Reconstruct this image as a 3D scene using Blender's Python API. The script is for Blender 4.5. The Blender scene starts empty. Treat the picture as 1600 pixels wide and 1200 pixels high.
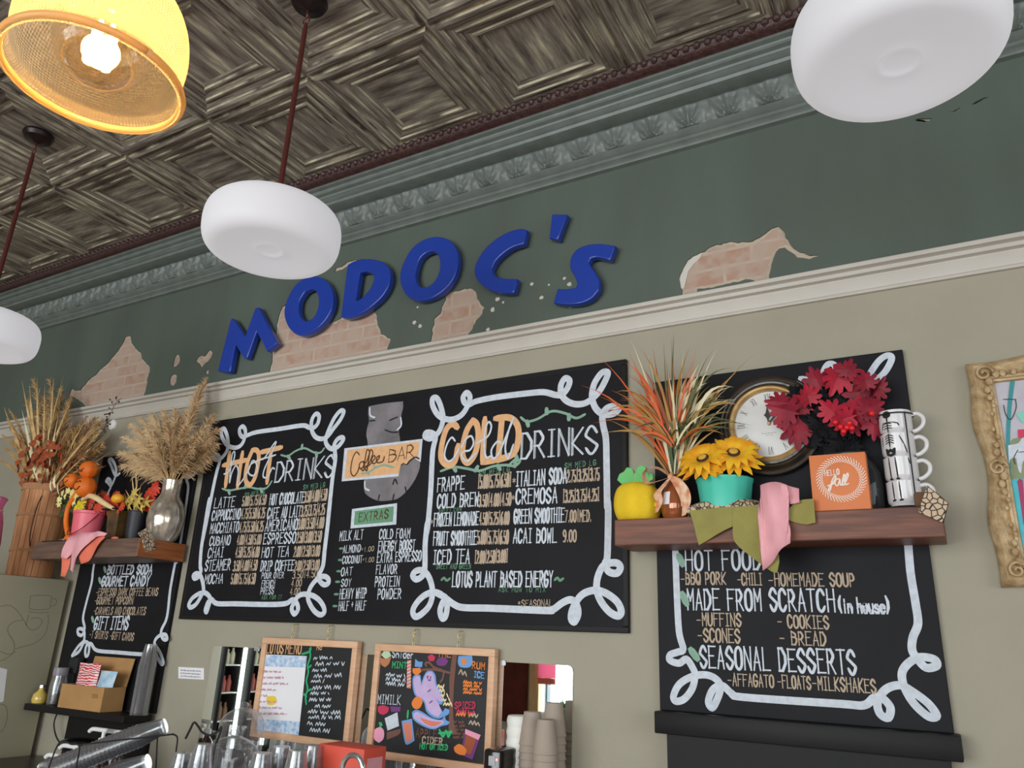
import bpy, bmesh, math, random
from mathutils import Vector, Matrix
random.seed(7)
SC = bpy.context.scene
COL = SC.collection
# ------------------------------------------------------------------ camera
YAW, PITCH, ROLL, FPX = -0.52926, 0.32730, 0.041363, 1190.0
CAM = Vector((0.0, -2.7, 1.6))
FW = Vector((math.sin(YAW)*math.cos(PITCH), math.cos(YAW)*math.cos(PITCH), math.sin(PITCH)))
_r = Vector((math.cos(YAW), -math.sin(YAW), 0)); _u = _r.cross(FW)
RT = _r*math.cos(ROLL) + _u*math.sin(ROLL); UP = -_r*math.sin(ROLL) + _u*math.cos(ROLL)
cd = bpy.data.cameras.new('camera'); cam = bpy.data.objects.new('camera', cd); COL.objects.link(cam)
mw = Matrix((RT, UP, -FW)).transposed().to_4x4(); mw.translation = CAM; cam.matrix_world = mw
cd.sensor_fit = 'HORIZONTAL'; cd.sensor_width = 36; cd.lens = 36*FPX/1600; cd.clip_start = 0.05
SC.camera = cam
# ------------------------------------------------------------------ view, world, daylight
vs = SC.view_settings; vs.view_transform = 'Standard'; vs.look = 'None'; vs.gamma = 1.0; vs.use_curve_mapping = False
vs.exposure = 0.0
wd = bpy.data.worlds.new('world'); SC.world = wd; wd.use_nodes = True
wd.node_tree.nodes['Background'].inputs[0].default_value = (0.80, 0.90, 1.0, 1)
wd.node_tree.nodes['Background'].inputs[1].default_value = 1.0
def area(name, loc, rot, sx, sy, power, colr):
    l = bpy.data.lights.new(name, 'AREA'); l.shape = 'RECTANGLE'; l.size = sx; l.size_y = sy; l.energy = power; l.color = colr
    o = bpy.data.objects.new(name, l); COL.objects.link(o); o.location = loc; o.rotation_euler = rot
    return o
# daylight arriving through the shop windows behind the camera (front wall y=-7) and the side windows
area('front_window_daylight', (-3.15, -7.25, 1.95), (math.pi/2, 0, 0), 3.7, 2.9, 285, (1.0, 0.985, 0.955))
area('front_window_daylight', (.58, -7.25, 1.95), (math.pi/2, 0, 0), 3.7, 2.9, 155, (0.985, 0.985, 1.0))
area('side_window_daylight', (3.75, -4.2, 2.0), (math.pi/2, 0, math.pi/2), 4.2, 2.7, 160, (0.98, 0.985, 1.0))

# ------------------------------------------------------------------ helpers
def ray(x, y): return FW + RT*((x-800)/FPX) - UP*((y-600)/FPX)
def P(x, y, Y=0.0):                      # the point seen at (x, y) on the vertical plane at depth Y in front of the wall
    d = ray(x, y); return CAM + d*((Y-CAM.y)/d.y)
def PX(x, y, X): d = ray(x, y); return CAM + d*((X-CAM.x)/d.x)
def PZ(x, y, Z): d = ray(x, y); return CAM + d*((Z-CAM.z)/d.z)
def mpp(p): return (Vector(p)-CAM).dot(FW)/FPX
def hw(p):                                # horizontal metres per pixel across the line of sight
    v = Vector(p)-CAM; a = math.atan2(v.dot(RT), v.dot(FW)); return mpp(p)*math.cos(a)
def lin(c):
    c = c/255.0
    return c/12.92 if c <= 0.04045 else ((c+0.055)/1.055)**2.4
GAIN = 1.28
def col(r, g, b, k=None):
    k = GAIN if k is None else k
    return tuple(min(0.93, lin(v)*k) for v in (r, g, b))
MATS = {}
def nmat(name):
    m = bpy.data.materials.new(name); m.use_nodes = True; MATS[name] = m
    return m, m.node_tree.nodes, m.node_tree.links, m.node_tree.nodes['Principled BSDF']
def mat(name, rgb, rough=0.6, metal=0.0, var=0.0, vs_=8.0, bump=0.0, bs=30.0, coat=0.0, spec=0.5, rgb2=None, stretch=None, k=None, sub=0.0, trans=0.0):
    if name in MATS: return MATS[name]
    m, N, L, B = nmat(name)
    c = col(*rgb, k=k)
    B.inputs['Base Color'].default_value = (*c, 1); B.inputs['Roughness'].default_value = rough; B.inputs['Metallic'].default_value = metal
    B.inputs['Coat Weight'].default_value = coat; B.inputs['Specular IOR Level'].default_value = spec
    if trans: B.inputs['Transmission Weight'].default_value = trans
    if var or rgb2 or bump:
        tc = N.new('ShaderNodeTexCoord'); mp = N.new('ShaderNodeMapping'); L.new(tc.outputs['Object'], mp.inputs[0])
        if stretch: mp.inputs['Scale'].default_value = stretch
    if var or rgb2:
        nz = N.new('ShaderNodeTexNoise'); nz.inputs['Scale'].default_value = vs_; nz.inputs['Detail'].default_value = 6
        L.new(mp.outputs[0], nz.inputs[0])
        rp = N.new('ShaderNodeValToRGB'); L.new(nz.outputs[0], rp.inputs[0])
        c2 = col(*rgb2, k=k) if rgb2 else tuple(v*(1-var) for v in c)
        c1 = c if rgb2 else tuple(min(.95, v*(1+var*0.5)) for v in c)
        rp.color_ramp.elements[0].position = 0.33; rp.color_ramp.elements[1].position = 0.67
        rp.color_ramp.elements[0].color = (*c2, 1); rp.color_ramp.elements[1].color = (*c1, 1)
        L.new(rp.outputs[0], B.inputs['Base Color'])
    if bump:
        bz = N.new('ShaderNodeTexNoise'); bz.inputs['Scale'].default_value = bs; bz.inputs['Detail'].default_value = 4
        L.new(mp.outputs[0], bz.inputs[0])
        bp = N.new('ShaderNodeBump'); bp.inputs['Strength'].default_value = bump; bp.inputs['Distance'].default_value = 0.01
        L.new(bz.outputs[0], bp.inputs['Height']); L.new(bp.outputs[0], B.inputs['Normal'])
    return m
def glass(name, rgb=(255, 255, 255), clear=0.8, rough=0.05):    # thin clear plastic / glass: part see-through, part gloss
    if name in MATS: return MATS[name]
    m, N, L, B = nmat(name); N.remove(B)
    t = N.new('ShaderNodeBsdfTransparent'); t.inputs[0].default_value = (*[lin(v) for v in rgb], 1)
    g = N.new('ShaderNodeBsdfPrincipled'); g.inputs['Base Color'].default_value = (*[lin(v)*.85 for v in rgb], 1); g.inputs['Roughness'].default_value = rough
    lw = N.new('ShaderNodeLayerWeight'); lw.inputs[0].default_value = 0.35
    mr = N.new('ShaderNodeMapRange'); mr.inputs['To Min'].default_value = 1-clear; mr.inputs['To Max'].default_value = 1.0
    L.new(lw.outputs['Facing'], mr.inputs[0])
    mx = N.new('ShaderNodeMixShader'); L.new(mr.outputs[0], mx.inputs[0]); L.new(t.outputs[0], mx.inputs[1]); L.new(g.outputs[0], mx.inputs[2])
    L.new(mx.outputs[0], N['Material Output'].inputs[0]); return m
def clearplastic(name, clear=.86, rough=.09, tint=(245, 246, 248), milk=.5):   # nested cups and covers: mostly see-through with silvery gloss
    if name in MATS: return MATS[name]
    m, N, L, B = nmat(name); N.remove(B)
    t = N.new('ShaderNodeBsdfTransparent'); t.inputs[0].default_value = (*[lin(v) for v in tint], 1)
    g = N.new('ShaderNodeBsdfGlossy'); g.inputs[0].default_value = (.95, .95, .96, 1); g.inputs['Roughness'].default_value = rough
    d = N.new('ShaderNodeBsdfTranslucent'); d.inputs[0].default_value = (.9, .9, .92, 1)
    gd = N.new('ShaderNodeMixShader'); gd.inputs[0].default_value = milk; L.new(g.outputs[0], gd.inputs[1]); L.new(d.outputs[0], gd.inputs[2])
    lw = N.new('ShaderNodeLayerWeight'); lw.inputs[0].default_value = 0.3
    mr = N.new('ShaderNodeMapRange'); mr.inputs['To Min'].default_value = 1-clear; mr.inputs['To Max'].default_value = .9
    L.new(lw.outputs['Facing'], mr.inputs[0])
    mx = N.new('ShaderNodeMixShader'); L.new(mr.outputs[0], mx.inputs[0]); L.new(t.outputs[0], mx.inputs[1]); L.new(gd.outputs[0], mx.inputs[2])
    L.new(mx.outputs[0], N['Material Output'].inputs[0]); return m
def emis(name, rgb, s):
    if name in MATS: return MATS[name]
    m, N, L, B = nmat(name)
    B.inputs['Base Color'].default_value = (0.8, 0.8, 0.8, 1)
    B.inputs['Emission Color'].default_value = (*[lin(v) for v in rgb], 1); B.inputs['Emission Strength'].default_value = s; return m
def cats(pts, n=6, closed=False):        # Catmull-Rom through 2D/3D points
    pts = [Vector(p) for p in pts]; out = []; m = len(pts)
    rng = range(m) if closed else range(m-1)
    for i in rng:
        if closed: a, b, c, d = pts[i-1], pts[i], pts[(i+1) % m], pts[(i+2) % m]
        else: a, b, c, d = pts[max(i-1, 0)], pts[i], pts[i+1], pts[min(i+2, m-1)]
        for k in range(n):
            t = k/n
            out.append(0.5*((2*b)+(c-a)*t+(2*a-5*b+4*c-d)*t*t+(3*b-a-3*c+d)*t**3))
    if not closed: out.append(pts[-1])
    return out
def smoothpoly(pts, n=4, lim=48):         # closed outline: rounds soft turns, keeps sharp corners
    pts = [Vector(p) for p in pts]; m = len(pts); out = []
    def sharp(i):
        u, v = pts[i]-pts[i-1], pts[(i+1) % m]-pts[i]
        return u.length > 1e-9 and v.length > 1e-9 and math.degrees(u.angle(v)) > lim
    for i in range(m):
        a, b, c, d = pts[i-1], pts[i], pts[(i+1) % m], pts[(i+2) % m]
        if sharp(i): a = b*2-c
        if sharp((i+1) % m): d = c*2-b
        for k in range(n):
            t = k/n
            out.append(0.5*((2*b)+(c-a)*t+(2*a-5*b+4*c-d)*t*t+(3*b-a-3*c+d)*t**3))
    return out
class MB:
    def __init__(s): s.v = []; s.f = []; s.uv = None
    def face(s, pts):
        n = len(s.v); s.v += [tuple(p) for p in pts]; s.f.append(tuple(range(n, n+len(pts))))
    def box(s, a, b, bev=0.0):
        x0, y0, z0 = [min(a[i], b[i]) for i in range(3)]; x1, y1, z1 = [max(a[i], b[i]) for i in range(3)]
        if bev <= 0:
            n = len(s.v)
            s.v += [(x0,y0,z0),(x1,y0,z0),(x1,y1,z0),(x0,y1,z0),(x0,y0,z1),(x1,y0,z1),(x1,y1,z1),(x0,y1,z1)]
            s.f += [tuple(n+i for i in q) for q in ((0,3,2,1),(4,5,6,7),(0,1,5,4),(1,2,6,5),(2,3,7,6),(3,0,4,7))]
        else:
            bm = bmesh.new(); bmesh.ops.create_cube(bm, size=1)
            for v in bm.verts: v.co = ((x0+x1)/2+v.co.x*(x1-x0), (y0+y1)/2+v.co.y*(y1-y0), (z0+z1)/2+v.co.z*(z1-z0))
            bmesh.ops.bevel(bm, geom=bm.edges[:], offset=bev, segments=2, affect='EDGES', profile=0.5)
            s.bm(bm); bm.free()
        return s
    def bm(s, bm, M=None):
        bm.verts.index_update(); n = len(s.v)
        s.v += [tuple(M @ v.co if M else v.co) for v in bm.verts]
        s.f += [tuple(n+v.index for v in f.verts) for f in bm.faces]; return s
    def hexa(s, lo, hi):                  # solid between two matching outlines
        n = len(s.v); k = len(lo); s.v += [tuple(p) for p in lo]+[tuple(p) for p in hi]
        s.f.append(tuple(n+i for i in range(k))[::-1]); s.f.append(tuple(n+k+i for i in range(k)))
        for i in range(k): j = (i+1) % k; s.f.append((n+i, n+j, n+k+j, n+k+i))
        return s
    def tube(s, pts, r, n=8, cap=True):
        pts = [Vector(p) for p in pts]; m = len(pts); base = len(s.v)
        rs = r if isinstance(r, (list, tuple)) else [r]*m
        prev = None
        for i, p in enumerate(pts):
            t = (pts[min(i+1, m-1)]-pts[max(i-1, 0)])
            t = t.normalized() if t.length > 1e-9 else Vector((0, 0, 1))
            if prev is None:
                a = Vector((0, 0, 1)) if abs(t.z) < 0.9 else Vector((1, 0, 0)); u = t.cross(a).normalized()
            else:
                u = prev-t*prev.dot(t); u = u.normalized() if u.length > 1e-6 else t.orthogonal().normalized()
            prev = u; w = t.cross(u)
            for k in range(n):
                a = 2*math.pi*k/n; s.v.append(tuple(p+(u*math.cos(a)+w*math.sin(a))*rs[i]))
        for i in range(m-1):
            for k in range(n):
                s.f.append((base+i*n+k, base+i*n+(k+1) % n, base+(i+1)*n+(k+1) % n, base+(i+1)*n+k))
        if cap:
            s.f.append(tuple(base+k for k in range(n))[::-1]); s.f.append(tuple(base+(m-1)*n+k for k in range(n)))
        return s
    def lathe(s, prof, c, n=32, M=None, rib=None, a0=0.0, a1=2*math.pi):
        base = len(s.v); full = abs(a1-a0-2*math.pi) < 1e-6; cols = n if full else n+1
        for (r, z) in prof:
            for k in range(cols):
                a = a0+(a1-a0)*k/n; rr = r*(rib(a, z) if rib else 1.0)
                q = Vector((rr*math.cos(a), rr*math.sin(a), z))
                if M: q = M @ q
                s.v.append(tuple(q+Vector(c)))
        for i in range(len(prof)-1):
            for k in range(n):
                j = (k+1) % cols
                s.f.append((base+i*cols+k, base+i*cols+j, base+(i+1)*cols+j, base+(i+1)*cols+k))
        return s
    def ball(s, c, r, n=16, sc=(1, 1, 1), M=None):
        prof = [(max(1e-5, r*math.sin(math.pi*i/(n//2)))*1.0, -r*math.cos(math.pi*i/(n//2))) for i in range(n//2+1)]
        S = Matrix.Diagonal(Vector(sc)); S = (M.to_3x3() @ S) if M else S
        return s.lathe(prof, c, n, M=S)
    def strip(s, pts, w, side):           # thin leaf / blade: pts 3D, w half widths, side vector(s)
        base = len(s.v); m = len(pts)
        for i, p in enumerate(pts):
            sd = side[i] if isinstance(side, list) else side
            s.v += [tuple(p-sd*w[i]), tuple(p+sd*w[i])]
        for i in range(m-1): s.f.append((base+2*i, base+2*i+1, base+2*i+3, base+2*i+2))
        return s
    def ribbon(s, pts, w, Y, closed=False):   # paint stroke on the wall plane: pts (x,z), width w, at depth Y
        q = [Vector((p[0], p[1])) for p in pts]
        r = [q[0]]
        for p in q[1:]:
            if (p-r[-1]).length > 1e-5: r.append(p)
        q = r; m = len(q)
        if m < 2: return s
        if not closed:                        # a sharp turn starts a new stroke
            for i in range(1, m-1):
                if (q[i]-q[i-1]).angle(q[i+1]-q[i]) > 1.35:
                    s.ribbon(q[:i+1], w, Y); s.ribbon(q[i:], w, Y); return s
        if not closed:
            q[0] = q[0]-(q[1]-q[0]).normalized()*w*0.45; q[-1] = q[-1]+(q[-1]-q[-2]).normalized()*w*0.45
        base = len(s.v); lift = random.uniform(0, .0006); slope = .0009 if m > 12 else 0
        for i in range(m):
            a = q[i-1] if (i or closed) else None; b = q[(i+1) % m] if (i < m-1 or closed) else None
            d1 = (q[i]-a).normalized() if a is not None else (b-q[i]).normalized()
            d2 = (b-q[i]).normalized() if b is not None else d1
            n1 = Vector((-d1.y, d1.x)); n2 = Vector((-d2.y, d2.x)); nn = n1+n2
            if nn.length < 0.5: nn = n1; k = 1.0
            else: nn = nn.normalized(); k = min(1.5, 1/max(0.4, nn.dot(n1)))
            hwid = w*0.5*(0.55 if (not closed and i in (0, m-1)) else 1.0)
            for sg in (1, -1): s.v.append((q[i].x+nn.x*hwid*k*sg, Y-lift-slope*i/m, q[i].y+nn.y*hwid*k*sg))
        for i in range(m if closed else m-1):
            j = (i+1) % m
            s.f.append((base+2*i, base+2*i+1, base+2*j+1, base+2*j))
        return s
    def build(s, name, m, parent=None, smooth=False, label=None, loc=None):
        me = bpy.data.meshes.new(name); L = Vector(loc) if loc is not None else (parent_loc(parent) if parent else Vector((0, 0, 0)))
        me.from_pydata([tuple(Vector(p)-L) for p in s.v], [], s.f)
        if smooth is not False:
            me.polygons.foreach_set('use_smooth', [True]*len(me.polygons))
        me.materials.append(m)
        o = bpy.data.objects.new(name, me); COL.objects.link(o)
        if smooth == 'auto':
            me.set_sharp_from_angle(angle=math.radians(38))
        if parent: o.parent = parent
        elif loc is not None: o.location = loc
        if label: o['label'] = label
        return o
def parent_loc(o):
    L = Vector((0, 0, 0))
    while o: L = L+o.location; o = o.parent
    return L
def thing(name, label, cat, loc, group=None):
    o = bpy.data.objects.new(name, None); COL.objects.link(o); o.location = loc; o.empty_display_size = .05
    return tag(o, label, cat, group)
def tag(o, label, cat, group=None):
    o['label'] = label; o['category'] = cat
    if group: o['group'] = group
    return o
def struct(o): o['kind'] = 'structure'; return o
def copy_tree(o, parent=None):
    c = o.copy(); COL.objects.link(c)
    if parent: c.parent = parent
    for ch in list(o.children): copy_tree(ch, c)
    return c
def fill2d(outlines, ext, bevel=0.0, res=2):   # filled outlines with holes, thickness 2*ext (+bevel); returns (verts2d+depth, faces)
    cu = bpy.data.curves.new('tmp', 'CURVE'); cu.dimensions = '2D'; cu.fill_mode = 'BOTH'; cu.extrude = ext; cu.bevel_depth = bevel; cu.bevel_resolution = res
    for pts in outlines:
        sp = cu.splines.new('POLY'); sp.points.add(len(pts)-1)
        for i, p in enumerate(pts): sp.points[i].co = (p[0], p[1], 0, 1)
        sp.use_cyclic_u = True
    o = bpy.data.objects.new('tmp', cu); COL.objects.link(o)
    dg = bpy.context.evaluated_depsgraph_get(); me = bpy.data.meshes.new_from_object(o.evaluated_get(dg))
    V = [v.co.copy() for v in me.vertices]; Fc = [tuple(p.vertices) for p in me.polygons]
    bpy.data.objects.remove(o); bpy.data.curves.remove(cu); bpy.data.meshes.remove(me)
    return V, Fc
def addfill(mb, outlines, Yc, ext, bevel=0.0):  # outlines in (x,z) on the plane Y=Yc
    V, Fc = fill2d(outlines, ext, bevel); n = len(mb.v)
    mb.v += [(v.x, Yc-v.z, v.y) for v in V]; mb.f += [tuple(n+i for i in f) for f in Fc]
    return mb
def W(pts, Y=0.0, o=(0, 0), s=1.0):       # pixels (in a zoomed view: origin o, scale s) -> (x, z) on the plane at depth Y
    r = []
    for p in pts:
        q = P(o[0]+p[0]/s, o[1]+p[1]/s, Y); r.append((q.x, q.z))
    return r
def zx(o, s, pts): return [(o[0]+p[0]/s, o[1]+p[1]/s) for p in pts]
# single-stroke hand lettering on a 6 x 9 grid
FONT = {'A':"00 39 60/13 53",'B':"00 09 38 57 55 35 05/35 64 62 40 00",'C':"67 49 29 07 02 20 40 62",'D':"00 09 39 66 63 30 00",
'E':"69 09 00 60/05 45",'F':"69 09 00/05 45",'G':"67 49 29 07 02 20 40 62 64 34",'H':"00 09/60 69/05 65",'I':"30 39/19 59/10 50",'J':"69 62 40 20 02",
'K':"00 09/69 04 60",'L':"09 00 60",'M':"00 09 34 69 60",'N':"00 09 60 69",'O':"29 07 02 20 40 62 67 49 29",'P':"00 09 39 57 55 34 04",
'Q':"29 07 02 20 40 62 67 49 29/32 60",'R':"00 09 39 57 56 34 04/24 60",'S':"67 49 29 07 06 25 44 63 62 40 20 02",'T':"09 69/39 30",
'U':"09 02 20 40 62 69",'V':"09 30 69",'W':"09 10 36 50 69",'X':"00 69/09 60",'Y':"09 35 69/35 30",'Z':"09 69 00 60",
'0':"29 07 02 20 40 62 67 49 29",'1':"17 39 30",'2':"07 29 49 67 65 00 60",'3':"08 29 49 67 55 35/55 63 61 40 20 01",'4':"40 49 03 63",
'5':"69 09 05 45 63 61 40 20 01",'6':"59 27 03 20 40 62 63 45 04",'7':"09 69 20",'8':"35 17 29 49 57 35 13 20 40 63 35",'9':"65 34 15 07 29 49 67 63 40 10",
'.':"30 31",',':"31 20",'-':"14 54",'|':"3a 30",'/':"00 69",'(':"5a 27 23 50",')':"1a 47 43 10",'[':"5a 2a 20 50",']':"1a 4a 40 10",'+':"34 38/16 56",'&':"60 17 29 47 13 10 40 63",
"'":"39 37",'*':"33 37/14 56/16 54",'i':"30 35/37 38",'n':"00 05/03 25 45 63 60",'h':"00 09/03 25 45 63 60",'o':"25 04 02 20 40 62 64 45 25",
'u':"05 02 20 40 62/65 60",'s':"54 45 25 04 23 43 62 50 20 01",'e':"03 63 64 45 25 04 02 20 40 61",'r':"00 05/03 25 45",'d':"64 45 25 04 02 20 40 61/69 60",'m':"00 05/03 15 25 33 30/33 45 55 63 60",'l':"39 30",'g':"64 45 25 04 02 20 40 61/65 60",'c':"54 25 04 02 20 50",'a':"65 60/64 45 25 04 02 20 40 61"}
def glyph(ch):
    st = FONT.get(ch)
    return [] if not st else [[(int(p[0]), 10 if p[1] == 'a' else int(p[1])) for p in q.split()] for q in st.split('/')]
def text(mb, s, a, b, h, Y, w=None, gap=3.0):   # baseline pixels a..b, cap height h pixels (at a), on the plane Y
    A = P(*a, Y); B = P(*b, Y); T = P(a[0], a[1]-h, Y); H = T.z-A.z
    adv = [(3.4 if c == ' ' else (2.0 if c in ".,'" else (4.6 if c in "|I1i()[]" else 6.0)))+gap for c in s]
    tot = sum(adv)-gap; X = 0; ux = (B.x-A.x)/tot; uz = (B.z-A.z)/tot
    w = w or H*0.15
    for c, ad in zip(s, adv):
        wd_ = ad-gap; jig = random.uniform(-.25, .25); sh = random.uniform(-.2, .2)
        for st in glyph(c):
            pts = [(A.x+ux*(X+x*wd_/6), A.z+uz*(X+x*wd_/6)+H*(y+jig*(y > 0))/9) for x, y in st]
            if c in 'OCGSQU03689&': pts = [tuple(p) for p in cats(pts, 3)]
            mb.ribbon(pts, w, Y)
        X += ad
    return mb
def scribble(mb, a, b, h, Y, w=None):     # loose handwriting too small to read
    A = P(*a, Y); B = P(*b, Y); H = P(a[0], a[1]-h, Y).z-A.z; n = max(6, int((B.x-A.x)/(H*0.42))); i = 0
    while i < n:
        k = min(n, i+random.randint(4, 9)); pts = []
        for j in range(i, k):
            t = j/n; pts.append((A.x+(B.x-A.x)*t, A.z+(B.z-A.z)*t+H*(random.uniform(.55, 1) if j % 2 else random.uniform(0, .25))))
        if len(pts) > 1: mb.ribbon([tuple(p) for p in cats(pts, 3)], w or H*0.2, Y)
        i = k+1
    return mb
# ================================================================== ROOM SHELL
X0, X1, YF, ZC = -8.1, 3.7, -7.0, 3.95
ZT0, ZT1 = 2.805, 2.912                     # picture rail
m_sage = mat('sage_paint', (152, 145, 129), .75, var=.05, vs_=3, bump=.06, bs=120)
m_green = mat('dark_green_paint', (84, 94, 85), .6, vs_=2.2, rgb2=(76, 84, 77), stretch=(1.2, 1, .35), bump=.08, bs=60)
m_cornice = mat('green_cornice_paint', (106, 112, 108), .42, var=.14, vs_=14, bump=.1, bs=80)
m_maroon = mat('maroon_paint', (70, 47, 45), .4, var=.3, vs_=40, bump=.5, bs=90)
m_cream = mat('cream_trim_paint', (184, 177, 169), .5, var=.04, vs_=6)
m_floor, N, L, B = nmat('floor_boards')
tc = N.new('ShaderNodeTexCoord'); bk = N.new('ShaderNodeTexBrick'); L.new(tc.outputs['Object'], bk.inputs[0])
bk.inputs['Color1'].default_value = (.30, .19, .11, 1); bk.inputs['Color2'].default_value = (.40, .27, .16, 1); bk.inputs['Mortar'].default_value = (.08, .05, .03, 1)
bk.inputs['Scale'].default_value = 1.0; bk.inputs['Brick Width'].default_value = 1.4; bk.inputs['Row Height'].default_value = .12; bk.inputs['Mortar Size'].default_value = .004
L.new(bk.outputs[0], B.inputs['Base Color']); B.inputs['Roughness'].default_value = .4
# ---- brick showing where plaster has fallen
m_brick, N, L, B = nmat('limewashed_brick')
tc = N.new('ShaderNodeTexCoord'); mp = N.new('ShaderNodeMapping'); mp.inputs['Rotation'].default_value = (math.radians(-90), 0, 0); L.new(tc.outputs['Object'], mp.inputs[0])
bk = N.new('ShaderNodeTexBrick'); L.new(mp.outputs[0], bk.inputs[0])
bk.inputs['Color1'].default_value = (*col(166, 130, 112), 1); bk.inputs['Color2'].default_value = (*col(174, 148, 132), 1); bk.inputs['Mortar'].default_value = (*col(180, 162, 146), 1)
bk.inputs['Scale'].default_value = 1.0; bk.inputs['Brick Width'].default_value = .215; bk.inputs['Row Height'].default_value = .072; bk.inputs['Mortar Size'].default_value = .009; bk.inputs['Mortar Smooth'].default_value = .6
nz = N.new('ShaderNodeTexNoise'); nz.inputs['Scale'].default_value = 16; nz.inputs['Detail'].default_value = 8; L.new(mp.outputs[0], nz.inputs[0])
rp = N.new('ShaderNodeValToRGB'); L.new(nz.outputs[0], rp.inputs[0])
rp.color_ramp.elements[0].position = .38; rp.color_ramp.elements[1].position = .58; rp.color_ramp.elements[0].color = (0, 0, 0, 1); rp.color_ramp.elements[1].color = (.85, .85, .85, 1)
mx = N.new('ShaderNodeMixRGB'); L.new(rp.outputs[0], mx.inputs[0]); L.new(bk.outputs[0], mx.inputs[1]); mx.inputs[2].default_value = (*col(172, 152, 139), 1)
L.new(mx.outputs[0], B.inputs['Base Color']); B.inputs['Roughness'].default_value = .9
bp = N.new('ShaderNodeBump'); bp.inputs['Strength'].default_value = .5; bp.inputs['Distance'].default_value = .01; L.new(nz.outputs[0], bp.inputs['Height']); L.new(bp.outputs[0], B.inputs['Normal'])

wall = struct(MB().box((X0-.15, 0, 0), (X1+.15, .2, 2.86)).build('wall_back', m_sage))
Z4, Z3 = ((0, 480), 4.0), ((300, 330), 4.0)
ZG, ZE = ((600, 300), 4.0), ((1000, 320), 4.0)
PATCH = [
 (Z4, None, [(430,545),(445,508),(470,520),(500,515),(530,478),(560,445),(590,425),(620,390),(660,358),(700,310),(735,270),(770,215),(782,185),(800,178),(815,182),(825,230),(850,262),(880,290),(888,322),(905,345),(935,370),(938,400),(926,430),(918,480),(910,520),(895,552),(880,580),(840,640),(640,660),(560,640),(500,590)]),
 (Z4, None, [(1078,372),(1085,330),(1096,302),(1112,290),(1124,310),(1120,345),(1100,368)]),
 (Z4, 'heart shaped chip in the plaster', [(1222,332),(1236,312),(1256,298),(1276,305),(1288,290),(1308,264),(1326,285),(1318,315),(1300,340),(1282,350),(1262,376),(1245,352)]),
 (Z4, None, [(1058,455),(1068,430),(1085,418),(1105,426),(1100,465),(1080,495),(1064,480)]),
 (Z4, None, [(1282,402),(1294,388),(1306,396),(1302,414),(1288,416)]),
 (Z3, None, [(480,1045),(484,985),(500,920),(498,880),(512,850),(522,780),(528,700),(545,640),(560,600),(575,590),(600,560),(640,640),(650,720),(680,770),(745,760),(800,735),(860,700),(920,670),(1000,640),(1100,590),(1130,610),(1152,645),(1160,700),(1182,765),(1210,785),(1242,795),(1225,850),(1212,900),(1205,960),(900,1000)]),
 (Z3, None, [(888,380),(898,352),(930,345),(965,322),(1005,306),(1080,296),(1085,310),(1030,315),(980,338),(940,362),(905,372)]),
 (ZG, None, [(285,935),(298,900),(296,860),(308,822),(312,790),(350,758),(356,720),(385,670),(382,650),(420,622),(455,615),(500,600),(545,602),(572,625),(590,680),(605,705),(626,722),(612,760),(600,782),(575,805),(552,850),(515,905),(470,910),(440,932),(380,945),(318,968),(300,955)]),
 (ZE, 'brick showing in the shape of an elephant', [(266,640),(262,580),(260,530),(246,490),(245,460),(255,420),(272,388),(300,345),(332,318),(400,290),(440,258),(500,245),(560,230),(610,234),(660,230),(700,222),(740,205),(780,175),(820,145),(860,135),(885,145),(895,165),(920,220),(940,255),(1000,295),(1060,315),(1110,312),(1116,325),(1060,336),(1020,334),(985,325),(940,296),(905,270),(870,275),(845,295),(832,330),(820,372),(810,410),(805,445),(806,520),(720,540),(718,475),(690,468),(660,466),(610,478),(560,490),(500,505),(450,522),(400,520),(360,525),(350,560),(346,630)]),
 (((1380,100), 7.2727), None, [(355,632),(385,618),(430,614),(500,622),(548,612),(520,640),(490,662),(430,655),(380,648)]),
 (((1380,100), 7.2727), None, [(1000,460),(1040,430),(1090,400),(1150,375),(1200,368),(1150,400),(1090,430),(1040,455)]),
 (((1380,100), 7.2727), None, [(730,550),(790,535),(850,500),(880,495),(850,525),(800,545)]),
]
holes = []
def ragged(q, step=.012, amp=.0032):
    r = []; n = len(q)
    for i in range(n):
        a, b_ = Vector(q[i]), Vector(q[(i+1) % n]); d = b_-a; k = max(1, int(d.length/step)); nn = Vector((-d.y, d.x)).normalized() if d.length > 1e-9 else Vector((0, 0))
        for j in range(k):
            p_ = a+d*j/k+nn*random.uniform(-amp, amp); r.append((p_.x, max(p_.y, 2.868)))
    return r
for (o, s), lab, pts in PATCH:
    q = [(x, max(z, 2.868)) for x, z in W(pts, 0, o, s)]
    holes.append((ragged(q), lab))
pl = MB(); addfill(pl, [[(X0-.1, 2.86), (X1+.1, 2.86), (X1+.1, 3.99), (X0-.1, 3.99)]]+[h for h, _ in holes], 0.004, .004)
plo = pl.build('plaster', m_green, wall, label='dark green painted plaster above the rail')
MB().box((X0-.15, .0285, 2.86), (X1+.15, .2, 4.0)).build('masonry', m_brick, wall)
m_lime = mat('lime_edge', (184, 166, 150), .9, var=.12, vs_=30, bump=.4, bs=90)
for h, lab in holes:
    c = Vector((sum(p[0] for p in h)/len(h), sum(p[1] for p in h)/len(h)))
    lime = MB(); lime.ribbon(ragged(h, .02, .005), .020, .0075, True); lime.build('plaster_edge', m_lime, wall, label='pale broken plaster edge')
    b = MB(); addfill(b, [h], .018, .0098); b.build('exposed_brick', m_brick, wall, label=lab or 'bare brick where plaster fell off')
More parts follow.
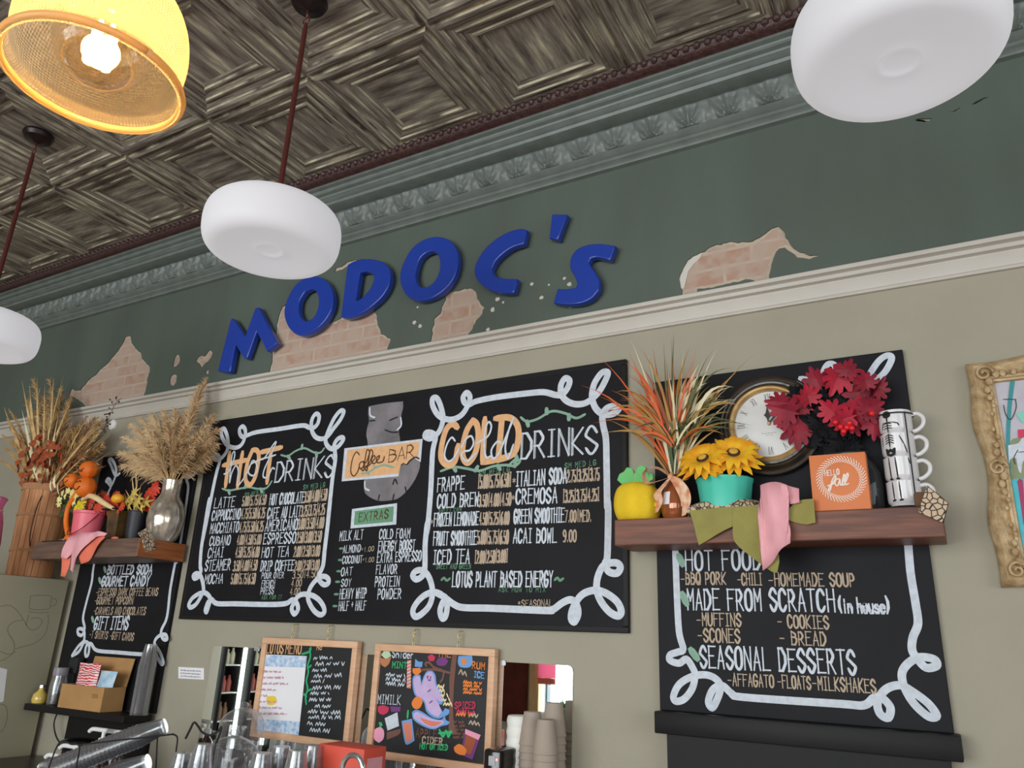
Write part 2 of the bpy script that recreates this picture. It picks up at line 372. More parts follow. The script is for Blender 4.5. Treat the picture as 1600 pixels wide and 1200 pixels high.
# white lime on the elephant's rump and pale chips
ch = MB(); rump = W([(255,520),(246,470),(256,420),(275,385),(305,345),(335,315),(385,298),(372,330),(330,370),(300,410),(285,470),(272,520)], 0, *ZE)
addfill(ch, [rump], .006, .001)
for (x, y) in [(1128,540),(1160,575),(985,660),(710,670),(745,690),(680,735),(210,720),(190,815),(225,840),(200,975),(1030,580),(1165,715),(925,575),(650,860)]:
    q = P(600+x/4, 300+y/4, 0); r = random.uniform(.006, .014)
    addfill(ch, [[(q.x+r*random.uniform(.6, 1.1)*math.cos(a), q.z+r*random.uniform(.6, 1.1)*math.sin(a)) for a in [k*math.pi/4 for k in range(8)]]], -.0005, .0006)
ch.build('plaster_chip', mat('lime_white', (196, 190, 182), .9), wall, label='white lime and chip marks')
def extr(prof, x0, x1):
    m = MB(); n = len(prof); m.v += [(x0, y, z) for y, z in prof]+[(x1, y, z) for y, z in prof]
    for i in range(n-1): m.f.append((i, n+i, n+i+1, i+1))
    return m
tr = extr([(0,ZT0),(-.014,ZT0),(-.018,ZT0+.008),(-.012,ZT0+.014),(-.016,ZT0+.026),(-.022,ZT0+.044),(-.027,ZT0+.054),(-.018,ZT0+.058),(-.018,ZT0+.062),(-.036,ZT0+.066),(-.038,ZT0+.076),(-.026,ZT0+.080),(-.026,ZT0+.085),(-.046,ZT0+.090),(-.048,ZT1-.003),(-.045,ZT1),(0,ZT1)], X0, X1)
struct(tr.build('trim_1', m_cream, smooth='auto', label='cream picture rail'))
mo = MB(); k = 0
prof = [(-.188,3.962),(-.2,3.948),(-.206,3.934),(-.2,3.918),(-.186,3.908),(-.17,3.906),(-.16,3.902),(-.158,3.89)]
tr = extr(prof, X0, X1)
for i in range(int((X1-X0)/.045)):                      # beading
    tr.ball((X0+.02+i*.045, -.203, 3.932), .017, 8)
struct(tr.build('trim_2', m_maroon, smooth='auto', label='maroon beaded ceiling edge moulding'))
co = extr([(-.158,3.893),(-.170,3.89),(-.172,3.876),(-.152,3.872),(-.148,3.862),(-.156,3.858),(-.157,3.846),(-.138,3.842),(-.134,3.832),(-.140,3.828),(-.146,3.818),(-.134,3.810),(-.122,3.806),(-.134,3.800),(-.142,3.790),(-.136,3.778),(-.118,3.774),(-.058,3.778)], X0, X1)
# acanthus band: leaves in relief
def leafh(x, v):                                          # v 0 top .. 1 bottom
    p = .165; u = ((x/p) % 1.0)-.5
    a = math.atan2(u*1.5, 1.08-v); r = math.hypot(u*1.5, 1.08-v)
    ribs = .5+.5*math.cos(a*11)
    edge = max(0, 1-(abs(u)/(.20+.30*math.sin(min(1, max(0, 1.05-v))*math.pi*.62)))**4)
    curl = math.exp(-((v-.12)/.10)**2)*.6
    side = math.exp(-((abs(u)-.47)/.07)**2)*(.5+.5*math.cos(v*9))*.7
    return 1.7*(.016*edge*(.35+.65*ribs)*(.4+.6*min(1, 1.4*v+.3))+.010*curl*edge+.008*side)
nx = int((X1-X0)/.0062); nv = 16; b0 = len(co.v)
for j in range(nv+1):
    v = j/nv; y = -.056+.024*v-.008*math.sin(v*math.pi); z = 3.782-.104*v
    for i in range(nx+1):
        x = X0+(X1-X0)*i/nx; d = leafh(x, v) if 0 < j < nv else 0
        co.v.append((x, y-d*.85, z-d*.35))
for j in range(nv):
    for i in range(nx): co.f.append((b0+j*(nx+1)+i, b0+j*(nx+1)+i+1, b0+(j+1)*(nx+1)+i+1, b0+(j+1)*(nx+1)+i))
lo = extr([(-.026,3.68),(-.046,3.676),(-.050,3.662),(-.036,3.652),(-.026,3.648),(-.034,3.642),(-.034,3.628),(-.018,3.622),(-.012,3.614),(-.024,3.608),(-.022,3.6),(0,3.598)], X0, X1)
n = len(co.v); co.v += lo.v; co.f += [tuple(i+n for i in f) for f in lo.f]
struct(co.build('trim_3', m_cornice, smooth='auto', label='green cornice with a band of pressed leaves'))
# ---- pressed tin ceiling
m_tin, N, L, B = nmat('distressed_tin')
uv = N.new('ShaderNodeUVMap'); mp = N.new('ShaderNodeMapping'); mp.inputs['Scale'].default_value = (3.0, 38, 1); L.new(uv.outputs[0], mp.inputs[0])
nz = N.new('ShaderNodeTexNoise'); nz.inputs['Scale'].default_value = 1.0; nz.inputs['Detail'].default_value = 6; nz.inputs['Roughness'].default_value = .65; L.new(mp.outputs[0], nz.inputs[0])
rp = N.new('ShaderNodeValToRGB'); L.new(nz.outputs[0], rp.inputs[0]); cr = rp.color_ramp
TG = 1.9
cr.elements[0].position = .36; cr.elements[0].color = (*col(62, 55, 50, TG), 1)
cr.elements[1].position = .74; cr.elements[1].color = (*col(184, 174, 146, TG), 1)
for p_, c_ in ((.46, (92, 84, 77)), (.54, (112, 104, 95)), (.62, (138, 130, 114))):
    e = cr.elements.new(p_); e.color = (*col(*c_, TG), 1)
L.new(rp.outputs[0], B.inputs['Base Color']); B.inputs['Roughness'].default_value = .7; B.inputs['Specular IOR Level'].default_value = .25
bp = N.new('ShaderNodeBump'); bp.inputs['Strength'].default_value = .35; bp.inputs['Distance'].default_value = .006; L.new(nz.outputs[0], bp.inputs['Height']); L.new(bp.outputs[0], B.inputs['Normal'])
m_tin2, N, L, B = nmat('worn_tin_edge')
uv = N.new('ShaderNodeUVMap'); mp = N.new('ShaderNodeMapping'); mp.inputs['Scale'].default_value = (6, 2, 1); L.new(uv.outputs[0], mp.inputs[0])
nz = N.new('ShaderNodeTexNoise'); nz.inputs['Scale'].default_value = 1.0; nz.inputs['Detail'].default_value = 4; L.new(mp.outputs[0], nz.inputs[0])
rp = N.new('ShaderNodeValToRGB'); L.new(nz.outputs[0], rp.inputs[0]); rp.color_ramp.elements[0].position = .4; rp.color_ramp.elements[1].position = .6
rp.color_ramp.elements[0].color = (*col(66, 58, 52, TG), 1); rp.color_ramp.elements[1].color = (*col(148, 140, 120, TG), 1)
L.new(rp.outputs[0], B.inputs['Base Color']); B.inputs['Roughness'].default_value = .7; B.inputs['Specular IOR Level'].default_value = .25
TS = .649; TX, TY = -1.596, -.782
RINGS = [(1.0,.010),(.978,.010),(.955,-.006),(.90,-.008),(.86,-.003),(.848,.006),(.745,.011),(.73,.004),(.70,.004),(.69,.013),(.59,.017),(.575,.010),(.545,.010),(.535,.021),(.47,.025)]
bm = bmesh.new(); ul = bm.loops.layers.uv.new('UVMap')
gx = range(int(math.floor((X0-TX)/TS)), int(math.ceil((X1-TX)/TS)))
gy = range(int(math.floor((YF-TY)/TS)), 1)
for ix in gx:
    for iy in gy:
        cx = TX+(ix+.5)*TS; cy = TY+(iy+.5)*TS; h = TS/2; prev = None; ro = [random.uniform(0, 50) for _ in range(5)]
        for (f, z) in RINGS:
            r = [bm.verts.new((cx+sx*h*f, cy+sy*h*f, ZC+z)) for sx, sy in ((-1,-1),(1,-1),(1,1),(-1,1))]
            if prev:
                for k in range(4):
                    fc = bm.faces.new((prev[0][k], r[k], r[(k+1) % 4], prev[0][(k+1) % 4])); f0, z0 = prev[1], prev[2]
                    dv = abs(f0-f)*h+abs(z0-z)
                    fc.material_index = 1 if abs(z0-z) > .0065 else 0
                    cds = ((-h*f0, 0), (-h*f, dv), (h*f, dv), (h*f0, 0))
                    for lp, (a, b) in zip(fc.loops, cds): lp[ul].uv = (a+ro[k], b+ (1-f0)*h*1.1+ro[k])
            prev = (r, f, z)
        fc = bm.faces.new(prev[0][::-1]); sw = random.random() < .5
        for lp in fc.loops:
            a, b = lp.vert.co.x-cx, lp.vert.co.y-cy
            lp[ul].uv = ((a if sw else b)*.8+ro[4], (b if sw else a)*.55+ro[4])
me = bpy.data.meshes.new('ceiling'); bm.to_mesh(me); bm.free(); me.materials.append(m_tin); me.materials.append(m_tin2)
ceil = bpy.data.objects.new('ceiling', me); COL.objects.link(ceil); struct(ceil)
MB().box((X0-.15, YF-.15, ZC+.05), (X1+.15, .2, ZC+.2)).build('ceiling_slab', m_maroon, ceil)
struct(MB().box((X0-.15, YF-.15, -.1), (X1+.15, .2, 0)).build('floor', m_floor))
m_plain = mat('warm_white_paint', (190, 184, 172), .8, var=.04, vs_=2)
struct(MB().box((X0-.15, YF, 0), (X0, 0, 4.0)).build('wall_left', m_plain))
WX0, WX1, WZ0, WZ1 = -5.05, 2.5, .5, 3.4
wf = MB(); wf.box((X0-.15, YF-.15, 0), (WX0, YF, 4)); wf.box((WX1, YF-.15, 0), (X1+.15, YF, 4)); wf.box((WX0, YF-.15, 0), (WX1, YF, WZ0)); wf.box((WX0, YF-.15, WZ1), (WX1, YF, 4))
struct(wf.build('wall_front', m_plain))
m_tan = mat('tan_wood', (205, 172, 130), .5, var=.15, vs_=6, stretch=(6, 6, 1))
fr = MB()
for x in (WX0-.12, -2.6, -.05, WX1-.1): fr.box((x, YF-.05, WZ0), (x+.14, YF+.06, WZ1))
fr.box((WX0-.12, YF-.05, WZ1-.1), (WX1, YF+.06, WZ1)); fr.box((WX0-.12, YF-.05, WZ0), (WX1, YF+.08, WZ0+.1))
win = struct(fr.build('window_1', m_tan))
MB().box((WX0, YF-.03, WZ0), (WX1, YF-.024, WZ1)).build('pane', glass('window_glass', (250, 254, 255), .93), win)
wr = MB(); wr.box((X1, YF, 0), (X1+.15, -6.3, 4)); wr.box((X1, -2.1, 0), (X1+.15, 0, 4)); wr.box((X1, -6.3, 0), (X1+.15, -2.1, .6)); wr.box((X1, -6.3, 3.4), (X1+.15, -2.1, 4))
struct(wr.build('wall_right', m_plain))
fr = MB()
for y in (-6.3, -4.25, -2.2): fr.box((X1-.04, y, .6), (X1+.06, y+.1, 3.4))
fr.box((X1-.04, -6.3, .6), (X1+.06, -2.1, .7)); fr.box((X1-.04, -6.3, 3.3), (X1+.06, -2.1, 3.4))
win2 = struct(fr.build('window_2', m_tan)); MB().box((X1+.02, -6.3, .6), (X1+.026, -2.1, 3.4)).build('pane', MATS['window_glass'], win2)
# ================================================================== SIGN LETTERS
m_blue = mat('glossy_blue_plastic', (30, 58, 150), .28, coat=.3)
LET = [
 ('M', Z3, [[(165,992),(243,682),(258,682),(330,795),(398,608),(412,606),(524,824),(470,866),(402,738),(340,912),(322,905),(268,815),(235,992),(224,1000)]], 'blue letter M, first letter of the wall sign'),
 ('O', Z3, [[(580,620),(600,545),(650,462),(710,422),(775,412),(838,445),(872,510),(872,590),(842,660),(790,720),(730,758),(668,768),(618,735),(588,680)],[(660,620),(668,555),(702,500),(745,480),(782,500),(796,560),(782,630),(752,675),(712,695),(678,672)]], 'blue letter O between the M and the D of the wall sign'),
 ('D', Z3, [[(935,655),(975,338),(1020,314),(1110,304),(1190,325),(1228,370),(1230,440),(1192,520),(1120,590),(1040,640),(965,660)],[(1016,560),(1045,378),(1095,370),(1140,390),(1140,430),(1112,490),(1062,545),(1032,565)]], 'blue letter D in the middle of the wall sign'),
 ('O', ZG, [[(104,530),(124,445),(180,352),(250,302),(330,285),(400,305),(446,360),(456,440),(432,530),(382,600),(312,650),(230,673),(160,652),(120,600)],[(190,515),(210,430),(250,382),(300,360),(338,380),(355,440),(345,510),(310,570),(260,600),(215,592),(195,560)]], 'blue letter O between the D and the C of the wall sign'),
 ('C', ZG, [[(850,235),(885,242),(868,318),(800,340),(740,380),(690,430),(665,480),(682,522),(730,545),(824,550),(806,622),(740,622),(655,600),(592,550),(570,490),(592,420),(645,345),(720,285),(790,250)]], 'blue letter C of the wall sign, beside the apostrophe'),
 ("'", ZG, [[(1055,145),(1135,147),(1082,288),(1040,280)]], 'small blue apostrophe mark of the wall sign'),
 ('S', ZG, [[(1435,342),(1408,416),(1330,400),(1285,410),(1270,440),(1300,490),(1336,550),(1334,610),(1292,660),(1220,690),(1130,694),(1068,686),(1088,612),(1150,612),(1200,602),(1216,570),(1197,520),(1170,470),(1175,410),(1210,362),(1270,337),(1350,330)]], 'blue letter S, last letter of the wall sign'),
]
for ch_, (o, s), outs, lab in LET:
    outl = []
    for pts in outs:
        q = W(pts, -.05, o, s)
        outl.append([tuple(p) for p in smoothpoly(q, 5, 42)])
    b = MB(); addfill(b, outl, -.032, .012, .006)
    c = outl[0]; lc = (sum(p[0] for p in c)/len(c), -.014, min(p[1] for p in c))
    t = b.build('sign_letter', m_blue, smooth='auto', loc=lc); tag(t, lab, 'sign letter', 'blue letters of the wall sign')
    mnt = MB(); q = c[len(c)//4]; ctr = Vector((sum(p[0] for p in c)/len(c), sum(p[1] for p in c)/len(c)))
    for p in (c[0], c[len(c)//2]):
        p = Vector(p)+(ctr-Vector(p))*.12
        mnt.tube([(p.x, -.001, p.y), (p.x, -.0142, p.y)], .006, 8)
    mnt.build('standoff', m_blue, t)
# ================================================================== OPAL PENDANTS
m_opal, N, L, B = nmat('opal_glass_lit'); B.inputs['Base Color'].default_value = (.36, .355, .375, 1); B.inputs['Roughness'].default_value = .5; B.inputs['Specular IOR Level'].default_value = .25; B.inputs['Emission Color'].default_value = (.97, .96, 1, 1); B.inputs['Emission Strength'].default_value = .42
m_bronze = mat('oxblood_metal', (84, 40, 36), .35, metal=.3)
m_dkbr = mat('dark_bronze_metal', (38, 26, 26), .35, metal=.5)
OPROF = [tuple(q) for q in cats([(.0005,.020),(.03,.018),(.045,.012),(.058,.0135),(.08,.0135),(.12,.008),(.16,.002),(.185,0),(.207,.007),(.222,.024),(.230,.05),(.2325,.085),(.230,.118),(.219,.145),(.195,.164),(.15,.175),(.1,.18),(.05,.183),(.035,.184)], 3)]
def pendant(loc, lab, k=1.0):
    x, y, z = loc; t = thing('pendant_lamp', lab, 'pendant lamp', (x, y, ZC), 'opal pendants in a row')
    MB().lathe([(.0,ZC),(.07,ZC),(.072,ZC-.012),(.062,ZC-.03),(.03,ZC-.04),(.012,ZC-.05),(.0,ZC-.052)], (x, y, 0), 32).build('canopy', m_dkbr, t, 'auto')
    h = MB(); h.tube([(x, y, ZC-.05), (x, y, ZC-.085)], .005, 8)
    ring = [(x+.017*math.cos(a), y, ZC-.10+.017*math.sin(a)) for a in [k*math.pi/8 for k in range(17)]]; h.tube(ring, .0028, 6)
    h.build('hang_loop', m_bronze, t, True)
    MB().tube([(x, y, ZC-.113), (x, y, ZC-.15), (x, y, z+.24), (x, y, z+.225)], [.006, .010, .010, .014], 12).build('rod', m_bronze, t, 'auto')
    MB().lathe([(.014,.235),(.022,.225),(.05,.2),(.06,.186),(.06,.178)], (x, y, z), 24).build('socket_cap', m_bronze, t, 'auto')
    MB().lathe([(r*k, q) for r, q in OPROF], (x, y, z), 64).build('shade', m_opal, t, True)
    return t
pendant((-3.78, -1.1, 2.775), 'white opal drum pendant lamp at the left edge, cut by the frame')
pendant((-1.925, -1.1, 2.835), 'white opal drum pendant lamp in front of the blue letters, complete with its rod')
pendant((.03, -1.08, 2.86), 'large white opal drum pendant lamp at the top right', .97)
# ================================================================== RIBBED GLASS PENDANT (lit)
LX, LY, LZ = -1.292, -2.09, 2.56
t = thing('glass_pendant_lamp', 'lit pendant lamp with ribbed amber glowing glass shade at top left', 'pendant lamp', (LX, LY, ZC))
m_rib, N, L, B = nmat('prismatic_glass'); N.remove(B)
uv = N.new('ShaderNodeUVMap'); sx = N.new('ShaderNodeSeparateXYZ'); L.new(uv.outputs[0], sx.inputs[0])
def wav(sock, f):
    a = N.new('ShaderNodeMath'); a.operation = 'MULTIPLY'; a.inputs[1].default_value = f; L.new(sock, a.inputs[0])
    b = N.new('ShaderNodeMath'); b.operation = 'SINE'; L.new(a.outputs[0], b.inputs[0]); return b.outputs[0]
ad = N.new('ShaderNodeMath'); ad.operation = 'ADD'; L.new(wav(sx.outputs[0], 2*math.pi*1), ad.inputs[0]); L.new(wav(sx.outputs[1], 2*math.pi*58), ad.inputs[1])
bp = N.new('ShaderNodeBump'); bp.inputs['Strength'].default_value = 1.0; bp.inputs['Distance'].default_value = .012; L.new(ad.outputs[0], bp.inputs['Height'])
tl = N.new('ShaderNodeBsdfTranslucent'); tl.inputs[0].default_value = (1, .88, .66, 1); L.new(bp.outputs[0], tl.inputs['Normal'])
df = N.new('ShaderNodeBsdfDiffuse'); df.inputs[0].default_value = (.95, .85, .66, 1); L.new(bp.outputs[0], df.inputs['Normal'])
gl = N.new('ShaderNodeBsdfGlossy'); gl.inputs['Roughness'].default_value = .12; L.new(bp.outputs[0], gl.inputs['Normal'])
tp = N.new('ShaderNodeBsdfTransparent'); tp.inputs[0].default_value = (1, .97, .9, 1)
def mixs(f, a, b):
    q = N.new('ShaderNodeMixShader'); q.inputs[0].default_value = f; L.new(a, q.inputs[1]); L.new(b, q.inputs[2]); return q.outputs[0]
L.new(mixs(.24, mixs(.14, mixs(.45, tl.outputs[0], df.outputs[0]), gl.outputs[0]), tp.outputs[0]), N['Material Output'].inputs[0])
m_rim, N, L, B = nmat('amber_rim_glass'); B.inputs['Base Color'].default_value = (.86, .62, .30, 1); B.inputs['Roughness'].default_value = .15; tl2 = N.new('ShaderNodeBsdfTranslucent'); tl2.inputs[0].default_value = (1, .78, .42, 1); mx = N.new('ShaderNodeMixShader'); mx.inputs[0].default_value = .6
L.new(B.outputs[0], mx.inputs[1]); L.new(tl2.outputs[0], mx.inputs[2]); L.new(mx.outputs[0], N['Material Output'].inputs[0])
prof = [(.150,.0),(.157,.004),(.159,.012),(.156,.020),(.148,.027),(.143,.036),(.147,.05),(.1505,.075),(.151,.1),(.148,.13),(.140,.16),(.126,.19),(.106,.215),(.08,.235),(.055,.25),(.045,.262)]
prof = [tuple(p) for p in cats(prof, 3)]
sh = MB().lathe(prof, (LX, LY, LZ), 96)
so = sh.build('shade', m_rib, t, True)
ul = so.data.uv_layers.new(name='UVMap'); npf = len(prof)
for poly in so.data.polygons:
    i, k = divmod(poly.index, 96)
    for li, (a, b) in zip(poly.loop_indices, ((0,0),(1,0),(1,1),(0,1))): ul.data[li].uv = ((k+a)*1.5, (i+b)/(npf-1))
MB().tube([(LX+.1535*math.cos(a), LY+.1535*math.sin(a), LZ+.010) for a in [k*math.pi/36 for k in range(73)]], .0078, 10).build('rim', m_rim, t, True, label='thick glass rim')
MB().lathe([(.047,.26),(.05,.275),(.046,.3),(.03,.31),(.018,.33),(.012,.345)], (LX, LY, LZ), 24).build('fitter', m_dkbr, t, 'auto')
MB().tube([(LX, LY, LZ+.34), (LX, LY, ZC-.03)], .009, 12).build('rod', m_dkbr, t, True)
MB().lathe([(0,ZC),(.07,ZC),(.07,ZC-.012),(.05,ZC-.03),(.012,ZC-.045),(0,ZC-.045)], (LX, LY, 0), 24).build('canopy', m_dkbr, t, 'auto')
bz = LZ+.098
bu = MB().ball((LX, LY, bz-.012), .084, 32); bu.tube([(LX, LY, bz+.066), (LX, LY, bz+.14)], [.03, .02], 16)
bulb = bu.build('bulb', clearplastic('bulb_glass', .97, .03, (255, 246, 230), .0), t, True, label='clear globe bulb')
fi = MB()
for k in range(6):
    a = k*math.pi/3; x, y = LX+.016*math.cos(a), LY+.016*math.sin(a)
    fi.tube([(x, y, bz-.018), (x+.004*math.cos(a), y+.004*math.sin(a), bz+.03)], .0042, 8)
fi.build('filament', emis('hot_filament', (255, 206, 130), 120), bulb, True)
l = bpy.data.lights.new('bulb_light', 'POINT'); l.energy = 10; l.color = (1, .58, .2); l.shadow_soft_size = .03
lo_ = bpy.data.objects.new('bulb_light', l); COL.objects.link(lo_); lo_.location = (LX, LY, bz+.005)

# ================================================================== CHALKBOARDS
m_frame = mat('black_frame_paint', (24, 22, 23), .5, var=.1, vs_=8, spec=.22)
m_chalkb = mat('chalkboard_black', (25, 24, 28), .55, var=.22, vs_=5, k=1.15, spec=.18)
m_white = mat('chalk_white', (194, 199, 209), .8, var=.12, vs_=60)
m_peach = mat('chalk_peach', (212, 164, 120), .8, var=.08, vs_=50)
m_tanc = mat('chalk_tan', (176, 156, 136), .8, var=.1, vs_=60)
m_grn = mat('chalk_green', (96, 142, 112), .8, var=.1, vs_=40)
m_lgrn = mat('chalk_pale_green', (128, 160, 142), .8, var=.1, vs_=40)
m_gray = mat('chalk_grey', (126, 120, 124), .85, rgb2=(96, 92, 96), vs_=9)
m_umber = mat('chalk_umber', (78, 48, 26), .85)
m_ink = mat('chalk_black', (30, 28, 30), .8)
BY = -.028; TYP = BY-.0015           # board face and paint planes
ZA = ((280, 640), 5.714); ZB = ((280, 780), 5.714); ZM = ((500, 600), 5.714); ZN = ((500, 780), 5.714); ZP = ((660, 580), 4.706); ZQ = ((660, 740), 4.706)
def strokes(mb, lst, o, s, w, Y=None, n=6):
    Y = TYP if Y is None else Y
    for pts in lst:
        mb.ribbon([tuple(p) for p in cats(W(pts, Y, o, s), n)], w, Y)
    return mb
def multi(mb, segs, w, Y=None):          # one long stroke traced in several zoomed views
    Y = TYP if Y is None else Y
    pts = []
    for (o, s), q in segs: pts += W(q, Y, o, s)
    return mb.ribbon([tuple(p) for p in cats(pts, 5)], w, Y)
bx0, bx1, bz0, bz1 = -3.468, -1.045, 1.648, 2.69
t = thing('menu_board', 'wide black drinks menu board in the middle, headed HOT and COLD', 'menu board', ((bx0+bx1)/2, 0, bz0))
MB().box((bx0+.02, -.0225, bz0+.02), (bx1-.02, -.001, bz1-.02)).build('panel', m_chalkb, t)
fb = MB(); w_ = .022
for a, b in (((bx0, bz0), (bx1, bz0+w_)), ((bx0, bz1-w_), (bx1, bz1)), ((bx0, bz0+w_), (bx0+w_, bz1-w_)), ((bx1-w_, bz0+w_), (bx1, bz1-w_))):
    fb.box((a[0], -.0230, a[1]), (b[0], -.0005, b[1]), .003)
fb.build('frame', m_frame, t)
BY = -.0225; TYP = BY-.0012
hot = [(ZA, [(205,1195),(255,950),(300,720),(335,560),(362,455),(350,410),(322,402),(312,425),(335,448),(378,432),(420,380),(438,318),(430,240),(405,175),(380,178),(380,230),(410,295),(450,330),(510,340),(560,310),(588,240),(590,180),(565,150),(540,175),(545,220),(572,245),(620,225),(700,200),(900,172),(1100,142),(1160,160),(1205,160),(1240,120),(1250,60),(1222,38),(1190,80),(1180,140),(1190,200),(1220,245),(1270,262),(1325,240),(1380,170),(1440,90),(1470,22),(1440,12),(1390,70),(1350,150),(1322,220),(1308,280),(1330,330),(1370,352),(1420,330),(1466,270),(1450,248),(1410,270),(1385,320),(1392,380),(1395,450),(1372,600),(1350,800),(1330,1000)]),
 (ZB, [(1350,0),(1330,200),(1300,450),(1285,590),(1252,670),(1250,720),(1290,762),(1330,752),(1332,712),(1292,688),(1240,708),(1190,760),(1160,820),(1150,880),(1170,940),(1210,1000),(1260,1032),(1296,1010),(1290,960),(1250,900),(1190,860),(1110,848),(1060,870),(1028,920),(1005,980),(1030,1025),(1062,985),(1052,930),(1012,898),(950,932),(800,940),(500,934),(340,932),(290,896),(268,945),(248,1005),(235,985),(258,920),(282,895),(255,850),(215,836),(190,880),(150,940),(105,966),(88,940),(118,885),(175,845),(216,828),(215,760),(195,690),(160,662),(128,680),(140,708),(175,692),(196,640),(190,590),(198,450),(225,270),(252,100),(270,0)])]
cold = [(ZP, [(35,1195),(60,900),(75,600),(96,490),(70,455),(28,452),(20,480),(58,496),(100,470),(135,420),(152,340),(132,250),(105,198),(75,200),(75,250),(105,310),(150,345),(220,355),(290,320),(335,250),(350,190),(325,158),(300,190),(310,230),(345,245),(400,220),(550,190),(800,160),(900,155),(980,175),(1030,170),(1070,120),(1082,70),(1050,52),(1020,100),(1020,160),(1050,210),(1110,240),(1180,240),(1240,210),(1300,150),(1350,60),(1362,10),(1320,12),(1270,80),(1250,150),(1250,210),(1280,280),(1340,320),(1410,310),(1446,275),(1420,258),(1360,270),(1325,320),(1330,400),(1350,500),(1355,700),(1360,1000)]),
 (ZQ, [(1362,200),(1366,300),(1360,600),(1345,660),(1370,720),(1430,732),(1456,690),(1430,658),(1370,660),(1320,690),(1285,780),(1285,870),(1320,950),(1380,1020),(1440,1046),(1462,1010),(1430,940),(1350,880),(1270,858),(1190,880),(1140,930),(1100,1010),(1095,1070),(1120,1088),(1146,1030),(1132,960),(1090,928),(1030,950),(960,1000),(900,1006),(500,990),(300,985),(230,960),(172,920),(182,980),(170,1050),(145,1062),(130,1010),(148,950),(172,915),(120,885)]),
 (ZN, [(1080,850),(1015,830),(930,860),(860,930),(828,1000),(850,1048),(900,1030),(970,960),(1002,870),(1000,780),(970,690),(920,638),(860,640),(828,680),(860,715),(910,690),(936,630),(940,400),(960,200)])]
b = MB(); multi(b, hot, .024); b.build('chalk_border', m_white, t, label='looped white border around the hot drinks')
b = MB(); multi(b, cold, .027); b.build('chalk_border', m_white, t, label='looped white border around the cold drinks')
# headings
b = MB()
strokes(b, [[(450,385),(432,535),(415,682)],[(565,385),(542,540),(522,690)],[(395,497),(490,475),(600,450)],[(655,362),(612,470),(592,590),(602,650),(640,668),(680,600),(705,490),(712,400),(690,362),(655,362)],[(730,380),(820,360),(912,338)],[(822,362),(802,510),(785,650)]], *ZA, .027)
b.build('heading_lettering', m_peach, t, label='peach word HOT'); b = MB()
strokes(b, [[(255,412),(222,388),(175,430),(142,550),(140,645),(190,692),(240,660),(262,550)],[(372,363),(325,440),(297,560),(302,640),(340,672),(390,600),(412,480),(402,395),(372,363)],[(460,352),(452,500),(445,668)],[(445,668),(540,652)],[(585,340),(572,500),(558,652)],[(540,347),(640,342),(700,400),(705,510),(665,610),(540,655)]], *ZP, .029)
b.build('heading_lettering', m_peach, t, label='peach word COLD')
b = MB()
strokes(b, [[(400,575),(440,555),(490,440),(495,378),(474,400),(460,520),(450,652),(472,560),(510,500),(530,560),(520,672),(560,640),(620,540),(652,462),(682,470),(702,540),(662,590),(620,562),(640,490),(720,450),(765,430),(830,330),(866,290),(822,400),(762,530),(752,600),(792,600),(830,525),(852,530)],[(730,442),(800,425),(862,405)]], *ZA, .009, TYP-.0026)
b.build('heading_lettering', m_white, t, label='white script word hot'); b = MB()
strokes(b, [[(240,512),(215,488),(180,540),(163,620),(190,662),(230,640),(270,570)],[(290,560),(320,500),(360,478),(377,530),(350,580),(310,590),(288,620),(330,662),(400,600)],[(400,530),(480,480),(507,410),(490,373),(465,420),(455,540),(470,632),(510,620)],[(580,530),(550,518),(508,580),(520,642),(560,610),(600,520),(672,345),(640,420),(610,560),(632,640),(670,540)]], *ZP, .009, TYP-.0026)
b.build('heading_lettering', m_white, t, label='white script word cold'); b = MB()
text(b, 'DRINKS', (429, 753.5), (519, 744.5), 31, TYP, .009, 2); text(b, 'DRINKS', (430.5, 753.5), (520.5, 744), 31, TYP-.0004, .004, 2)
b.build('heading_lettering', m_white, t, label='white word DRINKS after hot'); b = MB()
text(b, 'DRINKS', (814, 717), (932, 707.5), 40, TYP, .010, 2); text(b, 'DRINKS', (816, 717), (934, 707), 40, TYP-.0004, .004, 2)
b.build('heading_lettering', m_white, t, label='white word DRINKS after cold')
b = MB()
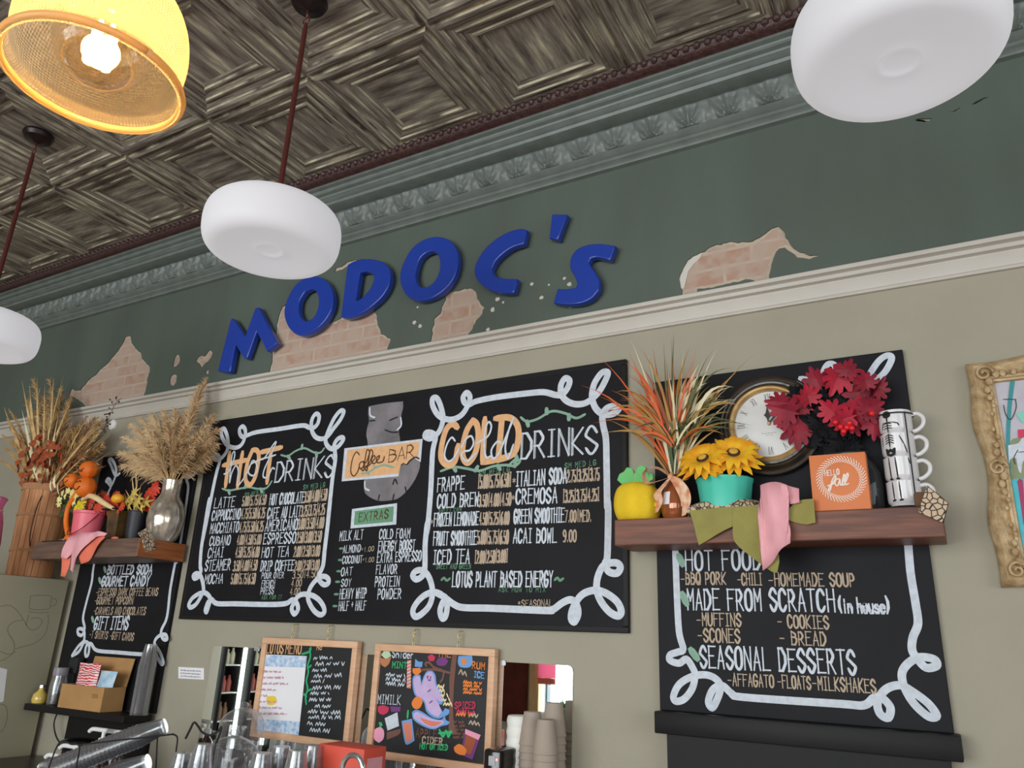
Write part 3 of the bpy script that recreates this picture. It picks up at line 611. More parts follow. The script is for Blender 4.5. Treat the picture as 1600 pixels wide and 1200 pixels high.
for s, a, e, h in [('LATTE',(334.3,794),(365.8,791.4),15),('CAPPUCCINO',(330.8,813.3),(374.5,810.6),15),('MACCHIATO',(328,833.4),(371.9,830.8),15),('CUBANO',(327.3,852.6),(358.8,850.9),14),('CHAI',(324.6,871.9),(348,870),15),('STEAMER',(320,892),(358.8,890),16),('MOCHA',(319.4,912),(347.4,911),14),
 ('HOT CHOCOLATE',(420.9,788.8),(474.3,785.3),16),('CAFE AU LAIT',(417.4,810.6),(469,807),16),('AMERICANO',(413.9,829.9),(463.8,827.3),16),('ESPRESSO',(411.3,850),(461,848),16),('HOT TEA',(408.6,871),(450.6,869),15),('DRIP COFFEE',(406.9,892),(458.5,891),15),('POUR OVER',(408.6,904),(442.8,903),9),('FRENCH',(408.6,917),(428.8,916.5),10),('PRESS',(406.9,928.8),(427,928),10),
 ('FRAPPE',(683.4,768),(724.8,763.8),20),('ITALIAN SODA',(806.6,759.6),(885,754),22),('COLD BREW',(683.4,793.6),(747,790),20),('CREMOSA',(806.6,787),(870,785),22),('FROZEN LEMONADE',(678,821.8),(747,819.7),19),('GREEN SMOOTHIE',(803.4,817.6),(881,815.4),21),('FRUIT SMOOTHIE',(677,851.6),(744,850.5),20),('ACAI BOWL',(802,848),(869,847.3),21),('ICED TEA',(677,881.3),(733,880),21),('LOTUS PLANT BASED ENERGY',(706.7,916.4),(863,916.4),22),
 ('MILK ALT',(530.6,844.8),(566.5,842),14),('ALMOND',(535.9,864),(563,862),11),('COCONUT',(535,880.6),(565.6,879),11),('OAT',(533,900),(550,898),12),('SOY',(533,916.5),(548,915.6),11),('HEAVY WHIP',(530.6,935.8),(571.8,934),15),('HALF + HALF',(528.9,954),(570.9,953),14),('COLD FOAM',(592.8,842),(640,840.4),14),('ENERGY BOOST',(591,861.4),(647.9,858.8),15),('EXTRA ESPRESSO',(589,879),(657.5,876),15),('FLAVOR',(587.5,897),(619.9,896),14),('PROTEIN',(585.8,916.5),(623.4,915.6),15),('POWDER',(590,935.8),(626,934.9),15)]:
    text(MB(), s, a, e, h, TYP).build('item_lettering', m_white, t, label='white menu item')
b = MB()
for s, a, e, h in [('5.00|5.75|6.50',(378,790.5),(414.8,787.9),14),('4.75|5.50|6.25',(376.3,810.6),(413,808.9),15),('4.75|5.50|6.25',(373.6,831.6),(410.4,829.9),15),('4.00|4.50|5.00',(370,850.9),(406.9,850),14),('4.50|5.25|6.00',(367.5,870.7),(404,870),15),('3.50|4.00|4.50',(364,892),(400.8,890.6),15),('5.00|5.75|6.50',(360.5,912),(398,912),15),
 ('3.50|4.00|4.50',(475,785),(510,781),16),('3.25|3.75|4.25',(470,807),(506.6,803.6),16),('3.00|3.50|4.00',(465,827),(504.9,824.6),16),('2.50|3.00|3.50',(463,848),(501.4,846.5),16),('2.00|2.50|3.00',(458.5,869.6),(498.8,868.4),15),('2.00|2.50|3.00',(460,891),(498,889.4),14),('3.50|4.50',(457,904),(495,901.6),11),('4.00',(455,916.5),(470.8,915.6),10),('4.00',(453,929.6),(468,929),10),
 ('[5.00|5.75|6.50]',(747,762.7),(798,759.6),19),('2.75|3.25|3.75',(886.3,753.2),(936,750),18),('3.50|4.00|4.50',(748,791.4),(798,789),18),('[3.25|3.75|4.25]',(880,785),(936,782),18),('4.50|5.25|6.00',(749,819.7),(795,818.6),18),('7.00|MED.',(883,815.4),(923.5,814.4),17),('5.00|5.75|6.50',(746,849.4),(794,848.8),19),('9.00',(880,846),(900,846),17),('[2.00|2.50|3.00]',(741.8,880),(792.8,878),18),('*SEASONAL',(809,948),(863,947),10),('*',(800,759),(806,758.6),14),('*',(798,785),(805,784.6),14),('*',(671,822),(677,821.6),12)]:
    text(MB(), s, a, e, h, TYP).build('price_lettering', m_tanc, t, label='tan prices')
for a, e in (((564,863),(584,860.5)),((566,879),(584,877.5))): text(MB(), '+1.00', a, e, 7, TYP).build('price_lettering', m_tanc, t, label='tan prices')
b = MB()
for s, a, e, h in [('SM MED LG',(382.4,777.4),(413,772),7),('SM MED LG',(474,765),(507.5,760.8),7),('ASK FOR IT',(408.6,936.6),(440,935.8),6),('SM MED LG',(749,744.7),(796,737),8),('SM MED LG',(883,732),(931,726.6),8),('SWEET CRM',(685.5,800.6),(720.6,799.5),6),('SWEET AND GREEN',(682,888.7),(735.4,888.7),8),('ASK HOW TO MIX',(779,924.9),(852,924.9),7)]:
    text(MB(), s, a, e, h, TYP, gap=4).build('small_lettering', m_grn, t, label='small green size note')
for x, y in ((533,857),(531.5,875),(529,892.5),(527,909),(525,928.5),(523,947)): strokes(b, [[(x-2, y), (x+3, y)]], (0, 0), 1, .010)
for x0 in (690, 867): strokes(b, [[(x0,906),(x0+4,903),(x0+8,907),(x0+13,904)]], (0, 0), 1, .010)
b.build('leaf_bullet', m_grn, t, label='small green chalk leaves')
def vine(pts, z, w):
    b = MB()
    strokes(b, [pts], *z, w); q = cats(pts, 3)
    for k in range(3, len(q)-3, 5):
        d = (q[k+1]-q[k-1]).normalized(); nrm = Vector((-d.y, d.x))*(1 if k % 2 else -1); e = q[k]+nrm*28+d*12
        strokes(b, [[tuple(q[k]), tuple(e)]], *z, w*1.7)
    b.build('vine_drawing', m_lgrn, t, label='pale green chalk vine')
vine([(910,405),(970,415),(1040,370),(1120,345),(1200,380),(1260,385),(1297,345)], ZA, .010); vine([(385,705),(440,722),(520,710),(620,693),(700,707),(780,700),(828,640)], ZA, .010)
vine([(725,340),(770,370),(850,350),(950,295),(1050,310),(1130,345),(1195,318)], ZP, .011); vine([(135,735),(230,705),(330,717),(420,732),(520,700),(620,690),(680,697),(718,662),(682,652),(640,690)], ZP, .011)
# trunk holding the coffee bar sign
b = MB()
addfill(b, [[tuple(p) for p in smoothpoly(W([(435,200),(580,172),(741,155),(742,210),(725,285),(728,360),(705,420),(715,500),(705,560),(428,570),(425,510),(415,460),(420,400),(438,330),(430,265)], TYP, *ZM), 4)], [tuple(p) for p in smoothpoly(W([(395,850),(690,820),(722,720),(745,705),(775,718),(800,690),(850,660),(885,672),(892,740),(850,850),(780,950),(700,1020),(620,1040),(520,1042),(430,1000),(395,950)], TYP, *ZM), 4)]], TYP, .0006)
b.build('trunk_drawing', m_gray, t, label='grey chalk elephant trunk')
b = MB(); strokes(b, [[(580,410),(640,430),(695,430)],[(620,325),(690,295)],[(445,330),(490,325)],[(650,895),(670,850),(690,890)],[(520,1035),(530,990)],[(650,1030),(660,985)],[(770,960),(760,920)],[(730,720),(745,705),(775,718),(800,688),(850,655),(885,668)]], *ZM, .007, TYP-.0022)
b.build('trunk_lines', m_ink, t)
b = MB(); strokes(b, [[(445,215),(450,280),(490,300)],[(720,300),(725,370),(690,410)],[(400,870),(405,930),(440,950)]], *ZM, .009, TYP-.0022)
b.build('trunk_highlight', m_white, t)
def panel(mb, pts, z, dy): addfill(mb, [W(pts, TYP, *z)], TYP-dy, .0004); return mb
b = MB(); panel(b, [(220,575),(918,490),(900,700),(872,680),(840,662),(800,692),(772,718),(748,705),(722,722),(702,825),(195,870)], ZM, .0012); panel(b, [(288,88),(690,36),(682,226),(274,262)], ZN, .0012); b.build('sign_border', m_white, t)
b = MB(); panel(b, [(248,592),(890,515),(876,672),(840,662),(800,692),(772,718),(748,705),(722,722),(705,800),(222,845)], ZM, .0022); b.build('coffee_sign', m_peach, t, label='peach coffee bar sign')
b = MB(); panel(b, [(315,108),(662,64),(652,202),(306,232)], ZN, .0022); b.build('extras_sign', m_grn, t, label='green EXTRAS sign')
b = MB()
strokes(b, [[(352,632),(322,608),(287,680),(275,780),(300,822),(332,790),(350,742)],[(392,690),(362,700),(350,732),(366,760),(392,722),(388,695),(412,700),(442,610),(420,590),(402,680),(390,772),(372,750),(430,720),(472,620),(450,590),(432,690),(420,772),(405,755),(450,715),(492,660),(480,640),(460,680),(482,712),(522,670),(532,640),(507,660),(512,702),(560,692),(575,650)]], *ZM, .006, TYP-.0032)
text(b, 'BAR', (500+612/5.714, 600+700/5.714), (500+835/5.714, 600+650/5.714), 20, TYP-.0032, .006, 1.5)
text(b, 'EXTRAS', (560.5, 815), (606, 809.5), 13, TYP-.0032, .006)
b.build('sign_lettering', m_umber, t, label='brown Coffee BAR and EXTRAS lettering')
b = MB(); strokes(b, [[(370,800),(430,790),(500,745),(570,725),(660,745)],[(440,785),(430,810)],[(500,748),(480,730)]], *ZM, .009, TYP-.0032); b.build('vine_drawing', m_lgrn, t)
# ---- right board
ZR = ((1000, 830), 3.2); ZS = ((1120, 540), 4.444)
rx0, rx1, rz0, rz1 = -.935, -.068, 1.41, 2.575
t = thing('menu_board', 'black food menu board on the right, behind the clock and dark wood shelf', 'menu board', ((rx0+rx1)/2, 0, rz0))
MB().box((rx0, -.0225, rz0-.005), (rx1, -.001, rz1), .002).build('panel', m_chalkb, t)
b = MB()
multi(b, [(ZR, [(172,20),(176,80),(184,300),(195,500),(216,588),(190,604),(152,618),(150,645),(195,660),(232,640),(262,680),(275,720),(262,785),(222,838),(180,850),(168,822),(200,762),(270,724),(340,720),(390,748),(402,790),(382,850),(360,882),(342,852),(365,792),(412,772),(460,812),(520,830),(1000,863),(1120,870),(1170,833),(1212,835),(1252,882),(1240,932),(1200,912),(1188,852),(1230,790),(1300,770),(1360,800),(1440,860),(1482,920),(1442,926),(1370,862),(1322,780),(1310,710),(1342,660),(1400,630),(1470,640),(1482,672),(1430,682),(1382,632),(1360,590),(1365,530),(1390,460),(1376,350),(1352,200),(1338,20)])], .023)
b.build('chalk_border', m_white, t, label='looped white chalk border'); b = MB()
strokes(b, [[(1010,275),(1035,240),(1120,112),(1185,68),(1214,92),(1170,180),(1100,245),(1040,275)],[(585,228),(640,238),(720,248),(795,238),(832,185),(812,132),(772,130),(742,180),(745,225)],[(900,290),(950,285),(1000,265)]], *ZS, .021)
b.build('chalk_border', m_white, t, label='looped white chalk border')
b = MB()
for s, a, e, h in [('HOT FOOD',(1071.9,890.9),(1189,889.4),29),('MADE FROM SCRATCH',(1075,951.9),(1304.7,955),31),('(in house)',(1311,956.6),(1390.6,958),22),('SEASONAL DESSERTS',(1095,1042.5),(1337.5,1053.4),33)]: text(MB(), s, a, e, h, TYP, .0085).build('heading_lettering', m_white, t, label='white food heading')
b = MB()
for s, a, e, h in [('-BBQ PORK',(1064,912.8),(1134,912.8),18),('-CHILI',(1153,914),(1190.6,914),18),('-HOMEMADE SOUP',(1201.6,915),(1336,916),19),('-MUFFINS',(1089,976.9),(1157.8,978.4),19),('- COOKIES',(1215.6,980),(1295,982.5),19),('-SCONES',(1090.6,1001.9),(1156,1004.4),20),('- BREAD',(1218.8,1006.6),(1290.6,1008.8),20),('-AFFAGATO',(1137.5,1070.6),(1209,1073.8),18),('-FLOATS',(1215.6,1074),(1267,1077),19),('-MILKSHAKES',(1270,1077),(1368.8,1083),20)]: text(MB(), s, a, e, h, TYP).build('item_lettering', m_tanc, t, label='tan food item')
for lf in ([(195,125),(212,165)],[(212,315),(232,360)],[(256,595),(285,635)]): strokes(MB(), [lf], *ZR, .024).build('leaf_bullet', m_lgrn, t, label='pale green leaf bullet')
# ---- left board
ZL = ((100, 860), 6.6667)
lx0, lx1, lz0, lz1 = -4.405, -3.535, 1.2, 2.565
t = thing('menu_board', 'narrow black menu board at the left, behind the pampas grass and above a cardboard box', 'menu board', ((lx0+lx1)/2, 0, lz0))
MB().box((lx0, -.0225, lz0), (lx1, -.001, lz1), .002).build('panel', m_chalkb, t)
b = MB()
multi(b, [(((0,560),4.444), [(830,800),(800,810),(770,740),(755,705),(775,700),(800,745),(806,800),(775,880),(748,860),(738,850),(750,835),(768,850),(770,890),(750,940),(735,1000)]),
 (ZL, [(315,140),(290,330),(235,540),(200,700),(215,790),(212,830),(180,815),(145,825),(150,870),(185,885),(212,850),(215,900),(205,945),(150,1000),(90,1088),(100,1090),(160,1050),(215,955),(262,985),(255,1080),(230,1100),(222,1050),(240,985),(285,975),(345,1042),(550,1062),(770,1080),(880,1080),(930,1040),(945,980),(960,1080),(1010,1175),(1035,1170),(1000,1060),(945,980),(960,920),(1010,880),(1060,880),(1075,925),(1040,925),(1015,880),(1020,820),(1075,690),(1110,400),(1165,110)]),
 (((100,690),6.0), [(1060,1120),(1100,900),(1150,560),(1165,420),(1150,350),(1180,280),(1230,260),(1220,310),(1160,340),(1130,330)])], .019)
b.build('chalk_border', m_white, t, label='looped white chalk border')
b = MB()
for s, a, e, h in [('BOTTLED SODA',(167.5,896.8),(236.5,896.8),13),('GOURMET CANDY',(158.5,915.5),(232,914.8),14),('GIFT ITEMS',(146.5,983),(199,983),19)]: text(MB(), s, a, e, h, TYP, .012).build('heading_lettering', m_white, t, label='white heading')
b = MB()
for s, a, e, h in [('-ESPRESSO DARK COFFEE BEANS',(149.5,930.5),(246,930.5),11),('-GOURMET POPCORN',(147,944),(207,944),11),('-CARAMELS AND CHOCOLATES',(145.8,959.8),(226.8,960.5),11),('-T SHIRTS -GIFT CARDS',(139,996.5),(208,1001),11)]: text(MB(), s, a, e, h, TYP).build('item_lettering', m_tanc, t, label='tan item')
for x, y in ((163,890),(155,907),(144,968)): strokes(MB(), [[(x, y-3), (x+2, y+3)]], (0, 0), 1, .02).build('leaf_bullet', m_lgrn, t, label='pale green leaf bullet')
# ================================================================== RIGHT SHELF AND WHAT STANDS ON IT
def wood(name, a, b, scale=3.0, dirx=True, rough=.5):
    return mat(name, a, rough, rgb2=b, vs_=scale, stretch=(1.2, 9, 14) if dirx else (9, 1.2, 14), bump=.12, bs=6)
m_walnut = wood('walnut', (120, 70, 50), (84, 48, 37), 4)
SY = -.2; ST = 2.022; SB = 1.932
s = MB().box((-1.025, SY, SB), (-.018, -.024, ST), .004)
t = s.build('wall_shelf', m_walnut, loc=(-.52, -.1, SB)); tag(t, 'dark walnut plank shelf at the right, holding the mugs and sunflowers', 'shelf')
# ---- clock
m_ckb = mat('black_gold_rubbed', (32, 26, 23), .35, rgb2=(58, 44, 30), vs_=14, coat=.3)
m_gold = mat('aged_gold', (186, 150, 96), .42, metal=.35, rgb2=(140, 106, 62), vs_=16)
m_face = mat('clock_face_paper', (206, 204, 203), .5, var=.04, vs_=6)
c = P(1200.5, 661, -.07); cr_ = .178
t = thing('wall_clock', 'round black and gold wall clock with roman numerals above the sunflowers', 'clock', (c.x, -.024, c.z))
RX = Matrix.Rotation(math.pi/2, 4, 'X')            # lathe axis z -> -y (towards the room)
def disc(prof, m, nm, par, sm='auto', n=64): return MB().lathe(prof, (c.x, -.024, c.z), n, M=RX).build(nm, m, par, sm)
disc([(.0,.001),(.165,.001),(.178,.012),(.180,.022),(.176,.03),(.168,.033),(.163,.03),(.160,.036),(.152,.042),(.146,.041),(.143,.046),(.134,.048)], m_ckb, 'case', t)
disc([(.137,.044),(.135,.05),(.13,.053),(.124,.052),(.119,.047),(.117,.04),(.117,.03)], m_gold, 'bezel', t)
disc([(.0,.034),(.118,.034)], m_face, 'dial', t, False)
FY = -.0595
b = MB()
ROM = ['XII','I','II','III','IIII','V','VI','VII','VIII','IX','X','XI']
for k, rn in enumerate(ROM):
    a = math.pi/2-k*math.pi/6; ex = Vector((math.sin(a), -math.cos(a))); er = Vector((math.cos(a), math.sin(a)))
    wds = [{'I':.006,'V':.012,'X':.012}[q] for q in rn]; X = -sum(wds)/2
    def pt(u, v): p_ = er*(.083+v*.026)+ex*u; return (c.x+p_.x, c.z+p_.y)
    for q, w_ in zip(rn, wds):
        m_ = X+w_/2
        if q == 'I': b.ribbon([pt(m_, 0), pt(m_, 1)], .0028, FY)
        if q == 'V': b.ribbon([pt(m_-.004, 1), pt(m_, 0), pt(m_+.004, 1)], .0022, FY)
        if q == 'X': b.ribbon([pt(m_-.004, 1), pt(m_+.004, 0)], .0024, FY); b.ribbon([pt(m_+.004, 1), pt(m_-.004, 0)], .0024, FY)
        X += w_
for q in range(5): b.ribbon([(c.x-.026+q*.010, c.z-.032-(q % 2)*.002), (c.x-.020+q*.010, c.z-.033)], .0016, FY)
for q in range(3): b.ribbon([(c.x-.012+q*.009, c.z-.041), (c.x-.007+q*.009, c.z-.041)], .0014, FY)
b.build('numerals', m_ink, t)
b = MB(); addfill(b, [[tuple(p) for p in smoothpoly([(c.x+x, c.z+z) for x, z in ((-.002,0),(.002,0),(.001,.018),(.012,.03),(.004,.04),(-.003,.062),(-.008,.04),(-.015,.032),(-.006,.02))], 3, 70)]], -.063, .0006); b.build('hour_hand', m_ink, t)
b = MB(); addfill(b, [[(c.x+x, c.z+z) for x, z in ((-.002,.002),(.002,-.002),(.046,.048),(.062,.072),(.040,.052))]], -.0655, .0006); b.build('minute_hand', m_ink, t)
disc([(0,.046),(.005,.046),(.006,.043),(.006,.034)], m_gold, 'centre_cap', t)
MB().lathe([(0,.0505),(.118,.0505)], (c.x, -.024, c.z), 64, M=RX).build('glass', glass('clock_glass', (255,255,255), .97, .02), t)
# ---- fabric pumpkin
p = P(996, 803, -.115); p.z = ST; u = mpp(p)
t = thing('fabric_pumpkin', 'yellow stuffed fabric pumpkin with green felt leaves at the left end of the right shelf', 'pumpkin', p)
m_yel = mat('yellow_felt', (230, 184, 36), .9, var=.08, vs_=14, bump=.3, bs=200)
R = 37*u; H = 62*u
prof = [(.004,.0),(.55,.0),(.82,.06),(.97,.26),(1.0,.48),(.95,.70),(.80,.88),(.52,.985),(.25,.985),(.004,.95)]
MB().lathe([(r*R, z*H) for r, z in [tuple(q) for q in cats(prof, 3)]], p, 40, rib=lambda a, z: 1-.05*abs(math.cos(3.5*a+.4))**3+.03*math.sin(2*a)).build('body', m_yel, t, True)
b = MB(); n_ = (p.x+R*.96, p.y-.02, p.z+H*.40); b.ball(n_, .16*R, 12, (1.3, .9, .8)); b.build('side_tip', m_yel, t, True)
b = MB(); b.tube([(p.x, p.y, p.z+H*.95), (p.x+.004, p.y, p.z+H*1.1), (p.x-.002, p.y, p.z+H*1.27)], [.016, .013, .008], 10); b.build('stem', mat('beige_felt', (222, 192, 164), .9), t, True)
m_felt = mat('green_felt', (108, 182, 112), .9, bump=.3, bs=200)
for sg, pts in ((-1, [(0,.93),(-.2,1.02),(-.55,.98),(-.85,1.12),(-.75,1.26),(-.55,1.32),(-.42,1.42),(-.18,1.36),(-.08,1.15)]), (1, [(.02,.98),(.12,1.32),(.3,1.40),(.48,1.36),(.55,1.22),(.78,1.18),(.8,1.05),(.6,1.0),(.3,.98)])):
    b = MB(); addfill(b, [[tuple(q) for q in smoothpoly([(p.x+x*R, p.z+z*H) for x, z in pts], 4, 70)]], p.y-.01*sg-.012, .004, .002); b.build('leaf', m_felt, t, 'auto', label='green felt leaf')
# ---- amber vase with bow
p = P(1056, 797, -.115); p.z = ST; u = mpp(p); vz = 72*u
t = thing('glass_vase', 'brown amber glass vase with a fabric bow at its neck, on the right shelf', 'vase', p)
m_amb, N, L, B = nmat('amber_glass'); B.inputs['Base Color'].default_value = (*col(150, 84, 50), 1); B.inputs['Roughness'].default_value = .08; B.inputs['Coat Weight'].default_value = .6; B.inputs['Metallic'].default_value = .25
vp = [(.001,0),(.036,.0),(.046,.01),(.055,.04),(.056,.065),(.048,.1),(.034,.128),(.026,.148),(.026,.156),(.031,.163),(.027,.163),(.023,.15)]
k_ = vz/.163
MB().lathe([(r*k_*.95, z*k_) for r, z in [tuple(q) for q in cats(vp, 3)]], p, 32).build('body', m_amb, t, True)
m_lab = mat('paper_white', (214, 208, 214), .7)
b = MB()
for i in range(6):
    pass
a0 = -math.pi/2-.35
b.lathe([(.0475*k_, .098*k_), (.0552*k_, .07*k_), (.0562*k_, .052*k_)], p, 6, a0=a0-.28, a1=a0+.28); b.build('label', m_lab, t, label='white paper label')
m_bow = mat('floral_ribbon', (222, 196, 168), .8, rgb2=(196, 116, 78), vs_=42)
zk = p.z+.150*k_
b = MB()
def loop(pts, w, side): b.strip([Vector((p.x+x, p.y-.045+y, zk+z)) for x, y, z in [tuple(q) for q in cats(pts, 5)]], [w*(.35+.65*math.sin(math.pi*i/(5*(len(pts)-1)))) for i in range(5*(len(pts)-1)+1)], side)
loop([(0,0,0),(-.03,-.02,.025),(-.07,-.02,.035),(-.095,-.01,.015),(-.085,0,-.015),(-.045,0,-.012),(0,0,0)], .018, Vector((.1, .9, .4)).normalized())
loop([(0,0,0),(.03,-.02,.018),(.06,-.02,.02),(.075,-.01,0),(.05,0,-.014),(0,0,0)], .016, Vector((-.1, .9, .4)).normalized())
b.build('bow_loop', m_bow, t, True, label='floral ribbon bow')
b = MB()
loop([(0,0,0),(-.02,-.015,-.03),(-.042,-.02,-.06),(-.036,-.02,-.09),(-.048,-.02,-.125)], .016, Vector((.9, -.2, .2)).normalized())
loop([(0,0,0),(.025,-.015,-.02),(.05,-.02,-.06),(.058,-.02,-.1),(.048,-.02,-.14)], .022, Vector((.9, -.2, .25)).normalized())
b.build('bow_tail', m_bow, t, True); MB().ball((p.x, p.y-.045, zk), .012, 10).build('bow_knot', m_bow, t, True)
# ---- grass bouquet in it
org = Vector((p.x+.002, p.y, p.z+vz-.02)); u = mpp(org)
bq = thing('grass_bouquet', 'spiky bouquet of orange, olive and cream artificial grass in the amber vase', 'bouquet', org)
GN = ['orange_blade', 'rust_blade', 'ochre_blade', 'olive_blade', 'green_blade', 'cream_blade', 'brown_blade']
GC = [mat('grass_orange', (196, 88, 40), .6), mat('grass_rust', (146, 66, 42), .6), mat('grass_ochre', (154, 112, 50), .6), mat('grass_olive', (92, 88, 46), .6), mat('grass_green', (60, 74, 44), .6), mat('grass_cream', (206, 194, 160), .6), mat('grass_brown', (124, 84, 52), .6)]
rr = random.Random(3)
def blade(bm_, a, e, w, bend, rnd, wide=.55):
    a, e = Vector(a), Vector(e); mid = (a+e)/2+Vector((bend.x, bend.y, bend.z)); n = 7; pts = []; ws = []
    for i in range(n+1):
        q = i/n; pts.append(a*(1-q)**2+mid*2*q*(1-q)+e*q*q); ws.append(w*(.45+.55*math.sin(math.pi*min(1, q*.9+.1)))*(1 if q < wide else max(.06, 1-((q-wide)/(1-wide))**1.3)))
    sd = (e-a).cross(Vector((rnd.uniform(-.4, .4), -1, rnd.uniform(-.3, .3))))
    sd = sd.normalized() if sd.length > 1e-6 else Vector((1, 0, 0))
    return bm_.strip(pts, ws, sd)
tr_ = [((936,558),0),((982,550),0),((1020,545),1),((1089,541),0),((908,602),0),((934,618),0),((996,606),1),((1005,650),0),((1068,545),5),((985,530),5),((1012,555),5),((1050,528),4),((1100,560),5),((1108,575),5),((1140,603),5),((1150,622),5),((1180,552),2),((1120,545),5),((1037,534),3),((1017,560),4),((1118,651),0),((1133,665),2),((972,668),2),((945,655),2),((1148,584),2),((1013,568),4),((1053,521),4),((1040,555),2),((1075,583),5),((1090,585),5)]
for (x, y), g in tr_:
    e = P(x, y, org.y+rr.uniform(-.08, .05)); sg = (e.x-org.x)
    blade(MB(), org+Vector((rr.uniform(-.012, .012), rr.uniform(-.012, .012), 0)), e, rr.uniform(.0035, .006), Vector((-sg*.08, -.02, .30*abs(sg)+rr.uniform(-.01, .03))), rr, .4).build(GN[g], GC[g], bq, True)
def spray(x0, y0, x1, y1, g, w, up):        # a blade that starts part way up the bunch and curls over
    a = P(x0, y0, org.y-.02+rr.uniform(-.04, .02)); e = P(x1, y1, a.y+rr.uniform(-.06, .03)); d = abs(e.x-a.x)
    blade(MB(), a, e, w, Vector((-(e.x-a.x)*.15, -.015, up*d+.01)), rr, .35).build(GN[g], GC[g], bq, True)
for i in range(120):
    left = i % 8 < 5
    an = rr.uniform(78, 172) if left else rr.uniform(8, 95)
    r0 = rr.uniform(5, 55); ln = rr.uniform(50, 105)*(1.15 if 55 < an < 125 else 1)
    a2 = an+rr.gauss(0, 12); ca, sa = math.cos(math.radians(an)), math.sin(math.radians(an))
    x0, y0 = 1056+r0*ca*.75, 702-r0*(.35+.65*sa); x1, y1 = x0+ln*math.cos(math.radians(a2)), y0-ln*max(.12, math.sin(math.radians(a2)))
    g = rr.choice([0,0,0,1,1,2,2,2,3,6]) if left else rr.choice([5,5,3,4,3,5,2,4,0])
    spray(x0, y0, x1, y1, g, rr.uniform(.0028, .0066), rr.uniform(.1, .6))
for i in range(26): spray(1060+rr.uniform(-14, 16), 700+rr.uniform(-20, 6), 1062+rr.gauss(0, 30), 655+rr.gauss(0, 16), rr.choice([3, 4, 4, 3, 5]), rr.uniform(.004, .008), rr.uniform(.1, .5))
for x0, y0, x1, y1 in ((1068,660,1150,624),(1075,655,1142,604),(1060,648,1076,582),(1064,645,1104,598),(1068,640,1092,570),(1056,650,1062,590)): spray(x0, y0, x1, y1, 5, .0085, .12)
# ---- turquoise pot
p = P(1134, 792, -.105); p.z = ST; u = mpp(p)
t = thing('flower_pot', 'turquoise flower pot with two sunflowers, on the right shelf', 'pot', p)
pr_ = 43*u; ph = 62*u
MB().lathe([(.001,0),(.82*pr_,0),(.84*pr_,.01),(1.0*pr_,ph*.92),(1.03*pr_,ph*.95),(1.04*pr_,ph),(.99*pr_,ph),(.95*pr_,ph*.9),(.9*pr_,ph*.8),(.001,ph*.8)], p, 40, rib=lambda a, z: 1+.012*math.cos(14*a)).build('body', mat('turquoise_plastic', (76, 190, 168), .35, var=.05), t, 'auto')
m_pet = mat('sunflower_petal', (248, 164, 32), .6, rgb2=(238, 128, 20), vs_=28, k=1.6); m_pet2 = mat('sunflower_tip', (238, 178, 40), .65)
def sunflower(px, py, Y, tilt, rr, lab, seed):
    r = random.Random(seed); c0 = P(px, py, Y); rad = rr*mpp(c0)
    M = Matrix.Rotation(tilt[1], 3, 'Z') @ Matrix.Rotation(tilt[0], 3, 'X')
    t = thing('sunflower', lab, 'flower', c0, 'sunflowers in the turquoise pot')
    b = MB(); b.tube([c0-M @ Vector((0, 0, .012)), c0+Vector((0, .025, -.04)), Vector((p.x+(c0.x-p.x)*.5, p.y, ST+ph*.8))], .004, 8); b.build('stem', mat('leaf_green', (66, 96, 48), .6), t, True)
    for layer, (n, L0, lift) in enumerate(((18, 1.0, -.10), (15, .86, .16))):
        for k in range(n):
            a = 2*math.pi*(k+.5*layer)/n+r.uniform(-.08, .08); L_ = rad*L0*r.uniform(.88, 1.08); d = Vector((math.cos(a), math.sin(a), 0)); sd = Vector((-math.sin(a), math.cos(a), 0))
            pts = []; ws = []
            for i in range(7):
                q = i/6; pts.append(c0+M @ (d*(rad*.2+(L_-rad*.2)*q)+Vector((0, 0, lift*rad*math.sin(q*math.pi*.8)+r.uniform(-.03, .03)*rad*q-.12*rad*q*q))))
                ws.append(rad*.14*max(.03, math.sin(math.pi*min(.99, q*.86+.14))**.8))
            MB().strip(pts, ws, M @ sd).build('petal', m_pet, t, True)
    MB().ball(c0, rad*.22, 20, (1, 1, .45), M=M.to_4x4()).build('seed_head', mat('seed_head_brown', (60, 42, 24), .9, bump=.5, bs=160), t, True)
    MB().ball(c0+M @ Vector((0, 0, rad*.055)), rad*.155, 16, (1, 1, .5), M=M.to_4x4()).build('floret_center', mat('floret_ochre', (206, 160, 60), .9, bump=.6, bs=220), t, True, label='ochre centre')
sunflower(1098, 716, -.18, (math.radians(52), -.1), 46, 'left one of two yellow sunflowers in the turquoise pot', 5)
sunflower(1146, 707, -.155, (math.radians(54), .3), 48, 'right one of two yellow sunflowers, just under the clock', 9)
# ---- pennant garland
m_stone, N, L, B = nmat('pebble_print_fabric')
tc = N.new('ShaderNodeTexCoord'); vo = N.new('ShaderNodeTexVoronoi'); vo.feature = 'DISTANCE_TO_EDGE'; vo.inputs['Scale'].default_value = 58; L.new(tc.outputs['Object'], vo.inputs[0])
rp = N.new('ShaderNodeValToRGB'); rp.color_ramp.elements[0].position = .04; rp.color_ramp.elements[1].position = .12; rp.color_ramp.elements[0].color = (*col(44, 34, 30), 1); rp.color_ramp.elements[1].color = (*col(190, 166, 142), 1)
L.new(vo.outputs[0], rp.inputs[0]); L.new(rp.outputs[0], B.inputs['Base Color']); B.inputs['Roughness'].default_value = .9
m_olive = mat('olive_felt', (140, 132, 74), .95, var=.08, vs_=20, bump=.2, bs=150); m_pink = mat('pink_chiffon', (226, 156, 164), .7, var=.1, vs_=14); m_coral = mat('coral_chiffon', (226, 112, 88), .7, var=.08, vs_=14)
gy = SY-.006
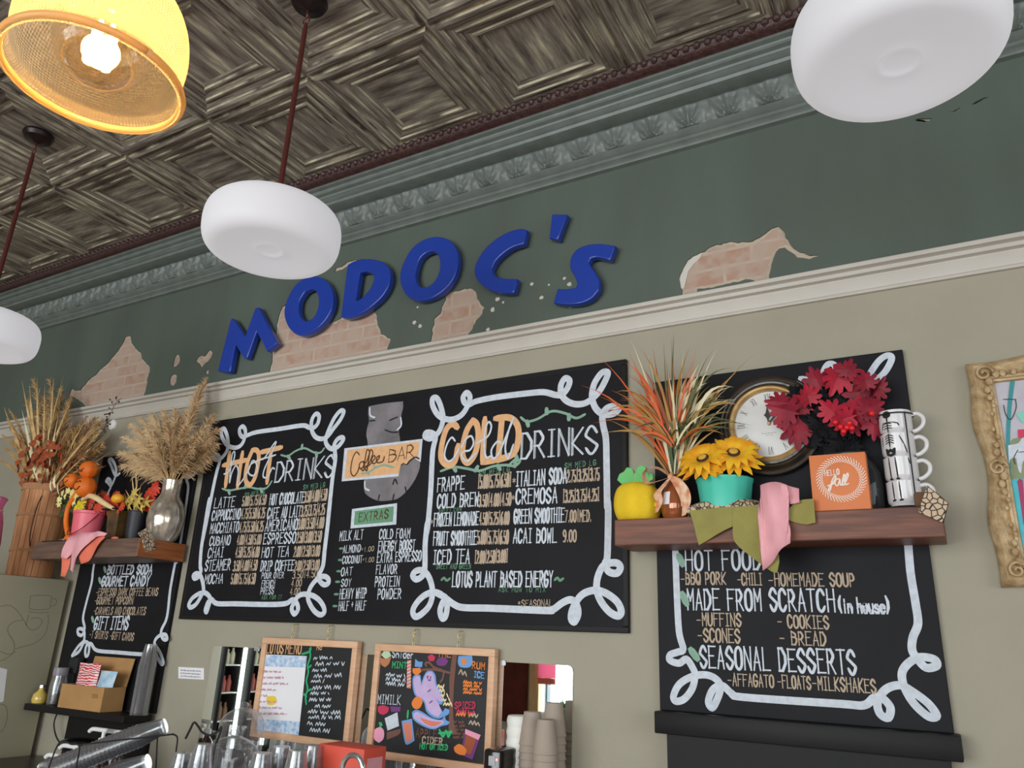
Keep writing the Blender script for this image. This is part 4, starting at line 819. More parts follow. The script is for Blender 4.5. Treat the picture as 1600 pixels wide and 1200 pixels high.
g0 = P(1150, 800, gy)
t = thing('pennant_garland', 'pennant garland of pebble print and olive flags draped over the front of the walnut shelf', 'garland', (g0.x, gy, ST))
def cloth(mb, pts, o, s, Y, th=.0012, amp=.006, fr_=40):      # hanging cloth traced on its own plane and gently rippled
    q = [tuple(x) for x in smoothpoly(W(pts, Y, o, s), 3, 40)]
    bm = bmesh.new(); vs_ = [bm.verts.new((x, Y, z)) for x, z in q]; f = bm.faces.new(vs_); r_ = bmesh.ops.triangulate(bm, faces=[f])
    bmesh.ops.subdivide_edges(bm, edges=bm.edges[:], cuts=3, use_grid_fill=True)
    for v in bm.verts: v.co.y += amp*math.sin(v.co.x*fr_+v.co.z*9)+amp*.6*math.sin(v.co.z*fr_*.7)-amp
    g = bmesh.ops.extrude_face_region(bm, geom=bm.faces[:])
    for v in [e for e in g['geom'] if isinstance(e, bmesh.types.BMVert)]: v.co.y -= th
    mb.bm(bm); bm.free(); return mb
Zg = ((930, 680), 5.0)
b = MB(); cloth(b, [(735,588),(900,575),(1080,560),(1085,640),(1080,718),(960,780),(812,860),(795,790),(770,690)], *Zg, gy); b.build('flag', m_olive, t, 'auto')
b = MB(); cloth(b, [(1080,560),(1280,545),(1350,700),(1440,940),(1425,1075),(1370,1060),(1200,935),(1100,840),(1082,740)], *Zg, gy-.003); b.build('flag', m_olive, t, 'auto')
b = MB(); cloth(b, [(195,890),(250,835),(345,825),(352,900),(358,965),(300,975),(230,960),(190,945)], (1180,560), 3.75, gy); b.build('flag', m_olive, t, 'auto')
# rolled pebble band lying on the shelf edge
b = MB(); band = [P(x, y, -.178+.006*k) for k, (x, y) in enumerate(((1076,792),(1100,786),(1130,780),(1160,779),(1196,784),(1215,790)))]
n = len(band); cs = cats(band, 5)
lo_s, hi_s = [], []
for i, q in enumerate(cs):
    hgt = (.026+.042*math.sin(math.pi*min(1, .12+i/(len(cs)-1)*.9)))
    b.v += [(q.x, q.y-.012, ST+.001), (q.x, q.y-.020, ST+hgt*.45), (q.x, q.y-.008, ST+hgt*.8), (q.x, q.y+.022, ST+hgt), (q.x, q.y+.05, ST+hgt*.9), (q.x, q.y+.06, ST+.001)]
for i in range(len(cs)-1):
    for k in range(5): b.f.append((i*6+k, (i+1)*6+k, (i+1)*6+k+1, i*6+k+1))
b.build('pebble_band', m_stone, t, True, label='pebble print band')
tube_ = MB().tube([q+Vector((0, -.016, 0)) for q in [Vector((c_.x, c_.y, ST+.006)) for c_ in cs]], .003, 6); tube_.build('cord', m_ink, t, True)
b = MB(); cloth(b, [(1008,750),(1130,850),(1100,965),(955,900)], (1180,560), 3.75, gy-.002, .003, .002); b.build('pebble_pennant', m_stone, t, 'auto', label='pebble print pennant at the right end')
b = MB(); b.tube([Vector((q[0], gy-.004, q[1])) for q in W([(1008,750),(1130,850),(1100,965)], gy, (1180,560), 3.75)], .0022, 6); b.build('pennant_edging', m_ink, t)
b = MB(); q0 = P(1441, 784, -.16); b.box((q0.x-.02, -.19, ST+.001), (q0.x+.012, -.15, ST+.045), .008); b.build('rolled_end', mat('brown_felt', (104, 76, 56), .95), t)
# pink chiffon scrap knotted over the garland
t = thing('chiffon_ribbon', 'pink chiffon ribbon knotted over the edge of the right shelf', 'ribbon', (P(1210, 790, gy).x, gy-.02, ST))
b = MB(); cloth(b, [(1300,400),(1420,372),(1500,390),(1520,470),(1480,540),(1500,650),(1530,740),(1535,850),(1460,905),(1390,990),(1310,1058),(1300,940),(1285,780),(1268,640),(1275,560),(1300,490)], *Zg, gy-.022, .0015, .011, 55); b.build('ribbon_tail', m_pink, t, True)
b = MB(); q = P(1207, 768, gy-.02); b.ball(q+Vector((0, .008, 0)), .030, 16, (1.15, .75, .8)); b.build('knot', m_pink, t, True)
b = MB(); cloth(b, [(1440,375),(1530,400),(1595,420),(1595,490),(1600,530),(1530,540),(1470,500)], *Zg, gy-.008, .0015, .008, 70); b.build('ribbon_end', m_pink, t, True)
# ---- black vase with red leaves
p = P(1334, 790, -.082); p.z = ST; u = mpp(p)
m_blk = mat('black_gloss', (24, 23, 25), .18, coat=.4)
t = thing('flower_vase', 'black glass vase holding red leaves behind the orange block', 'vase', p)
vr = 46*u; vh = 92*u; MV = Matrix.Diagonal(Vector((1, .5, 1)))
MB().lathe([(.001,0),(.80*vr,0),(.98*vr,.12*vh),(1.0*vr,.5*vh),(.97*vr,.7*vh),(.8*vr,.88*vh),(.62*vr,.96*vh),(.6*vr,1.03*vh),(.66*vr,1.08*vh),(.6*vr,1.08*vh),(.54*vr,1.0*vh)], p, 40, M=MV).build('body', glass('smoked_glass', (70, 72, 74), .45, .05), t, 'auto')
MB().lathe([(.001,.01),(.70*vr,.01),(.86*vr,.13*vh),(.88*vr,.45*vh),(.001,.47*vh)], p, 32, M=MV).build('dark_filler', mat('dark_pebbles', (44, 38, 36), .9, bump=.8, bs=60), t, True)
og = Vector((p.x, p.y, p.z+vh*1.0))
t = thing('leaf_bouquet', 'bouquet of crimson artificial oak leaves and red berries beside the clock', 'bouquet', og)
m_red = mat('crimson_leaf', (142, 20, 44), .6, rgb2=(104, 12, 30), vs_=22); m_red2 = mat('bright_red_leaf', (172, 28, 52), .6, rgb2=(136, 18, 38), vs_=22); m_bl = mat('black_leaf', (17, 16, 19), .7, spec=.2); m_berry = mat('red_berry', (205, 30, 40), .3)
MAPLE = [(0,0),(.05,.16),(.22,.06),(.32,.12),(.24,.24),(.38,.22),(.50,.30),(.46,.38),(.30,.42),(.44,.52),(.48,.64),(.38,.68),(.22,.58),(.26,.74),(.20,.84),(.10,.74),(.07,.92),(0,1.0),(-.07,.92),(-.10,.74),(-.20,.84),(-.26,.74),(-.22,.58),(-.38,.68),(-.48,.64),(-.44,.52),(-.30,.42),(-.46,.38),(-.50,.30),(-.38,.22),(-.24,.24),(-.32,.12),(-.22,.06),(-.05,.16)]
def leaf(px, py, Y, size, ang, m, par, shape=MAPLE, tilt=0.0, nm='leaf'):
    c0 = P(px, py, Y); S = size*mpp(c0); ca, sa = math.cos(ang), math.sin(ang); b = MB(); vs_ = []
    for x, y in shape:
        lx_, ly_ = x*S, (y-.45)*S; zx_ = abs(x)*S*.35+(y-.4)**2*S*.3
        X_, Z_ = lx_*ca-ly_*sa, lx_*sa+ly_*ca
        vs_.append(Vector((c0.x+X_*math.cos(tilt), c0.y+zx_+X_*math.sin(tilt), c0.z+Z_)))
    ctr = c0+Vector((0, -.003, 0)); k = len(b.v); b.v = [tuple(v) for v in vs_]+[tuple(ctr)]
    for i in range(len(vs_)): b.f.append((i, (i+1) % len(vs_), len(vs_)))
    return b.build(nm, m, par, False)
R_2 = math.radians
for i, (x, y, s_, a, m, tl_) in enumerate([(1275,592,46,20,m_red,.3),(1309,590,58,150,m_red2,-.2),(1325,577,40,-20,m_red,.4),(1251,632,52,60,m_red,.1),(1262,618,44,10,m_red2,-.3),(1225,640,56,70,m_red,.2),(1246,672,60,175,m_red,0),(1232,660,40,110,m_red,.5),(1215,628,40,80,m_red,.2),(1345,612,58,-15,m_red,.3),(1338,640,56,200,m_red2,-.2),(1360,638,48,-60,m_red,.4),(1372,606,42,-40,m_red,-.5),(1297,640,44,40,m_red2,.2),(1318,655,50,100,m_red2,-.3),(1332,660,44,200,m_red2,.1),(1366,665,46,170,m_red,.6),(1352,595,40,10,m_red,-.2)]):
    leaf(x, y, -.10-.02*(i % 3), s_, R_2(a), m, t, tilt=tl_)
rbk = random.Random(21)
for i in range(44):
    leaf(1288+max(-48, min(52, rbk.gauss(0, 26))), 656+max(-42, min(50, rbk.gauss(0, 26))), -.075-rbk.random()*.02, rbk.uniform(28, 44), rbk.uniform(0, 6.3), m_bl, t, tilt=rbk.uniform(-.7, .7))
for x, y in ((1313,667),(1323,668),(1331,669),(1318,674),(1362,646),(1305,660),(1327,661)): MB().ball(P(x, y, -.15), .0095, 12).build('berry', m_berry, t, True)
for x, y in ((1275,600),(1310,600),(1250,640),(1225,650),(1345,620),(1365,610),(1325,655),(1245,672)):
    e = P(x, y, -.09); MB().tube(cats([og+Vector((0, 0, -.06)), (og+e)/2+Vector((0, 0, .02)), e], 4), .0018, 6).build('twig', m_bl, t, True)
# ---- orange block
p = P(1315, 789, -.185); p.z = ST; u = mpp(p); bw = 42*u
bh = P(1310, 709, p.y).z-ST; t = thing('sign_block', 'square orange block with a white wreath and the words hello fall', 'sign block', p)
MB().box((p.x-bw, p.y-.005, p.z+.0005), (p.x+bw*1.0, p.y+.042, p.z+bh), .003).build('block', mat('orange_paint', (204, 116, 68), .6, var=.06, vs_=10), t, 'auto')
fy = p.y-.0062; Zb = ((1120, 540), 4.444)
b = MB(); wc = P(1314, 748, fy); cx_, cz_ = wc.x, wc.z; rw = 34*hw(wc)
for k in range(46):
    a = 2*math.pi*k/46; er = Vector((math.cos(a), math.sin(a))); et = Vector((-er.y, er.x)); q = Vector((cx_, cz_))+er*rw
    for sg in (1, -1):
        e = q+er*sg*.009+et*.009; b.ribbon([(q.x, q.y), (e.x, e.y)], .0042, fy)
b.build('wreath', mat('pale_pink_paint', (236, 206, 196), .7), t)
b = MB(); text(b, 'HELLO', (1120+752/4.444, 540+905/4.444), (1120+850/4.444, 540+893/4.444), 8, fy, .0035)
strokes(b, [[(770,975),(800,960),(825,920),(822,905),(800,940),(790,1000),(775,1005),(790,975),(815,955)],[(848,925),(828,930),(822,960),(840,972),(855,930),(858,968),(875,950),(890,910),(884,895),(874,930),(872,968),(890,955),(912,905),(906,888),(894,925),(892,965),(915,958)]], *Zb, .0042, fy)
b.build('lettering', MATS['pale_pink_paint'], t, label='hello fall')
# ---- mugs
m_cer = mat('white_ceramic', (204, 200, 202), .16, coat=.25)
pm = P(1414, 779, -.095); u = mpp(pm); mr = 27.5*hw(pm); mh = 38.2*u; z0 = ST+.016
def mug(zb, k):
    t = thing('mug', ['lowest of the four stacked white mugs, printed with skeleton shins', 'second white mug from the shelf in the stack, printed with skeleton thighs', 'third white mug from the shelf in the stack, printed with ribs and pelvis', 'topmost white mug of the stack, printed with a skull'][k], 'mug', (pm.x, pm.y, zb), 'stacked skeleton mugs')
    pr = [(.001,.004),(mr*.82,.0),(mr*.84,.006),(mr*.97,.012),(mr,.022),(mr,mh-.004),(mr*1.01,mh),(mr*.95,mh),(mr*.93,.02),(.001,.015)]
    MB().lathe(pr, (pm.x, pm.y, zb), 48).build('body', m_cer, t, 'auto')
    h = [(mr*.97,0,mh*.84),(mr*1.35,0,mh*.86),(mr*1.66,0,mh*.66),(mr*1.60,0,mh*.36),(mr*1.25,0,mh*.16),(mr*.97,0,mh*.12)]
    ra = R_2(-8); MB().tube([(pm.x+x*math.cos(ra), pm.y+x*math.sin(ra), zb+z) for x, y, z in [tuple(q) for q in cats(h, 5)]], .0065, 10).build('handle', m_cer, t, True)
    return t
mugs = [mug(z0+k*mh, k) for k in range(4)]
# skeleton print: drawn as (angle, height in mug units), wrapped round the mugs
SK = []
a0 = R_2(-116)
def skl(pts, w=.0032): SK.append((pts, w))
def ell(cx, cz, rx, rz, n=10): return [(cx+rx*math.cos(2*math.pi*i/n), cz+rz*math.sin(2*math.pi*i/n)) for i in range(n+1)]
A_ = lambda deg: R_2(deg)
for rr_ in (.05, .14, .22): skl(ell(0, 3.80, rr_*.9, .105*rr_/.22), .0075)
skl([(0,3.66),(0,3.50)], .005); skl([(-.3,3.46),(.3,3.46)]); skl([(.3,3.46),(.62,3.40),(.68,3.30)], .0035); skl([(-.3,3.46),(-.42,3.2)], .0035)
skl([(0,3.48),(0,3.05)], .004)
for q in range(3): skl([(-.26,3.40-q*.1),(0,3.44-q*.1),(.26,3.40-q*.1)], .003)
skl([(0,2.97),(0,2.42)], .0045)
for q in range(4): skl([(-.26,2.86-q*.1),(-.08,2.92-q*.1),(.08,2.92-q*.1),(.26,2.86-q*.1)], .0032)
skl([(-.26,2.32),(-.1,2.22),(0,2.30),(.1,2.22),(.26,2.32),(.2,2.12),(0,2.06),(-.2,2.12),(-.26,2.32)], .008)
skl([(.62,2.85),(.85,2.5)], .0035); skl([(.85,2.5),(.98,2.15)], .0035); skl([(-.5,2.9),(-.55,2.5)], .003)
skl([(-.2,1.96),(-.16,1.06)], .0042); skl([(.22,1.96),(.26,1.06)], .0042); skl([(1.0,1.9),(1.05,1.7)], .0035)
skl([(-.22,1.08),(-.1,1.08)], .006); skl([(.2,1.08),(.32,1.08)], .006)
skl([(-.14,.95),(-.12,.22)], .004); skl([(.28,.95),(.30,.22)], .004); skl([(-.2,.20),(-.06,.22)], .006); skl([(.24,.20),(.38,.22)], .006)
for k in range(4):
    b = MB()
    for pts, w in SK:
        zs = [q[1] for q in pts]
        if not (k <= sum(zs)/len(zs) < k+1): continue
        pp = []
        for (qa, qz), (ra_, rz_) in zip(pts[:-1], pts[1:]):
            for j in range(4): pp.append((qa+(ra_-qa)*j/4, qz+(rz_-qz)*j/4))
        pp.append(pts[-1]); pp = [(x, z) for x, z in pp]
        t2 = MB().ribbon([(x*mr, z*mh) for x, z in pp], w, 0)
        n = len(b.v); R3 = mr+.0008
        b.v += [(pm.x+R3*math.cos(a0+v[0]/mr), pm.y+R3*math.sin(a0+v[0]/mr), z0+v[2]) for v in t2.v]; b.f += [tuple(i+n for i in f) for f in t2.f]
    b.build('skeleton_print', m_ink, mugs[k])
t = thing('mug_rack', 'black wire rack around the stack of white mugs', 'rack', (pm.x, pm.y, ST))
b = MB(); wr_ = mr+.006
for a in (R_2(-55), R_2(125)): b.tube([(pm.x+wr_*math.cos(a), pm.y+wr_*math.sin(a), z) for z in (ST+.002, z0+3.6*mh, z0+4*mh-.01)], .0022, 6)
b.build('upright', m_ink, t)
for z in (ST+.012, z0+4*mh-.012):
    MB().tube([(pm.x+wr_*math.cos(a), pm.y+wr_*math.sin(a), z) for a in [k*math.pi/20 for k in range(41)]], .0020, 6).build('hoop', m_ink, t, True)
MB().box((pm.x-mr*.9, pm.y-.004, ST+.010), (pm.x+mr*.9, pm.y+.004, ST+.015)).build('base_bar', m_ink, t)
# ---- black panelled cabinet under the right board
t = thing('panelled_cabinet', 'black panelled cabinet with a moulded top ledge under the food menu board', 'cabinet', (-.5, 0, 0))
MB().box((-.90, -.06, 0), (-.085, -.001, 1.336)).build('body', m_frame, t)
MB().box((-.934, -.085, 1.338), (-.052, -.001, 1.405), .004).build('ledge', m_frame, t, 'auto')
b = MB()
for a, e in (((-.80,1.20),(-.16,1.235)),((-.80,.3),(-.16,.335)),((-.80,.335),(-.765,1.20)),((-.195,.335),(-.16,1.20))): b.box((a[0], -.075, a[1]), (e[0], -.059, e[1]), .004)
b.build('panel_moulding', m_frame, t, 'auto')
# ---- gilt picture
Zf = ((1490, 540), 3.0769)
f0 = P(1508, 568, -.03); f1 = P(1562, 917, -.03); fx, ft, fb_ = f0.x, f0.z, f1.z; fw_ = .62; fm = .070
t = thing('framed_painting', 'circus painting in an ornate gilt frame at the right edge', 'painting', (fx+fw_/2, 0, fb_))
m_gilt = mat('gilt_gesso', (194, 168, 130), .55, metal=.1, rgb2=(150, 122, 86), vs_=26, bump=.5, bs=70)
def edge(a, b_, n=40):
    a, b_ = Vector(a), Vector(b_); d = b_-a; nn = Vector((d.y, -d.x)).normalized(); r = []
    for i in range(n):
        q = i/n; off = .012*math.sin(math.pi*q)-.016*(math.exp(-((q-.28)/.12)**2)+math.exp(-((q-.72)/.12)**2))
        r.append(a+d*q+nn*off)
    return r
out = edge((fx, fb_), (fx, ft))+edge((fx, ft), (fx+fw_, ft))+edge((fx+fw_, ft), (fx+fw_, fb_))+edge((fx+fw_, fb_), (fx, fb_))
cx_, cz_ = fx+fw_/2, (ft+fb_)/2; hx, hz = fw_/2-fm, (ft-fb_)/2-fm
def inn(k, y):
    r = []
    for side in range(4):
        cs = [(-1,-1),(-1,1),(1,1),(1,-1),(-1,-1)]; a, b_ = cs[side], cs[side+1]
        for i in range(40): q = i/40; r.append((cx_+(a[0]+(b_[0]-a[0])*q)*hx*k, y, cz_+(a[1]+(b_[1]-a[1])*q)*(hz+(k-1)*hx)))
    return r
rings = [[(p_.x, -.002, p_.y) for p_ in out], [(p_.x, -.022, p_.y) for p_ in out]]
def lerp(A, B_, q, y): return [(a[0]*(1-q)+b_[0]*q, y, a[2]*(1-q)+b_[2]*q) for a, b_ in zip(A, B_)]
i0 = inn(1.0, -.02)
rings += [lerp(rings[1], i0, .08, -.036), lerp(rings[1], i0, .25, -.045), lerp(rings[1], i0, .55, -.032), lerp(rings[1], i0, .72, -.024), lerp(rings[1], i0, .76, -.034), lerp(rings[1], i0, .86, -.034), lerp(rings[1], i0, .88, -.026), lerp(rings[1], i0, .97, -.024), inn(1.0, -.012)]
b = MB()
for r in rings: b.v += r
n = len(rings[0])
for j in range(len(rings)-1):
    for i in range(n): b.f.append((j*n+i, j*n+(i+1) % n, (j+1)*n+(i+1) % n, (j+1)*n+i))
b.build('frame', m_gilt, t, 'auto')
def spiral(mb, cx, cz, r, sg=1, y=-.046, ph=0):
    pts = [(cx+sg*r*(1-k/26)*math.cos(ph+k*.42), y, cz+r*(1-k/26)*math.sin(ph+k*.42)) for k in range(24)]; mb.tube(pts, .0045, 6)
for px, pz, sx_ in ((fx+.045, ft-.045, 1), (fx+.045, fb_+.045, 1), (fx+fw_-.045, ft-.045, -1), (fx+fw_-.045, fb_+.045, -1), (fx+.04, cz_, 1), (fx+fw_-.04, cz_, -1), (cx_, ft-.04, 1), (cx_, fb_+.04, 1)):
    b = MB(); spiral(b, px, pz, .026, sx_); mid = abs(pz-cz_) < .01; hor = abs(px-cx_) < .01
    for q in range(1, 6):
        for s2 in (1, -1):
            if not mid and not hor: s3 = (-1 if pz > cz_ else 1); pos = (px+.006, pz+s3*.026*q) if s2 == 1 else (px+sx_*.026*q, pz+s3*.004)
            elif mid: pos = (px+.008*sx_, pz+s2*.024*q)
            else: pos = (px+s2*.024*q, pz)
            b.ball((pos[0]+.005*math.sin(q*2), -.042, pos[1]), .013-.0014*q, 8, (1, .5, 1.2))
    b.build('scroll_ornament', m_gilt, t, True)
cy_ = -.0125
MB().box((cx_-hx, -.012, cz_-hz), (cx_+hx, -.008, cz_+hz)).build('canvas', mat('painted_grey_sky', (176, 172, 182), .6, var=.12, vs_=9), t)
def paint(nm, m, pts, dy): b = MB(); addfill(b, [[tuple(q) for q in smoothpoly([(max(cx_-hx, x), min(cz_+hz, max(cz_-hz, z))) for x, z in W(pts, cy_, *Zf)], 3, 60)]], cy_-dy, .0003); b.build(nm, m, t)
m_turq = mat('paint_turquoise', (60, 166, 182), .5, var=.1, vs_=30); m_pgrn = mat('paint_green', (128, 136, 104), .6, var=.2, vs_=18); m_mag = mat('paint_magenta', (150, 34, 84), .5); m_teal = mat('paint_teal', (44, 128, 134), .5)
paint('painted_hill', m_pgrn, [(225,540),(270,470),(330,440),(700,420),(1000,450),(1000,700),(700,690),(240,680)], .0006)
paint('painted_ring', m_turq, [(230,650),(330,640),(700,650),(1100,700),(1100,1200),(290,1200),(265,900)], .0012)
paint('painted_pole', m_teal, [(262,120),(285,120),(278,300),(270,480),(262,640),(244,640),(252,480),(258,300)], .0018)
paint('painted_horse', m_white, [(262,480),(310,470),(335,440),(380,440),(440,470),(470,520),(455,600),(440,590),(420,540),(380,540),(335,555),(325,615),(312,600),(300,540),(275,545),(266,570)], .0020)
paint('painted_banner', mat('paint_red', (190, 40, 76), .5), [(308,405),(380,400),(382,440),(310,446)], .0024)
paint('painted_club', m_mag, [(305,655),(318,640),(332,650),(334,672),(350,860),(336,862),(310,680)], .0024)
paint('painted_tree', mat('paint_mint', (120, 190, 170), .5), [(300,330),(360,310),(420,330),(420,370),(330,372)], .0024)
b = MB(); 
for pts in ([(240,285),(250,330),(275,355),(300,300),(296,258)],[(238,258),(300,258)],[(310,500),(290,540),(296,570)],[(310,512),(420,505)]): strokes(b, [pts], *Zf, .0022, cy_-.003)
b.build('painted_lines', m_ink, t)
# ================================================================== LEFT CABINET, SHELF AND WHAT STANDS THERE
CX = -4.458; CZ = 1.843
m_cab = mat('sage_lacquer', (168, 161, 138), .5, var=.05, vs_=3)
t = thing('tall_cabinet', 'tall sage green cabinet with a faint line drawing on its side, under the bushel basket', 'cabinet', (CX-.45, -.55, 0))
MB().box((CX-.9, -1.15, .02), (CX, -.03, CZ), .012).build('body', m_cab, t, 'auto')
def sidestroke(mb, pts, o, s, w):
    q = [PX(o[0]+p[0]/s, o[1]+p[1]/s, CX) for p in cats(pts, 4)]
    t2 = MB().ribbon([(p.y, p.z) for p in q], w, 0); n = len(mb.v)
    mb.v += [(CX+.0012, v[0], v[2]) for v in t2.v]; mb.f += [tuple(i+n for i in f) for f in t2.f]
b = MB(); z = (0, 900); 
for pts in ([(190,125),(260,120),(322,126)],[(190,125),(185,165),(180,205)],[(322,126),(316,165),(310,205)],[(180,205),(245,212),(310,205)],[(325,140),(352,150),(346,180),(316,190)],[(175,222),(240,230),(305,225)],[(180,240),(170,270),(165,310),(200,338),(240,322),(262,285),(240,262),(195,266)],[(298,240),(302,280),(282,360),(225,415),(150,440),(95,455)],[(0,192),(50,182),(95,205),(130,250),(155,290),(165,310)],[(140,275),(90,285),(55,310),(48,350),(75,395),(90,430),(80,480),(30,520),(0,530)],[(0,470),(50,490),(100,470)],[(0,800),(35,815),(45,870),(30,940),(0,980)]):
    sidestroke(b, pts, z, 4.0, .0036)
b.build('line_drawing', mat('pencil_grey', (126, 120, 102), .8), t, label='thin pencil drawing of a trunk holding a cup')
b = MB(); q = [PX(x, y, CX) for x, y in ((-12,1040),(11,1046),(5,1096),(-12,1100))]; b.hexa([(CX+.0008, p.y, p.z) for p in q], [(CX+.002, p.y, p.z) for p in q])
o = b.build('paper_notice', mat('white_paper', (222, 218, 224), .8), loc=(CX+.001, q[0].y, q[2].z)); tag(o, 'white paper notice taped to the side of the tall cabinet at the left edge', 'paper')
# ---- bushel basket
by = -.175; p = P(47, 890, by); p.z = CZ; u = mpp(p); ru = hw(p)
top = P(50, 764, by).z-CZ; R1, R0 = 43*ru, 37*ru
t = thing('bushel_basket', 'slatted wooden bushel basket of dried stalks on the tall cabinet', 'basket', p)
m_slat = mat('basket_slat', (190, 136, 94), .75, rgb2=(152, 100, 66), vs_=5, stretch=(7, 7, 1.2)); m_hoop = mat('basket_hoop', (164, 116, 80), .75, var=.2, vs_=12)
b = MB(); ns = 22
for k in range(ns):
    a = 2*math.pi*k/ns; w_ = math.pi/ns*.93; lo, hi = [], []
    for lst, dr in ((lo, 0), (hi, -.004)):
        for sg in (-1, 1):
            lst.append([(p.x+(R0+(R1-R0)*q+dr+(.0015 if k % 2 else 0))*math.cos(a+sg*w_), p.y+(R0+(R1-R0)*q+dr+(.0015 if k % 2 else 0))*math.sin(a+sg*w_), CZ+.002+top*q) for q in (0, .5, 1)])
    b.hexa([lo[0][0], lo[1][0], lo[1][1], lo[1][2], lo[0][2], lo[0][1]], [hi[0][0], hi[1][0], hi[1][1], hi[1][2], hi[0][2], hi[0][1]])
b.build('slats', m_slat, t)
MB().lathe([(.001,.004),(R0-.006,.004)], (p.x, p.y, CZ), 24).build('bottom', m_slat, t)
for q, hh, nm in ((.28, .016, 'hoop'), (.66, .014, 'hoop'), (.965, .036, 'rim_band')):
    r_ = R0+(R1-R0)*q+.0016; MB().lathe([(r_, -hh/2), (r_+.004, -hh/2), (r_+.0045, hh/2), (r_, hh/2)], (p.x, p.y, CZ+top*q), 44).build(nm, m_hoop, t, 'auto')
b = MB(); hx_ = p.x+R1*.78; hy_ = p.y-R1*.66
b.tube(cats([(hx_, hy_, CZ+top*.86), (hx_+.03, hy_-.03, CZ+top*.7), (hx_+.028, hy_-.03, CZ+top*.45), (hx_, hy_, CZ+top*.32)], 5), .0028, 6); b.build('wire_handle', m_dkbr, t, True)
bp_ = Vector(p)
# ---- dried bouquet in the basket
og = Vector((p.x, p.y, CZ+top*.8))
t = thing('dried_bouquet', 'tall dried bouquet of corn leaves, rust foliage and grasses in the bushel basket', 'bouquet', og)
m_corn = mat('dried_corn_leaf', (206, 178, 128), .8, rgb2=(164, 128, 80), vs_=16, k=1.35); m_corn2 = mat('pale_husk', (224, 206, 164), .8, var=.1, vs_=14, k=1.35); m_rust = mat('rust_leaf', (166, 76, 34), .75, rgb2=(120, 56, 34), vs_=20); m_twig = mat('dried_twig', (158, 116, 78), .85, var=.2, vs_=20); m_pamp = mat('pampas_plume', (198, 170, 132), .95, rgb2=(166, 136, 100), vs_=8, k=1.4); m_pampg = mat('golden_plume', (186, 148, 94), .95, rgb2=(150, 114, 70), vs_=8, k=1.35); m_berryd = mat('dark_berry', (62, 40, 32), .6)
rb = random.Random(11)
def plume(par, base, tip, Y, m, L=.10, n=260, droop=.5, w=.0013, nm='plume', start=.35, fan=1.0):
    base, tip = Vector(base), Vector(tip); b = MB(); ax = tip-base; ln = ax.length
    mid = base+ax*.55+Vector((0, 0, .06*ln))-Vector((ax.x*.18, 0, 0)); pth = lambda q: base*(1-q)**2+mid*2*q*(1-q)+tip*q*q
    b.tube([pth(k/10) for k in range(11)], [.0028*(1-.6*k/10) for k in range(11)], 5)
    for i in range(n):
        q = start+(1-start)*rb.random()**.85; a = pth(min(1, q)); d = (pth(min(1, q+.03))-pth(q-.03)).normalized()
        rnd = Vector((rb.gauss(0, 1), rb.gauss(0, 1), rb.gauss(0, 1))); rnd = (rnd-d*rnd.dot(d)).normalized()
        tp_ = math.sin(math.pi*min(1, max(.05, (q-start)/(1-start)*.85+.15)))
        l_ = L*(.35+.75*rb.random())*(.4+.6*tp_); v = (d*rb.uniform(.5, 1.1)+rnd*rb.uniform(.25, .8)*fan).normalized()
        pts = [a, a+v*l_*.5, a+v*l_+Vector((0, 0, -droop*l_*.35))]
        b.strip(pts, [w, w, w*.3], v.cross(Vector((rb.uniform(-.5, .5), -1, rb.uniform(-.5, .5)))).normalized())
    return b.build(nm, m, par, False)
def tipat(x, y, Y): return P(x, y, Y)
for x, y, Yo in ((14,640,-.04),(4,680,.03),(20,690,-.08),(8,700,-.05),(16,670,.0),(1,720,-.02),(12,655,-.07)): plume(t, og+Vector((-.06, 0, 0)), tipat(x, y, og.y+Yo), 0, m_pampg, .06, 380, .1, nm='golden_plume', start=.05, fan=.6)
for i in range(40): plume(t, og+Vector((rb.uniform(-.06, .07), rb.uniform(-.03, .04), 0)), tipat(rb.uniform(36, 172), rb.uniform(650, 735), og.y+rb.uniform(-.04, .08)), 0, rb.choice([m_pampg, m_pampg, m_twig, m_corn]), .07, 130, .3, .0018, nm='grass_plume', start=.2)
for x, y, Yo in ((42,625,.02),(70,620,.0),(88,640,.03),(105,680,.02),(125,690,-.05),(145,655,.05),(60,672,.02),(132,710,-.06),(52,592,0),(78,594,.02),(96,606,.05),(112,620,.06),(62,640,.05),(135,652,.04),(120,668,.0),(104,650,.06),(150,672,.03),(140,700,-.02),(160,695,0)): plume(t, og+Vector((rb.uniform(-.05, .06), 0, 0)), tipat(x, y, og.y+Yo), 0, m_pampg if rb.random() < .6 else m_twig, .08, 240, .3, .0018, nm='grass_plume', start=.25)
for x, y, Yo, w_, m in ((34,594,-.05,.010,m_corn),(46,600,-.02,.012,m_corn),(58,588,-.03,.009,m_corn),(84,590,-.04,.010,m_corn),(99,588,0,.010,m_corn),(70,600,-.06,.008,m_corn),(34,640,-.08,.013,m_corn2),(80,655,-.08,.013,m_corn2),(91,650,-.09,.014,m_corn2),(76,640,-.05,.010,m_corn),(44,620,-.06,.010,m_corn),(110,628,-.03,.010,m_corn),(128,640,0,.009,m_corn),(118,650,-.05,.011,m_corn),(140,646,-.02,.009,m_corn),(25,650,-.03,.012,m_corn),(6,636,-.02,.012,m_corn),(100,668,-.07,.010,m_corn),(150,664,-.04,.008,m_corn)):
    e = tipat(x, y, og.y+Yo); blade(MB(), og+Vector((rb.uniform(-.07, .05), rb.uniform(-.04, .02), 0)), e, w_*1.25, Vector((rb.uniform(-.03, .03), -.02, .03)), rb, .5).build('corn_leaf', m, t, True)
